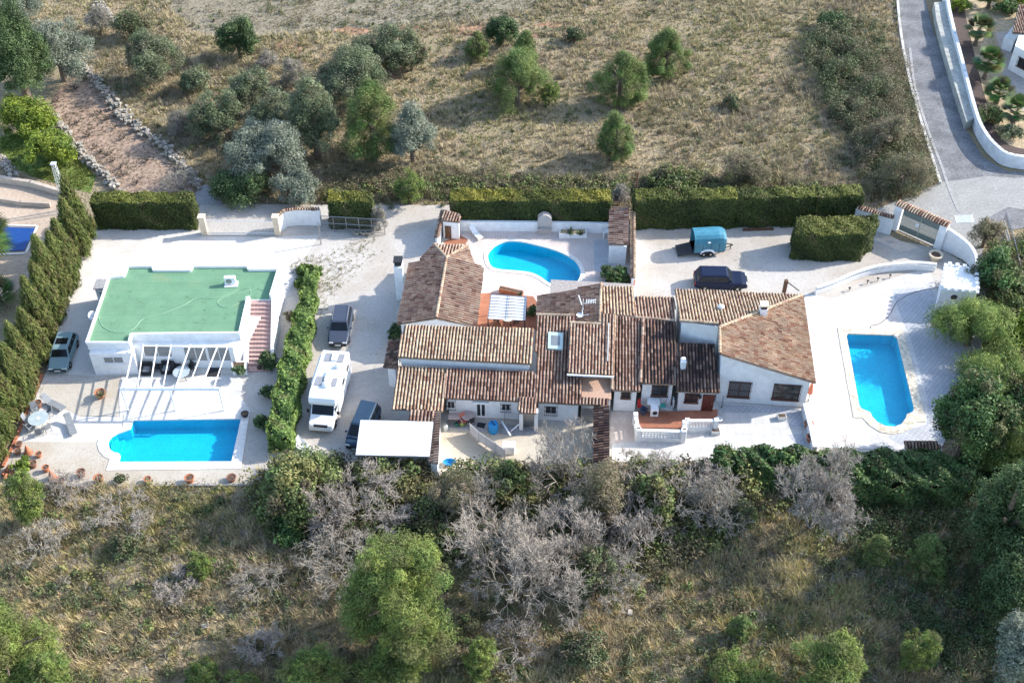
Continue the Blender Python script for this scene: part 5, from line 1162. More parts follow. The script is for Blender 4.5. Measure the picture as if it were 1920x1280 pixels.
t = thing('plant_pot', 'wide terracotta bowl under the leafy shrub right of the kidney pool', 'plant pot', P(1165, 536)); mb = MB(); mb.lathe((0, 0, 0), [(.7, 0), (1.2, .5), (1.25, .55), (1.15, .5), (.01, .45)], 20); obj('pot', mb, TERRA, t); mb = MB(); mb.lathe((0, 0, .47), [(.01, 0), (1.1, .0), (.01, .04)], 16); obj('soil', mb, SOIL, t)
# ---- villa deck things
p = P(1226, 776, .35); t = thing('washing_machine', 'white front loading washing machine on the red deck', 'washing machine', (p.x, p.y, .35)); mb = MB(); mb.box((0, 0, .42), (.62, .6, .84)); obj('casing', mb, WFRAME, t, bevel=.02)
mb = MB(); mb.lathe((0, 0, 0), [(.2, 0), (.2, .03), (.15, .05), (.01, .05)], 16); o = obj('door', mb, GLASS, t); o.rotation_euler = (R(90), 0, 0); o.location = (.02, -.3, .45)
t = thing('laundry_counter', 'white counter with a sink cubby behind the washing machine', 'counter', P(1240, 766), world=True); a, b = P(1215, 763), P(1262, 767); mb = MB(); mb.beam(P(1214, 749, 1.25), P(1238, 751, 1.25), 1.0, .06); obj('lid', mb, WHITE, t); mb = MB(); mb.beam(P(1240, 762, 1.15), P(1261, 765, 1.15), .5, .06); obj('worktop', mb, GREYC, t); mb = MB()
for x in (1239, 1250, 1261): q = P(x, 766); mb.box((q.x, q.y + .1, .7), (.1, .5, .8))
obj('pier', mb, WHITE, t); mb = MB(); q = P(1243, 760, 1.2); mb.box((q.x, q.y, 1.2), (.42, .4, .12)); obj('basin', mb, M('green_tub', (.04, .25, .20), .1, 3., .5), t)
p = P(1201, 772, .35); t = thing('laundry_bin', 'dark blue laundry bin on the red deck', 'bin', (p.x + .2, p.y - .1, .35)); mb = MB(); mb.lathe((0, 0, 0), [(.3, 0), (.36, .5), (.38, .52), (.3, .5), (.01, .1)], 4); obj('bin', mb, M('slate_plastic', (.05, .06, .10), .1, 3., .6), t)
p = P(1197, 766, .35); t = thing('red_cloth', 'red towel hanging at the left end of the deck', 'towel', (p.x, p.y, .35)); mb = MB(); mb.box((0, 0, .7), (.22, .12, .9), .3); mb.box((.1, -.06, .35), (.26, .14, .5), -.2); obj('cloth', mb, M('red_fabric', (.40, .02, .02), .15, 6., .9), t, bevel=.03)
p = P(1347, 790); t = thing('garden_stool', 'round grey metal stool beside the lattice balustrade', 'stool', (p.x, p.y, 0)); mb = MB(); mb.lathe((0, 0, .3), [(.26, 0), (.3, .05), (.26, .08), (.1, .06)], 16); obj('seat', mb, PALEM, t); mb = MB(); mb.tube([(0, 0, 0), (0, 0, .3)], .15, 8); obj('base', mb, GREYM, t)
for lab, x, y in (('grey box planter at the lower end of the lattice balustrade', 1341, 812), ('pale box planter on the white patio near the villa corner', 1465, 785)):
    p = P(x, y); t = thing('box_planter', lab, 'planter', (p.x, p.y, 0), R(3)); mb = MB(); mb.box((0, 0, .2), (.7, .5, .4)); obj('trough', mb, PALEM, t, bevel=.02); mb = MB(); mb.box((0, 0, .401), (.58, .38, .012)); obj('soil', mb, SOIL, t)
p = P(1511, 752); t = thing('folded_parasol', 'folded orange parasol leaning at the villa right corner', 'parasol', (p.x + .2, p.y, 0)); mb = MB(); mb.tube([(0, 0, 0), (0, .2, 2.2)], .03); obj('pole', mb, BWOOD, t); mb = MB(); mb.lathe((0, .12, .9), [(.24, 0), (.2, .4), (.1, 1.0), (.02, 1.3)], 10); obj('cloth', mb, M('orange_cloth', (.50, .17, .10), .1, 3., .9), t)
p = P(1353, 763); t = thing('thin_post', 'thin dark post beside the shaded villa wall', 'post', (p.x, p.y, 0)); mb = MB(); mb.tube([(0, 0, 0), (0, 0, 1.3)], .04, 6); mb.lathe((0, 0, 0), [(.12, 0), (.12, .04)], 10); obj('shaft', mb, GREYM, t)
g = 'white plant troughs by the garden house'
for lab, x in (('left white plant trough in front of the garden house', 1762), ('right white plant trough in front of the garden house', 1779)):
    p = P(x, 594); t = thing('box_planter', lab, 'planter', (p.x, p.y, 0), R(-6), g); mb = MB(); mb.box((0, 0, .22), (.75, .4, .44)); obj('trough', mb, WFRAME, t, bevel=.02); mb = MB(); mb.box((0, 0, .441), (.63, .28, .012)); obj('soil', mb, SOIL, t)
h2x = smoothline(PX([(1760, 538), (1715, 548), (1683, 565), (1668, 590), (1650, 606), (1632, 612), (1640, 625)], .03), 5); mb = MB(); mb.tube(h2x, .022, 5); tag(obj('garden_hose', mb, M('dark_hose', (.05, .05, .05), .1, 3., .6)), 'thin dark hose lying across the villa pool terrace', 'hose')
tr_ = [P(1695, 826, 1.1), P(1757, 826, 1.1), P(1765, 842, .8), P(1700, 842, .8)]; t = thing('pump_house', 'low tile roofed pump house in front of the villa pool', 'shed', P(1730, 845), world=True); roof('roof', tr_, t, 'mixed', 90); mb = MB(); mb.prism(inset([(p.x, p.y) for p in tr_], .1), 0, .72); obj('wall', mb, WHITE, t)
g = 'small spot lights along the pool terrace edge'
for lab, x, y in (('dark spot light on the villa terrace nearest the villa roof', 1592, 545), ('dark spot light second along the curved balustrade', 1626, 532), ('dark spot light third along the curved balustrade', 1645, 527), ('dark spot light on the terrace nearest the balustrade bend', 1668, 521)):
    p = P(x, y); t = thing('spot_light', lab, 'garden lamp', (p.x, p.y, 0), 0, g); mb = MB(); mb.tube([(0, 0, 0), (0, 0, .3)], .03, 6); obj('stem', mb, BLACKM, t); mb = MB(); mb.lathe((0, 0, .25), [(.05, 0), (.13, .12), (.1, .14)], 10); obj('lamp', mb, BLACKM, t)
p0, p1 = P(1393, 432), P(1450, 430); mb = MB(); mb.beam((p0.x, p0.y, .16), (p1.x, p1.y, .16), .25, .16); tag(obj('timber_beam', mb, BWOOD), 'dark timber beam lying at the foot of the long hedge', 'timber')
g = 'grey stone bowls'
for lab, x, y in (('left grey stone bowl at the foot of the mesh gate', 669, 440), ('middle grey stone bowl at the foot of the mesh gate', 682, 440), ('right grey stone bowl at the foot of the mesh gate', 692, 440)):
    p = P(x, y); t = thing('stone_bowl', lab, 'stone bowl', (p.x, p.y, 0), 0, g); mb = MB(); mb.lathe((0, 0, 0), [(.15, 0), (.32, .2), (.36, .42), (.3, .42), (.2, .15), (.01, .1)], 12); obj('bowl', mb, STONE, t)
wfx = thing('estate_fence', 'grey metal fence corner at the right picture edge by the road', 'fence', P(1900, 430), world=True); mb = MB(); fa_ = PX([(1880, 418), (1895, 470), (1912, 540), (1930, 600)])
for a, b in zip(fa_, fa_[1:]):
    for z in (.4, 1.3): mb.beam((a.x, a.y, z), (b.x, b.y, z), .06, .06)
    for i in range(16): q = a.lerp(b, i / 16); mb.box((q.x, q.y, .8), (.04, .04, 1.2))
obj('bars', mb, GREYM, wfx); mb = MB()
for a, b in zip(fa_, fa_[1:]): mb.wall(a, b, .3, 0, .35)
obj('plinth', mb, CREAM, wfx)
# ---------------------------------------------------------------- vegetation generators
def unit(n, g):
    v = g.normal(size=(n, 3)); return v / np.linalg.norm(v, axis=1, keepdims=True)
def leaf_geo(c, nrm, l, wd, g, upright=False):
    n = len(c); t = unit(n, g)
    if upright: t = np.cross(nrm, np.array([0, 0, 1.]) + .35 * t)
    a = np.cross(nrm, t); a /= np.linalg.norm(a, axis=1, keepdims=True) + 1e-9; b = np.cross(nrm, a)
    l = (l * g.uniform(.65, 1.25, n))[:, None]; w_ = (wd * g.uniform(.65, 1.25, n))[:, None]
    V = np.stack([c - a * l, c - b * w_, c + a * l, c + b * w_], 1).reshape(-1, 3)
    return V, np.arange(4 * n).reshape(n, 4)
def clumpy(cen, rad, per, cols, lsz, wsz, g, colj=.26, up=.35, out=.7, flat=1.0, upright=False):
    """leaf quads around clump centres; every clump draws its own colour"""
    k = len(cen); idx = np.repeat(np.arange(k), per); n = len(idx)
    d = unit(n, g); rr = g.random(n) ** .42
    pos = cen[idx] + d * (rad[idx] * rr)[:, None] * np.array([1, 1, flat])
    nr = d * out + np.array([0, 0, up]) + g.normal(size=(n, 3)) * .55; nr /= np.linalg.norm(nr, axis=1, keepdims=True)
    V, F = leaf_geo(pos, nr, lsz, wsz, g, upright)
    cc = np.array([c for c in cols]); ci = g.integers(0, len(cc), k); cb = cc[ci] * g.uniform(1 - colj, 1 + colj, (k, 1))
    C = cb[idx] * g.uniform(.7, 1.3, (n, 1))
    return V, F, np.clip(C, 0, 1)
KIND = {   # colours, leaf length, width, clump radius, leaves per square metre of crown, profile
 'olive':   ([(0.167, 0.205, 0.103), (0.130, 0.167, 0.084), (0.211, 0.243, 0.135), (0.162, 0.157, 0.097)], .12, .042, .26, 520, 'dome'),
 'oliveg':  ([(0.232, 0.259, 0.189), (0.194, 0.227, 0.162), (0.281, 0.302, 0.232)], .12, .042, .26, 520, 'dome'),
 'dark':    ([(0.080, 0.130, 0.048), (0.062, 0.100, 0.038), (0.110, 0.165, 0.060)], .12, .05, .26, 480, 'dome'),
 'lemon':   ([(0.190, 0.250, 0.030), (0.250, 0.310, 0.040), (0.110, 0.170, 0.025)], .13, .065, .26, 420, 'dome'),
 'pine':    ([(0.160, 0.230, 0.066), (0.120, 0.190, 0.056), (0.215, 0.265, 0.085), (0.170, 0.180, 0.072)], .15, .024, .24, 700, 'cone'),
 'pinel':   ([(0.175, 0.235, 0.056), (0.225, 0.270, 0.066), (0.130, 0.195, 0.050), (0.170, 0.180, 0.066)], .15, .025, .22, 640, 'dome'),
 'shrub':   ([(0.120, 0.150, 0.066), (0.090, 0.120, 0.048), (0.162, 0.174, 0.084), (0.168, 0.138, 0.084)], .12, .05, .30, 400, 'dome'),
 'brown':   ([(0.264, 0.210, 0.138), (0.204, 0.180, 0.102), (0.180, 0.174, 0.084)], .15, .025, .30, 360, 'dome'),
 'grey':    ([(0.360, 0.318, 0.270), (0.288, 0.264, 0.216), (0.240, 0.228, 0.162)], .20, .016, .30, 380, 'dome'),
 'ivy':     ([(0.126, 0.174, 0.054), (0.168, 0.204, 0.066), (0.210, 0.204, 0.072), (0.144, 0.120, 0.066)], .13, .085, .28, 380, 'dome'),
 'glossy':  ([(.085, .165, .048), (.066, .13, .04), (.145, .225, .066), (.12, .13, .05)], .15, .075, .28, 380, 'dome'),
 'willow':  ([(0.200, 0.275, 0.070), (0.250, 0.310, 0.080), (0.150, 0.220, 0.060)], .18, .028, .28, 560, 'dome'),
 'cypress': ([(.135, .17, .045), (.11, .14, .038), (.185, .205, .058), (.15, .135, .05)], .26, .035, .26, 480, 'flame'),
}
def crown(r, h, kind, seed, z0=.0):
    cols, l, wd, cr, dens, prof = KIND[kind]; g = np.random.default_rng(seed)
    sz = (r + h / 2) / 2; rc = min(.85, max(.22, cr * r)); area = 4 * math.pi * ((2 * (r * h / 2) ** 1.6 + r ** 3.2) / 3) ** (1 / 1.6)
    k = int(np.clip(area / (rc * rc * 1.3), 16, 520))
    if prof == 'dome' and r > 1.3:
        nl = int(np.clip(7 + r * 2.2, 9, 20)); ld = unit(nl, g); ld[:, 2] = np.linspace(-.8, .95, nl) + g.normal(0, .08, nl); hz2 = np.hypot(ld[:, 0], ld[:, 1]) + 1e-6; sc2 = np.sqrt(np.clip(1 - ld[:, 2] ** 2, .02, 1)) / hz2; ld[:, 0] *= sc2; ld[:, 1] *= sc2; lr = g.uniform(.42, .64, nl)
        lc = ld * (1 - lr * .92)[:, None] * g.uniform(.85, 1.22, (nl, 1)) * np.array([r, r, h / 2]); lc[:, 2] += h / 2; k = int(k * 1.45)
        li = g.integers(0, nl, k); d = unit(k, g); d[:, 2] = np.where(d[:, 2] < -.5, -d[:, 2], d[:, 2])
        cen = lc[li] + d * (lr[li] * g.uniform(.6, 1.05, k))[:, None] * np.array([r, r, h / 2]) * .92; cen[:, 2] = np.maximum(cen[:, 2], rc * .4)
    elif prof == 'dome':
        d = unit(k, g); d[:, 2] = np.where(d[:, 2] < -.8, -d[:, 2], d[:, 2]); f = g.uniform(.45, 1.12, k) * (1 + .16 * np.sin(3 * np.arctan2(d[:, 1], d[:, 0]) + seed) + .10 * np.sin(4 * d[:, 2] + 2 * seed))
        cen = d * (f * (1 - .3 * cr))[:, None] * np.array([r, r, h / 2]); cen[:, 2] += h / 2
    elif prof == 'cone':
        t = g.random(k) ** .8; an = g.uniform(0, 2 * math.pi, k); pr = r * np.minimum(1, (1 - t) ** .55 * 1.15) * np.minimum(1, .6 + t * 2.2); q = g.uniform(.5, 1.04, k) * (1 + .15 * np.sin(2 * an + seed) + .13 * np.sin(3 * an + 7 * t + 2 * seed))
        cen = np.stack([pr * q * np.cos(an), pr * q * np.sin(an), h * (.06 + .92 * t)], 1)
    else:
        k = int(k * 1.5); rc *= .72; t = g.random(k); an = g.uniform(0, 2 * math.pi, k); pr = r * np.minimum(1, (1 - t) ** .85 * 1.35) * np.minimum(1, .75 + 2 * t); q = g.uniform(.55, 1.0, k) * (1 + .12 * np.sin(3 * an + seed))
        cen = np.stack([pr * q * np.cos(an), pr * q * np.sin(an), h * (.02 + .96 * t)], 1)
    if prof != 'flame':
        dd = cen - np.array([0, 0, h / 2]); dd /= np.linalg.norm(dd, axis=1, keepdims=True) + 1e-9; ok = np.ones(len(cen), bool)
        for ax in unit(5, g): ok &= ~((dd @ ax > .86) & (g.random(len(cen)) < .75))
        cen = cen[ok]; k = len(cen)
    rad = rc * g.uniform(.5, 1.35, k); per = int(np.clip(dens * area / k * .55, 30, 330))
    V, F, C = clumpy(cen, rad, per, cols, l, wd, g, out=.7, flat=2.2 if prof == 'flame' else 1.0, upright=prof == 'flame')
    V[:, 2] = np.maximum(V[:, 2], .02) + z0
    return V, F, C
def tree(label, cat, loc, r, h, kind, seed, name='tree', trunk=None, group=None):
    t = thing(name, label, cat, loc, 0, group); th = trunk if trunk is not None else (.1 * h if KIND[kind][5] == 'cone' else .03 * h)
    np_mesh('crown', *crown(r, h - th * .6, kind, seed, th * .6), NEEDLE if 'pine' in kind or kind in ('cypress', 'willow') else LEAF, t)
    rr = random.Random(seed); mb = MB(); tr = .045 * h + .05
    mb.tube([(0, 0, -.05), (rr.uniform(-.1, .1), rr.uniform(-.1, .1), h * .35), (rr.uniform(-.2, .2), rr.uniform(-.2, .2), h * .8)], tr, 7, tr * .25)
    for k in range(6):
        a = k * 1.05 + rr.uniform(-.3, .3); z = h * rr.uniform(.2, .5); mb.tube([(0, 0, z), (r * .35 * math.cos(a), r * .35 * math.sin(a), z + h * .16), (r * .75 * math.cos(a), r * .75 * math.sin(a), z + h * .26)], tr * .45, 5, tr * .1)
    obj('trunk', mb, BARK, t); return t
def px_extent(xc, yt, yb, wpx):
    """crown box in the photo -> ground point, radius, height"""
    ym = (yt + yb) / 2; r = 1.5; h = 2.0
    for _ in range(6):
        p = P(xc, ym, h / 2); dep = p.y * _c - (p.z - CAMH) * _s; s = FPX / dep; r = wpx / 2 / s; el = math.atan2(CAMH, p.y)
        gy, gz = s * math.sin(el), s * math.cos(el); E = (yb - yt) / 2
        h = 2 * math.sqrt(max((.45 * r * gz) ** 2, E * E - (r * gy * .92) ** 2)) / gz
    return Vector((p.x, p.y, 0)), r, h
def veg(label, cat, box, kind, seed, name='tree', group=None, trunk=None):
    p, r, h = px_extent(*box)
    if kind in ('olive', 'oliveg'): r *= 1.1
    if kind == 'willow': p.y += .26 * h; r *= 1.1; h *= .40
    return tree(label, cat, (p.x, p.y, -.05), r, h, kind, seed, name, trunk, group)
def bare_geo(seed, r, h, depth=5, r0=.1, limbs=5, kids=3, twigs=4):
    g = random.Random(seed); seg = []
    def grow_(p, d, L, rad, lev):
        q = p + d * L; mid = p + d * L * .5 + Vector((g.gauss(0, .07), g.gauss(0, .07), g.gauss(0, .05))) * L
        seg.append((p, mid, rad, rad * .85)); seg.append((mid, q, rad * .85, rad * .68))
        if lev == 0:
            for _ in range(twigs):
                a = Vector((g.gauss(0, 1), g.gauss(0, 1), g.gauss(.25, .8))).normalized(); b = (d * .7 + a).normalized(); o = mid.lerp(q, g.random()); e = o + b * L * g.uniform(.5, 1.0); seg.append((o, e, rad * .55, rad * .25))
            return
        for _ in range(kids):
            a = Vector((g.gauss(0, 1), g.gauss(0, 1), g.gauss(.1, .7))).normalized(); nd = (d + a * .75).normalized()
            grow_(q if g.random() < .7 else mid, nd, L * g.uniform(.6, .85), rad * .62, lev - 1)
    for k in range(limbs):
        a = 2 * math.pi * k / limbs + g.uniform(-.4, .4); d = Vector((math.cos(a) * g.uniform(.4, .9), math.sin(a) * g.uniform(.4, .9), g.uniform(.6, 1.1))).normalized(); grow_(Vector((0, 0, h * .06)), d, h * .28, r0, depth - 1)
    A = np.array([s[0] for s in seg]); B = np.array([s[1] for s in seg]); ra = np.array([s[2] for s in seg]); rb = np.array([s[3] for s in seg])
    m = max(np.abs(B[:, :2]).max(), 1e-6); hh = B[:, 2].max(); q = np.percentile(np.hypot(B[:, 0], B[:, 1]), 93); sc = np.array([r / q, r / q, h / hh])
    A = A * sc; B = B * sc; A[:, 2] = np.maximum(A[:, 2], .03); B[:, 2] = np.maximum(B[:, 2], .05); ra = np.maximum(ra, .017); rb = np.maximum(rb, .012)
    d = B - A; d /= np.linalg.norm(d, axis=1, keepdims=True) + 1e-9; u = np.cross(d, np.array([.31, .52, .79])); u /= np.linalg.norm(u, axis=1, keepdims=True) + 1e-9; v = np.cross(d, u)
    V = []
    for k in range(3):
        c_, s_ = math.cos(2.094 * k), math.sin(2.094 * k); V.append(A + (u * c_ + v * s_) * ra[:, None])
    for k in range(3):
        c_, s_ = math.cos(2.094 * k), math.sin(2.094 * k); V.append(B + (u * c_ + v * s_) * rb[:, None])
    V = np.stack(V, 1).reshape(-1, 3); n = len(A); o = (np.arange(n) * 6)[:, None]
    F = np.concatenate([o + np.array([[k, (k + 1) % 3, 3 + (k + 1) % 3, 3 + k]]) for k in range(3)], 0)
    gg = np.random.default_rng(seed); cb = np.array([.42, .37, .32]) * gg.uniform(.65, 1.15, (n, 1)); C = np.tile(cb, (3, 1))
    return V, F, C, ra
def bare(label, box, seed, depth=5, cat='bare tree', group=None, tone=1.0, limbs=6, kids=3, twigs=4, r0=.1, under=None):
    p, r, h = px_extent(*box); t = thing('bare_tree', label, cat, (p.x, p.y, -.05), random.Random(seed).uniform(0, 6), group)
    V, F, C, ra = bare_geo(seed, r, h, depth, r0, limbs, kids, twigs); big = np.tile(ra > r0 * .6, 3)
    def sub(m):
        f = F[m]; u, inv = np.unique(f, return_inverse=True); return V[u], inv.reshape(f.shape), C[m] * np.array(tone)
    np_mesh('trunk', *sub(big), TWIG, t); np_mesh('branches', *sub(~big), TWIG, t)
    return t
def leaf_volume(label, cat, poly, h, kind, seed, dens=150, bulge=.12, top=None, name='hedge', group=None, lsz=None, core=.14):
    """clipped hedge: leaf faces over the top and sides of an extruded ground polygon with a dark woody core"""
    cols, l, wd, *_ = KIND[kind]; g = np.random.default_rng(seed); c = sum(poly, Vector()) / len(poly); t = thing(name, label, cat, (c.x, c.y, 0), 0, group); ORG[t.name] = Vector((c.x, c.y, 0))
    pts, nrs, tp = [], [], []
    q = np.array([(p.x - c.x, p.y - c.y) for p in poly]); n = len(q); ar = sum(q[i][0] * q[(i + 1) % n][1] - q[(i + 1) % n][0] * q[i][1] for i in range(n)); sg = 1 if ar > 0 else -1
    hts = h if isinstance(h, (list, tuple)) else [h] * n
    for i in range(n):
        a, b = q[i], q[(i + 1) % n]; L = np.linalg.norm(b - a)
        if L < .05: continue
        m = int(L * max(hts) * dens); s = g.random(m); z = g.random(m); nn = np.array([(b - a)[1], -(b - a)[0]]) / L * sg
        hz_ = hts[i] + (hts[(i + 1) % n] - hts[i]) * s
        xy = a + (b - a) * s[:, None]; P3 = np.concatenate([xy, (z * hz_)[:, None]], 1); P3 += np.array([nn[0], nn[1], 0]) * (np.sin(P3[:, 0:1] * 2.1 + P3[:, 2:3] * 1.7 + P3[:, 1:2] * 1.9) * bulge + g.normal(0, .05, (m, 1)))
        pts.append(P3); nrs.append(np.tile(np.array([nn[0], nn[1], .35]), (m, 1))); tp.append(np.zeros(m))
    mn, mx = q.min(0), q.max(0); m = int((mx - mn).prod() * dens * 1.3); xy = mn + (mx - mn) * g.random((m, 2)); k = inpoly(xy[:, 0], xy[:, 1], q.tolist()); xy = xy[k]; m = len(xy)
    hm = sum(hts) / n
    if isinstance(h, (list, tuple)):
        dd = np.stack([1 / (np.hypot(xy[:, 0] - q[i][0], xy[:, 1] - q[i][1]) + .3) ** 2 for i in range(n)]); hz_ = (dd * np.array(hts)[:, None]).sum(0) / dd.sum(0)
    else: hz_ = np.full(m, hm)
    P3 = np.concatenate([xy, (hz_ + np.sin(xy[:, 0] * 1.9) * bulge * .9 + np.sin(xy[:, 1] * 2.3 + xy[:, 0] * 3.1) * bulge * .8 + g.normal(0, .05, m) + (g.random(m) < .03) * g.random(m) * .35)[:, None]], 1); pts.append(P3); nrs.append(np.tile(np.array([0, 0, 1.]), (m, 1))); tp.append(np.ones(m))
    Pp = np.concatenate(pts); N = np.concatenate(nrs) + g.normal(size=(len(Pp), 3)) * .5; N /= np.linalg.norm(N, axis=1, keepdims=True); T_ = np.concatenate(tp)
    V, F = leaf_geo(Pp, N, (lsz or l), (lsz * .5 if lsz else wd), g); cc = np.array(cols); C = cc[g.integers(0, len(cc), len(Pp))] * g.uniform(.7, 1.35, (len(Pp), 1))
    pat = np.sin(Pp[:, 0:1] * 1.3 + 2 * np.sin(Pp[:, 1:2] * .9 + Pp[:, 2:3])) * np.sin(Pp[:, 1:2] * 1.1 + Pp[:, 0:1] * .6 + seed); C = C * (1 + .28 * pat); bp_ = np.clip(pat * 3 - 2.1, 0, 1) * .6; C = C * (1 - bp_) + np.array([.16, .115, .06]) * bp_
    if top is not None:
        f = T_[:, None] * g.uniform(.3, 1, (len(Pp), 1)) * (np.sin(Pp[:, 0:1] * .55 + seed) * .4 + .6); C = C * (1 - f) + np.array(top) * f  # top leaves: yellower new growth, brightened further with sunlight put into the colour
    np_mesh('foliage', V, F, np.clip(C, 0, 1), LEAF, t)
    mb = MB(); ins = inset([(p.x, p.y) for p in poly], core); mb.prism(ins, 0, [x - .01 - core for x in hts]); obj('branches', mb, M('hedge_core', (.022, .026, .012), .3, 4., .95), t)
    return t
def tufts(name, polypx, n, cols, seed, hmin=.2, hmax=.6, blades=8, wd=.035, spread=.28, mask=None, kind='stuff', label=None, zbase=-.06, field=.35):
    g = np.random.default_rng(seed); pw = [P(x, y) for x, y in polypx]; xs = [p.x for p in pw]; ys = [p.y for p in pw]
    x = g.uniform(min(xs), max(xs), n * 3); y = g.uniform(min(ys), max(ys), n * 3); k = inpoly(x, y, [(p.x, p.y) for p in pw]); x, y = x[k][:n], y[k][:n]
    if mask:
        for mk in mask: k = ~inpoly(x, y, [(P(*q).x, P(*q).y) for q in mk]); x, y = x[k], y[k]
    # patchy height and colour
    f3 = np.sin(x * .13 + 2 * np.sin(y * .09)) * np.cos(y * .17 + 1.7 * np.sin(x * .11)); f1 = np.sin(x * .35 + 1.3 * np.sin(y * .21)) * np.cos(y * .41 + np.sin(x * .17)); f2 = np.sin(x * 1.1 + y * .7) * np.sin(y * 1.3 - x * .4)
    keep = g.random(len(x)) < .55 + .45 * f2 * .8 + .2 * f1; x, y, f1, f2 = x[keep], y[keep], f1[keep], f2[keep]
    m = len(x); H_ = (hmin + (hmax - hmin) * g.random(m) ** 1.5) * (1 + .3 * f1)
    idx = np.repeat(np.arange(m), blades); N = len(idx); an = g.uniform(0, 2 * math.pi, N); rad = g.random(N) * spread
    bx = x[idx] + np.cos(an) * rad * .4; by = y[idx] + np.sin(an) * rad * .4; hh = H_[idx] * g.uniform(.55, 1.1, N); ln = g.uniform(.25, 1.1, N) * hh * .8
    aa = an + g.normal(0, .5, N); px_, py_ = -np.sin(aa), np.cos(aa); w_ = wd * g.uniform(.6, 1.4, N)
    z0 = np.full(N, zbase)
    V = np.stack([np.stack([bx - px_ * w_, by - py_ * w_, z0], 1), np.stack([bx + px_ * w_, by + py_ * w_, z0], 1), np.stack([bx + np.cos(aa) * ln, by + np.sin(aa) * ln, z0 + hh], 1)], 1).reshape(-1, 3)
    F = np.arange(3 * N).reshape(N, 3); cc = np.array(cols); f3 = np.sin(x * .13 + 2 * np.sin(y * .09)) * np.cos(y * .17 + 1.7 * np.sin(x * .11)); w0 = np.clip((f1 * field * .6 + f3 * field * .8 + .5 + g.normal(0, .2, m)), 0, .999); ci = (w0 * len(cc)).astype(int)
    C = cc[ci][idx] * g.uniform(.65, 1.3, (N, 1)); o = np_mesh(name, V, F, np.clip(C, 0, 1), DRY); o['kind'] = 'stuff'
    return o
def thicket(name, polypx, n, kind, seed, rmin=.35, rmax=.8, per=55, flat=.8, mask=None, lift=0.):
    cols, l, wd, *_ = KIND[kind]; g = np.random.default_rng(seed); pw = [P(x, y) for x, y in polypx]; xs = [p.x for p in pw]; ys = [p.y for p in pw]
    x = g.uniform(min(xs), max(xs), n * 3); y = g.uniform(min(ys), max(ys), n * 3); k = inpoly(x, y, [(p.x, p.y) for p in pw]); x, y = x[k][:n], y[k][:n]
    rad = g.uniform(rmin, rmax, len(x)); cen = np.stack([x, y, rad * g.uniform(.3, 1.0, len(x)) + lift * g.random(len(x)) * (.5 + .5 * np.sin(x * .9) * np.sin(y * .8 + 1))], 1); V, F, C = clumpy(cen, rad, per, cols, l, wd, g, flat=flat, colj=.28); V[:, 2] = np.maximum(V[:, 2], -.04)
    o = np_mesh(name, V, F, C, LEAF); o['kind'] = 'stuff'; return o
# ---------------------------------------------------------------- ground cover
KIND['vine'] = ([(.15, .23, .05), (.12, .19, .045), (.20, .28, .07)], .17, .11, .3, 0, '')
STRAW = [(0.267, 0.263, 0.111), (0.356, 0.332, 0.159), (0.458, 0.394, 0.224), (0.547, 0.457, 0.277), (0.483, 0.401, 0.264), (0.369, 0.313, 0.217)]
STRAWG = [(.30, .25, .13), (.24, .22, .105), (.19, .195, .08), (.26, .22, .12)]
BRN = [(0.337, 0.334, 0.123), (0.462, 0.421, 0.173), (0.605, 0.507, 0.252), (0.694, 0.558, 0.330), (0.588, 0.472, 0.302), (0.479, 0.404, 0.259)]
VINE = [(150, 128), (175, 140), (260, 245), (345, 330), (372, 365), (225, 368), (165, 290), (100, 205), (98, 180)]
FIELD = [(330, -30), (960, -30), (1010, 10), (900, 36), (700, 52), (560, 62), (470, 70), (380, 60), (320, 20)]
BANK = [(470, 62), (640, 52), (760, 50), (915, 50), (905, 66), (760, 70), (640, 76), (520, 100)]
TOPZ = [(-140, -90), (1678, -90), (1688, 60), (1702, 150), (1732, 262), (1756, 342), (1712, 376), (1600, 392), (850, 396), (845, 384), (430, 381), (375, 345), (345, 312), (262, 238), (190, 158), (150, 115), (90, 100), (-140, 200)]
tufts('dry_grass', TOPZ, 54000, STRAW, 1, .25, .85, 11, .03, mask=[VINE, FIELD])
tufts('field_grass', FIELD, 6000, [(.36, .32, .22), (.30, .27, .18), (.27, .26, .14)], 31, .06, .22, 7, .03)
tufts('field_grass', [(500, -30), (1680, -30), (1686, 50), (1640, 90), (1200, 60), (1000, 40), (700, 45), (500, 55)], 9000, STRAWG, 2, .12, .35, 7, .03)
BOTZ = [(-170, 912), (472, 914), (480, 880), (800, 880), (845, 905), (1110, 880), (1330, 868), (1800, 900), (2090, 900), (2090, 1400), (-170, 1400)]
tufts('scrub_grass', BOTZ, 36000, BRN, 3, .3, 1.0, 15, .022, spread=.4)
thicket('creeper_patch', [(556, 500), (600, 498), (604, 520), (580, 560), (556, 545)], 60, 'vine', 33, .15, .4, 60)
tufts('yard_weeds', [(540, 490), (620, 470), (700, 440), (720, 470), (640, 540), (600, 600), (560, 560)], 1300, [(.24, .25, .09), (.32, .29, .13), (.40, .33, .2)], 4, .05, .22, 6, .02, zbase=-.02)
tufts('vine_litter', VINE, 2600, [(.30, .22, .16), (.24, .18, .13), (.20, .17, .10)], 5, .05, .2, 6, .03, zbase=-.03)
tufts('lawn_grass', [(0, 258), (60, 245), (140, 292), (178, 330), (168, 360), (60, 330), (0, 300)], 3500, [(.16, .22, .04), (.12, .18, .035), (.2, .22, .06)], 6, .08, .25, 7, .03, zbase=-.03)
thicket('bramble_strip', [(590, 352), (640, 318), (760, 322), (900, 322), (1080, 335), (1300, 330), (1500, 335), (1600, 345), (1600, 372), (850, 372), (720, 380), (600, 378)], 900, 'brown', 7, .3, .75)
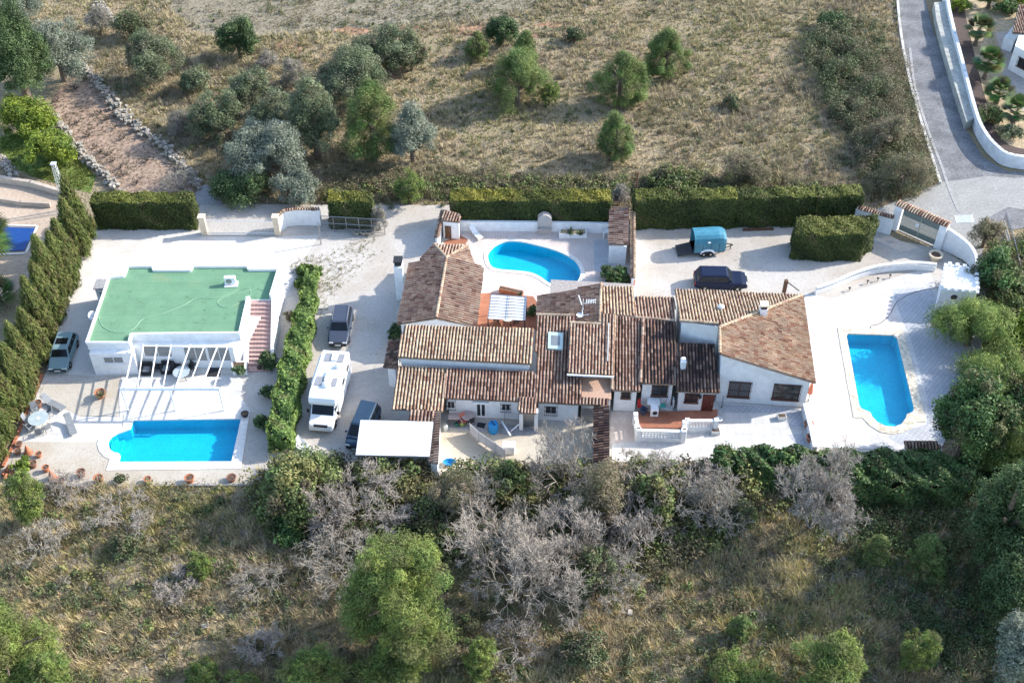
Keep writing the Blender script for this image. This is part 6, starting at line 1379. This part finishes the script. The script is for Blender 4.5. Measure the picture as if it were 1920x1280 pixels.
thicket('bramble_strip', [(600, 360), (850, 335), (1200, 340), (1320, 330), (1600, 360), (1600, 372), (850, 374), (600, 378)], 420, 'ivy', 8, .3, .7)
thicket('bramble_thicket', [(1600, 150), (1690, 90), (1705, 160), (1735, 265), (1758, 345), (1710, 374), (1625, 375), (1600, 280)], 700, 'brown', 9, .35, .95)
thicket('bramble_thicket', [(1500, 70), (1640, 30), (1700, 150), (1740, 290), (1640, 300), (1590, 200), (1540, 150)], 330, 'shrub', 10, .35, .9)
thicket('low_scrub', TOPZ[:9] + [(430, 381)], 900, 'shrub', 11, .2, .6, 46)
thicket('low_scrub', TOPZ[:9] + [(430, 381)], 700, 'grey', 12, .2, .6, 46)
thicket('low_scrub', [(160, 100), (480, 90), (640, 160), (700, 300), (1000, 320), (1000, 350), (430, 378), (345, 312), (262, 238), (190, 158)], 420, 'brown', 18, .3, .75, 60)
thicket('low_scrub', [(1180, 120), (1500, 140), (1640, 280), (1640, 340), (1250, 330), (1200, 240)], 380, 'brown', 19, .25, .6, 50)
thicket('low_scrub', BOTZ, 1700, 'shrub', 13, .25, .75, 60)
thicket('low_scrub', BOTZ, 350, 'ivy', 36, .25, .7, 60)
thicket('low_scrub', BOTZ, 950, 'grey', 14, .25, .75, 50)
thicket('low_scrub', BOTZ, 950, 'brown', 15, .3, .85, 60)
thicket('ivy_scrub', [(470, 890), (640, 865), (860, 890), (1340, 880), (1460, 960), (1340, 1040), (1180, 1080), (900, 1060), (760, 1050), (600, 1020), (470, 990)], 950, 'ivy', 16, .4, 1.1, 85, lift=1.5)
thicket('ivy_scrub', [(560, 890), (900, 880), (1340, 890), (1420, 980), (1200, 1100), (880, 1110), (620, 1050)], 600, 'brown', 20, .4, 1.0, 85, lift=1.5)
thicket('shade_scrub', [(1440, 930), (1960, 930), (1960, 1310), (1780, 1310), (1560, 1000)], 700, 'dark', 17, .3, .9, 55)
thicket('road_thicket', [(1500, 90), (1580, 40), (1640, 120), (1690, 250), (1745, 345), (1705, 374), (1610, 372), (1600, 260), (1530, 180)], 560, 'shrub', 34, .5, 1.15, 100, lift=1.6)
thicket('road_thicket', [(1590, 140), (1650, 110), (1700, 230), (1750, 345), (1705, 374), (1620, 372)], 300, 'brown', 35, .5, 1.1, 100, lift=1.6)
thicket('edge_thicket', [(1850, 480), (1960, 430), (1960, 940), (1790, 880), (1845, 730), (1862, 620)], 420, 'ivy', 37, .5, 1.1, 100, lift=1.6)
thicket('edge_thicket', [(1800, 780), (1960, 740), (1960, 960), (1800, 920)], 240, 'glossy', 38, .5, 1.1, 100, lift=1.8)
# vine stocks
g_ = 'pruned vine stocks'
proto = None
for i, (x, y) in enumerate(((107, 190), (143, 168), (188, 214), (200, 226), (166, 256), (232, 260), (178, 278), (188, 288), (200, 294), (212, 303), (226, 316), (230, 330), (256, 346), (276, 303), (145, 232), (262, 240), (216, 240))):
    p = P(x, y)
    if proto is None:
        V, F, C, ra = bare_geo(5, .55, .7, 3, .05, 5, 2, 2); proto = thing('vine_stock', 'low dark pruned vine stock on the pinkish vineyard soil', 'vine', (p.x, p.y, -.03), 0, g_); np_mesh('stems', V, F, C * .25, TWIG, proto)
    else: dup(proto, (p.x, p.y, -.03), i * 1.3)
# ---------------------------------------------------------------- hedges
def hedge_px(label, front, z, depth, kind='cypress', seed=0, top=(.36, .33, .05), dens=170, cat='hedge', name='clipped_hedge'):
    a = [P(*q) for q in front]; b = [p + Vector((0, depth + .4, 0)) for p in a[::-1]]; return leaf_volume(label, cat, a + b, z, kind, seed, dens, .1, top, name)
HK = KIND['hedge'] = ([(.055, .08, .018), (.045, .068, .016), (.085, .105, .022)], .13, .05, .3, 0, '')
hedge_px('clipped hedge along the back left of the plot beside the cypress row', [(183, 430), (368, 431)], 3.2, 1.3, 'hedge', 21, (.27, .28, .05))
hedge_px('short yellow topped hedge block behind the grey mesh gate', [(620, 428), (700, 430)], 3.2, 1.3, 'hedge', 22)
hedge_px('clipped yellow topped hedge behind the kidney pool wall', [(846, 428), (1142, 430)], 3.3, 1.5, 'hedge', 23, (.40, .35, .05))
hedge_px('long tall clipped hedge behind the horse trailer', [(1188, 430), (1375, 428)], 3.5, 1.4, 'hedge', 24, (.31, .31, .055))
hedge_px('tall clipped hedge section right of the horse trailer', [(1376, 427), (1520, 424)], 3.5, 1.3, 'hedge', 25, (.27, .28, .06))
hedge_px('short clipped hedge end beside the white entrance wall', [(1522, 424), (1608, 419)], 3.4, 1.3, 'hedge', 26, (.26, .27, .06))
blk = PX([(1482, 485), (1530, 490), (1610, 489), (1634, 466), (1632, 452), (1560, 455), (1484, 455)]); leaf_volume('free standing clipped hedge block on the gravel drive', 'hedge', blk, 3.1, 'hedge', 27, 190, .08, (.25, .25, .05), 'hedge_block')
vh = [P(x, y) for x, y in ((576, 512), (570, 560), (555, 620), (536, 690), (520, 760), (506, 846), (548, 852), (560, 780), (572, 710), (586, 640), (594, 570), (594, 512))]
leaf_volume('bright green creeper covered hedge between the two plots', 'hedge', vh, [.7, 1.2, 1.7, 1.9, 1.9, 1.8, 1.8, 1.9, 1.9, 1.7, 1.2, .7], 'vine', 28, 120, .16, None, 'creeper_hedge')
# laurel hedge in front of the villa
gh = [P(x, y) for x, y in ((1330, 905), (1420, 912), (1520, 935), (1650, 950), (1800, 955), (1820, 905), (1700, 885), (1560, 880), (1440, 868), (1335, 872))]
leaf_volume('loose dark leafy hedge in front of the villa patio and pool', 'hedge', gh, [1.8, 2.0, 2.2, 2.6, 2.8, 2.8, 2.6, 2.2, 2.0, 1.7], 'glossy', 29, 150, .3, None, 'laurel_hedge', core=.55)
r_ = random.Random(5)
for i in range(15):
    x = 1345 + i * 32 + r_.uniform(-8, 8); y = 868 + (i * 1.7) + r_.uniform(-4, 10); p = P(x, y + 18)
    tree('bushy laurel clump of the loose hedge in front of the villa', 'shrub', (p.x, p.y, 0), r_.uniform(.9, 1.5), r_.uniform(2.0, 3.0), 'glossy', 300 + i, 'laurel_shrub', group='laurel clumps before the villa')
# cypress row
a, b = P(160, 452), P(-30, 905); nC = 14; cyp = []
for i in range(nC):
    t = i / (nC - 1); p = a.lerp(b, t); s = r_.uniform(.92, 1.08); hC = (6.8 - 1.6 * abs(t - .2)) * r_.uniform(.88, 1.2)
    lab = 'tall flame shaped cypress at the far end of the left row, nearest the back hedge' if i == 0 else 'nearest cypress of the left row by the terracotta jars' if i == nC - 1 else 'dense flame shaped cypress inside the row along the left plot edge'
    tree(lab, 'cypress', (p.x + r_.uniform(-.25, .25), p.y, 0), 1.35 * s, hC, 'cypress', 40 + i, 'cypress', .1, 'cypress row')
# ---------------------------------------------------------------- trees beyond the plots
TOP = [
 ('large dark green carob tree at the upper left picture edge', (30, 20, 210, 130), 'dark'), ('large grey green olive tree beside the dark carob tree', (105, 35, 155, 105), 'oliveg'), ('pale grey olive tree at the top left corner', (20, -40, 50, 110), 'oliveg'),
 ('bright yellow green lemon tree at the top of the small lawn', (50, 180, 262, 104), 'lemon'), ('darker green lemon tree on the lower side of the small lawn', (96, 240, 318, 96), 'lemon'),
 ('dark shrub among the stones near the top left', (248, 22, 78, 74), 'shrub'), ('grey green shrub left of the shrub among the stones', (185, 15, 65, 50), 'grey'),
 ('round olive tree above the vineyard wall', (279, 66, 160, 102), 'olive'), ('round dark green tree near the top, alone on bare field', (445, 33, 112, 78), 'dark'), ('small round olive bush beside the vineyard scrub', (363, 126, 178, 54), 'olive'),
 ('olive bush between the lone dark tree and the low olives', (468, 128, 218, 80), 'olive'), ('broad olive tree above the big silvery olive', (407, 176, 266, 90), 'olive'), ('olive tree in the middle of the dense olive group', (520, 176, 262, 92), 'olive'), ('pale topped olive tree right in the dense olive group', (588, 158, 298, 92), 'olive'),
 ('big silvery olive tree just above the gravel lane', (502, 230, 352, 136), 'oliveg'), ('dark undergrowth shrub at the foot of the silvery olive', (455, 310, 388, 110), 'dark'), ('grey leaved shrub right of the foot of the silvery olive', (560, 318, 384, 80), 'oliveg'),
 ('large olive tree with a grey crown left of the slender pine', (655, 90, 204, 124), 'olive'), ('double crowned olive tree near the red earth bank', (725, 52, 142, 116), 'olive'), ('right hand crown beside the double crowned olive', (770, 72, 135, 60), 'shrub'),
 ('slender green pine beside the blue grey olive', (697, 152, 305, 108), 'pine'), ('blue grey olive right of the slender pine', (772, 205, 308, 82), 'oliveg'),
 ('small pine near the red earth bank', (894, 60, 112, 46), 'pine'), ('dark round tree left of the top middle pines', (940, 32, 88, 66), 'dark'), ('young pine behind the big spreading pine', (985, 60, 130, 56), 'pine'), ('big spreading pine in the middle of the dry field', (970, 92, 204, 130), 'pine'), ('small bright bush at the right foot of the spreading pine', (1030, 152, 198, 38), 'pinel'),
 ('round green pine right of the field middle', (1165, 98, 200, 98), 'pine'), ('green pine beside and above the round pine', (1250, 58, 148, 86), 'pine'), ('thin upright pine standing alone above the hedge', (1158, 208, 302, 72), 'pine'),
 ('bright green round bush right above the gravel lane', (771, 320, 386, 64), 'pinel'), ('small dark bush near the top middle of the field', (1077, 52, 84, 44), 'shrub'), ('dark bush at the upper right of the field', (1560, 22, 60, 60), 'dark'),
 ('green shrub behind the hedge at the wooden pole', (1262, 310, 372, 96), 'ivy'), ('brown shrub beside the green shrub behind the hedge', (1400, 285, 360, 90), 'brown'), ('grey brown shrub at the corner before the road apron', (1700, 285, 372, 100), 'brown'), ('dry shrub beside the road in the bramble field', (1660, 215, 290, 80), 'brown'), ('small green bush in the right part of the field', (1372, 178, 204, 34), 'shrub'), ('grey twiggy bush above the olive group', (548, 112, 165, 58), 'grey'), ('small grey shrub by the lone dark tree', (498, 95, 130, 46), 'grey'), ('dry grey bush below the small round olive', (345, 205, 250, 60), 'grey'),
]
for i, (lab, box, kd) in enumerate(TOP):
    veg(lab, 'pine tree' if 'pine' in kd and 'bush' not in lab else 'shrub' if ('bush' in lab or 'shrub' in lab) else 'tree', box, kd, 100 + i, {'pine': 'pine_tree', 'pinel': 'bright_bush', 'olive': 'olive_tree', 'oliveg': 'olive_tree', 'dark': 'broadleaf_tree', 'lemon': 'lemon_tree'}.get(kd, 'shrub') if not ('bush' in lab or 'shrub' in lab) else 'shrub')
BOT = [
 ('huge bright green pine in the lower middle of the scrub', (757, 1015, 1250, 226), 'pinel'), ('lower pine overlapping the foot of the huge pine', (735, 1190, 1310, 150), 'pinel'), ('large pine at the lower left corner', (10, 1130, 1330, 210), 'pinel'), ('pine right of the lower left corner pine', (95, 1215, 1340, 110), 'pinel'), ('spreading pine at the bottom edge left of the huge pine', (585, 1222, 1340, 130), 'pinel'), ('small pine at the bottom edge left of the spreading pine', (452, 1255, 1320, 74), 'pinel'), ('pine sapling near the bottom edge at the left third', (378, 1236, 1290, 56), 'pinel'),
 ('slim light green pine at the right foot of the huge pine', (900, 1198, 1278, 60), 'pinel'), ('wide pine at the bottom edge right of centre', (1392, 1222, 1330, 136), 'pinel'), ('tall yellowish pine at the bottom edge, right third', (1556, 1186, 1330, 150), 'pinel'), ('green topped young pine in shade at the lower right', (1722, 1178, 1262, 66), 'pinel'), ('small shaded pine in the middle of the dark right scrub', (1646, 1000, 1062, 54), 'pine'), ('loose pine sapling right of the small shaded pine', (1742, 1000, 1088, 76), 'pine'), ('silver grey olive tree at the lower right corner', (1905, 1170, 1300, 110), 'oliveg'), ('yellow green sapling in the lower left scrub', (375, 1036, 1084, 48), 'pinel'), ('small green pine by the terracotta jars at the left edge', (45, 885, 985, 74), 'pinel'),
 ('thin bare green pine tip among the lower right grass', (1390, 1148, 1200, 46), 'pine'), ('dark green bush at the bottom right of centre', (1098, 1180, 1262, 90), 'shrub'), ('reddish brown shrub at the right foot of the huge pine', (858, 1205, 1262, 50), 'brown'),
 ('big ivy covered shrub at the foot of the creeper hedge', (555, 850, 985, 160), 'ivy'), ('ivy covered shrub below the white canopy', (690, 862, 950, 120), 'ivy'), ('brownish green shrub mass below the diagonal screen', (850, 880, 985, 90), 'brown'), ('dark ivy shrub below the farmhouse yard', (955, 868, 960, 90), 'ivy'), ('ivy draped shrub in the middle of the bare trees', (1125, 870, 1000, 110), 'brown'), ('green shrub between the bare trees on the right', (1225, 890, 1000, 90), 'ivy'), ('dark green low shrub at the bottom of the ivy thicket', (540, 960, 1020, 90), 'glossy'), ('green bush under the left bare scrub', (235, 1000, 1050, 60), 'shrub'), ('grey green bush right of the bare trees', (1385, 935, 1000, 50), 'shrub'), ('green shrub in the gap right of the great bare tree', (1110, 1030, 1130, 90), 'shrub'),
 ('light green willow like tree beside the garden house', (1862, 505, 700, 140), 'willow'), ('willow like tree lower on the right plot edge', (1890, 620, 770, 140), 'willow'), ('glossy dark tree beside the villa pool', (1822, 708, 872, 150), 'glossy'), ('pale leaved vine shrub on the garden house', (1826, 500, 555, 42), 'olive'), ('dark ivy shrub at the entrance behind the curved wall', (1868, 470, 560, 100), 'glossy'), ('dry brown palm like bush beside the road gate', (1850, 408, 470, 66), 'brown'), ('tall dark pine on the lower right slope', (1885, 870, 1080, 140), 'dark'), ('dark tree at the right picture edge below the willow', (1920, 760, 930, 130), 'willow'), ('shadowed shrub mass at the right edge above the silver olive', (1900, 1040, 1180, 120), 'dark'),
]
for i, (lab, box, kd) in enumerate(BOT):
    sh = 'bush' in lab or 'shrub' in lab; veg(lab, 'shrub' if sh else 'pine tree' if 'pine' in kd else 'tree', box, kd, 200 + i, 'shrub' if sh else 'pine_tree' if 'pine' in kd else 'olive_tree' if 'olive' in kd else 'broadleaf_tree')
for i, (x, y, r0_, h_) in enumerate(((2015, 930, 5, 11), (2030, 1110, 5, 10), (2000, 760, 3, 5.5))):
    p = P(x, y); tree(['tall broad pine mostly beyond the right picture edge, upper one', 'tall broad pine mostly beyond the right picture edge, lower one', 'tall pine mostly beyond the right edge beside the willow'][i], 'pine tree', (p.x, p.y, 0), r0_, h_, 'pine', 260 + i, 'pine_tree')
p = P(1908, 640); tree('bright green shrub tree behind the willow at the right edge', 'tree', (p.x, p.y, 0), 2.2, 2.8, 'lemon', 270, 'broadleaf_tree')
p = P(1866, 738); tree('mid green tree between the willow and the glossy pool tree', 'tree', (p.x, p.y, 0), 2.2, 2.6, 'ivy', 271, 'broadleaf_tree')
BARE = [
 ('bare grey tree at the upper left of the great bare tree', (905, 880, 1020, 150), 5), ('bare grey tree tangled with ivy right of the great bare tree', (1060, 930, 1090, 150), 5), ('bare brownish tree below the tiled yard wall', (1110, 870, 1000, 140), 5), ('bare twiggy tree above the right end of the ivy band', (1345, 880, 1000, 120), 5), ('bare brownish shrub tree left of the ivy shrub below the canopy', (615, 900, 1010, 110), 5),
 ('bare grey tree below the white canopy', (690, 872, 1012, 190), 5), ('bare grey tree below and left of the canopy tree', (655, 975, 1112, 180), 5), ('great bare grey tree in the middle foreground', (975, 925, 1165, 250), 6), ('bare grey tree reaching up before the porch door', (1066, 778, 945, 160), 5), ('bare greenish tree right of the great bare tree', (1130, 1000, 1135, 150), 5), ('bare lilac grey tree below the entrance deck', (1262, 850, 1005, 200), 5), ('large bare grey tree in front of the laurel hedge', (1535, 835, 1020, 170), 6), ('bare twiggy tree left of the brown tiled yard wall', (1190, 850, 930, 130), 5),
 ('bare scrub bush on the slope below the rectangular pool', (228, 915, 1010, 130), 4), ('bare bush in the lower left scrub', (335, 1060, 1130, 90), 4), ('bare bush right of the lower left scrub', (478, 1050, 1130, 100), 4), ('dead branching bush near the bottom left pines', (490, 1170, 1250, 90), 4), ('bare grey brown bush below the pot terrace', (115, 885, 950, 100), 4), ('bare bush by the vineyard lane corner', (338, 308, 366, 70), 4), ('bare bush at the right foot of the great bare tree', (960, 1150, 1250, 130), 4), ('bare thin tree between the great bare tree and the deck tree', (1180, 930, 1060, 130), 5), ('bare grey bush left of the ivy shrub at mid slope', (80, 985, 1040, 120), 4),
]
for i, (lab, box, dp) in enumerate(BARE): bare(lab, box, 400 + i, dp, 'bare tree' if 'tree' in lab else 'bare bush', twigs=5, kids=3, limbs=6, tone=(1, 1, 1) if i % 3 else (.9, .92, .88), r0=.09 if dp > 4 else .06)
# ---------------------------------------------------------------- palms, agaves and pot plants
def palm(label, p, h, n, L, seed, col=(.13, .18, .06), trunk_r=.22):
    t = thing('palm_tree', label, 'palm', p, 0); g = random.Random(seed); mb = MB(); mb.lathe((0, 0, 0), [(trunk_r * 1.3, 0), (trunk_r, h * .3), (trunk_r * 1.1, h * .9), (trunk_r * .4, h + .1)], 10); obj('trunk', mb, BARK, t)
    V, F, C = [], [], []
    for i in range(n):
        a = g.uniform(0, 6.283); e = g.uniform(-.35, 1.3); d = Vector((math.cos(a) * math.cos(e), math.sin(a) * math.cos(e), math.sin(e))); base = Vector((0, 0, h)); hub = base + d * L * .45; sd_ = d.cross(Vector((0, 0, 1))).normalized(); c = tuple(v * g.uniform(.6, 1.4) for v in col)
        o = len(V); V += [base + sd_ * .03, base - sd_ * .03, hub]; F.append((o, o + 1, o + 2)); C.append((.2, .2, .1))
        for k in range(13):
            f = (k - 6) / 6 * 1.25; ld = (d * math.cos(f) + sd_ * math.sin(f)); tip = hub + ld * L * .6 * (1 - .2 * abs(f)) + Vector((0, 0, -.05 * L)); pr = (sd_ * math.cos(f) - d * math.sin(f)) * .09
            o = len(V); V += [hub - pr * .4, hub.lerp(tip, .4) + pr, tip]; F.append((o, o + 1, o + 2)); C.append(c); o = len(V); V += [hub + pr * .4, hub.lerp(tip, .4) - pr, tip]; F.append((o, o + 1, o + 2)); C.append(c)
    np_mesh('fronds', [tuple(v) for v in V], F, np.array(C), LEAF, t); return t
for i, (lab, x, y, h_, n_, L_) in enumerate((('palm nearest the white house at the upper right', 1828, 85, 2.2, 34, 2.0), ('second palm from the top in the upper right garden', 1845, 148, 2.2, 36, 2.0), ('third palm from the top in the upper right garden', 1868, 193, 1.4, 32, 1.9), ('lowest palm in the upper right garden', 1898, 235, 1.8, 34, 2.0), ('palm at the top edge of the upper right garden', 1852, 15, 1.5, 26, 1.9), ('palm at the left picture edge by the covered pool', -12, 500, 3.5, 44, 3.0), ('low palm at the left edge below the covered pool', 2, 570, 1.2, 26, 2.0))):
    p = P(x, y); palm(lab, (p.x, p.y, 0), h_, int(n_ * 1.5), L_, 500 + i)
def spiky(label, p, r, n, seed, col, cat='agave', name='agave_plant'):
    g = random.Random(seed); V, F, C = [], [], []
    for i in range(n):
        a = g.uniform(0, 6.283); e = g.uniform(.2, 1.4); d = Vector((math.cos(a) * math.cos(e), math.sin(a) * math.cos(e), math.sin(e))); s_ = d.cross(Vector((0, 0, 1))).normalized() * r * .09; c = tuple(v * g.uniform(.6, 1.4) for v in col); L = r * g.uniform(.7, 1.1)
        o = len(V); V += [Vector(p) - s_, Vector(p) + s_, Vector(p) + d * L]; F.append((o, o + 1, o + 2)); C.append(c)
    o_ = np_mesh(name, [tuple(v) for v in V], F, np.array(C), LEAF); return tag(o_, label, cat)
spiky('left spiky agave in the white planter by the pool wall', P(1068, 438, .5), .8, 40, 1, (.10, .14, .08)); spiky('right spiky agave in the white planter by the pool wall', P(1087, 440, .5), .7, 36, 2, (.09, .13, .06))
spiky('pale spiky cactus in the large terracotta pot on the gravel patch', P(190, 742, .55), .65, 60, 3, (.28, .26, .13), 'pot plant', 'cactus_plant'); spiky('spiky green plant in the terracotta trough behind the sail canopy', P(975, 553, .5), .5, 40, 4, (.10, .13, .07), 'pot plant', 'trough_plant'); spiky('stick plant in the pale red pot before the pool', P(187, 904, .5), .7, 14, 5, (.25, .2, .13), 'pot plant', 'stick_plant')
def small(label, x, y, r, h, kind, seed, z=0, cat='pot plant', name='pot_plant'):
    p = P(x, y, z); t = thing(name, label, cat, (p.x, p.y, z)); np_mesh('leaves', *crown(r, h, kind, seed), LEAF, t); mb = MB(); mb.tube([(0, 0, 0), (0, 0, h * .6)], .03, 5); obj('stem', mb, BARK, t)
small('yellow green bushy tub plant on the left gravel terrace', 45, 880, .62, 1.1, 'lemon', 601); small('leafy shrub in the wide terracotta bowl by the kidney pool', 1160, 530, 1.0, 1.4, 'glossy', 602, .3); small('dark leafy plant beside the shrub in the terracotta bowl', 1140, 522, .8, 1.3, 'dark', 603); small('small shrubs growing in the white stair planter', 448, 697, .5, .6, 'dark', 604, .7)
small('grey bush growing in the pot before the pool coping', 227, 902, .45, .6, 'shrub', 605, .35); small('dark bush beside the bottom of the outer stair', 505, 690, .8, 1.6, 'dark', 606, 0, 'shrub', 'stair_shrub')
small('dark round shrub beside the creeper hedge at the terrace level', 502, 742, .5, 1.0, 'dark', 607, 0, 'shrub', 'round_shrub'); small('dark round shrub beside the lower creeper hedge at the pool', 490, 800, .6, 1.2, 'dark', 608, 0, 'shrub', 'round_shrub'); small('dry orange shrub between the stair wall and the creeper hedge', 545, 595, .55, .6, 'brown', 609, 0, 'shrub', 'round_shrub')
small('dry grey climber on top of the right pool store', 1161, 385, .8, 2.6, 'grey', 610, 0, 'shrub', 'climber_shrub'); small('grey dry shrub at the right end of the hedge behind the mesh gate', 712, 430, .7, 3.0, 'grey', 611, 0, 'shrub', 'climber_shrub'); small('dark leafy strip plant against the farmhouse left wall', 742, 632, .6, 1.2, 'dark', 612, 0, 'shrub', 'wall_shrub'); small('small dark plant beside the sail canopy', 1000, 590, .45, .9, 'dark', 613, 0, 'shrub', 'wall_shrub')
for i, (x, y, r0_, kd) in enumerate(((1800, 20, 1.3, 'lemon'), (1880, 25, 1.5, 'glossy'), (1905, 8, 1.4, 'lemon'), (1850, 228, 1.5, 'ivy'), (1890, 262, 1.4, 'olive'))):
    small(['yellow green shrub at the top left of the upper right garden', 'dark shrub behind the top palm of the upper right garden', 'yellow shrub at the top right corner', 'low green shrub beside the lowest garden palm', 'grey green shrub at the foot of the dark strip'][i], x, y, r0_, r0_ * 1.1, kd, 620 + i, 0, 'shrub', 'garden_shrub')

p = P(1504, 770); t = thing('dry_shrub', 'bare dry plant leaning at the front corner of the villa wall', 'shrub', (p.x, p.y, 0)); V, F, C, ra = bare_geo(77, .7, 1.3, 3, .05, 4, 2, 3); np_mesh('stems', V, F, C * 1.3, TWIG, t)
p = P(1469, 552); t = thing('timber_post', 'brown timber post with a dark rail behind the villa roof', 'post', p, world=True); mb = MB(); mb.box((p.x, p.y, .85), (.3, .3, 1.7)); obj('post', mb, BWOOD, t); q = P(1496, 556); mb = MB(); mb.tube([(p.x, p.y, 1.6), (q.x, q.y, .7)], .05, 6); obj('rail', mb, BLACKM, t)
STN = M('field_stone', (.34, .31, .27), .25, 4., .95)
for i, (x, y) in enumerate(((545, 985), (265, 1178), (385, 1175), (1712, 960), (1760, 985), (1725, 962), (1180, 1150), (620, 340), (900, 330))):
    p = P(x, y); mb = MB(); r_i = random.Random(i); mb.box((0, 0, .1), (r_i.uniform(.25, .5), r_i.uniform(.2, .4), .28), r_i.uniform(0, 3), ('X', .3)); o = obj('field_stone', mb, STN, bevel=.06); tag(o, 'pale loose stone lying in the rough scrub', 'stone', 'loose stones in the scrub'); o.location = (p.x, p.y, .05)
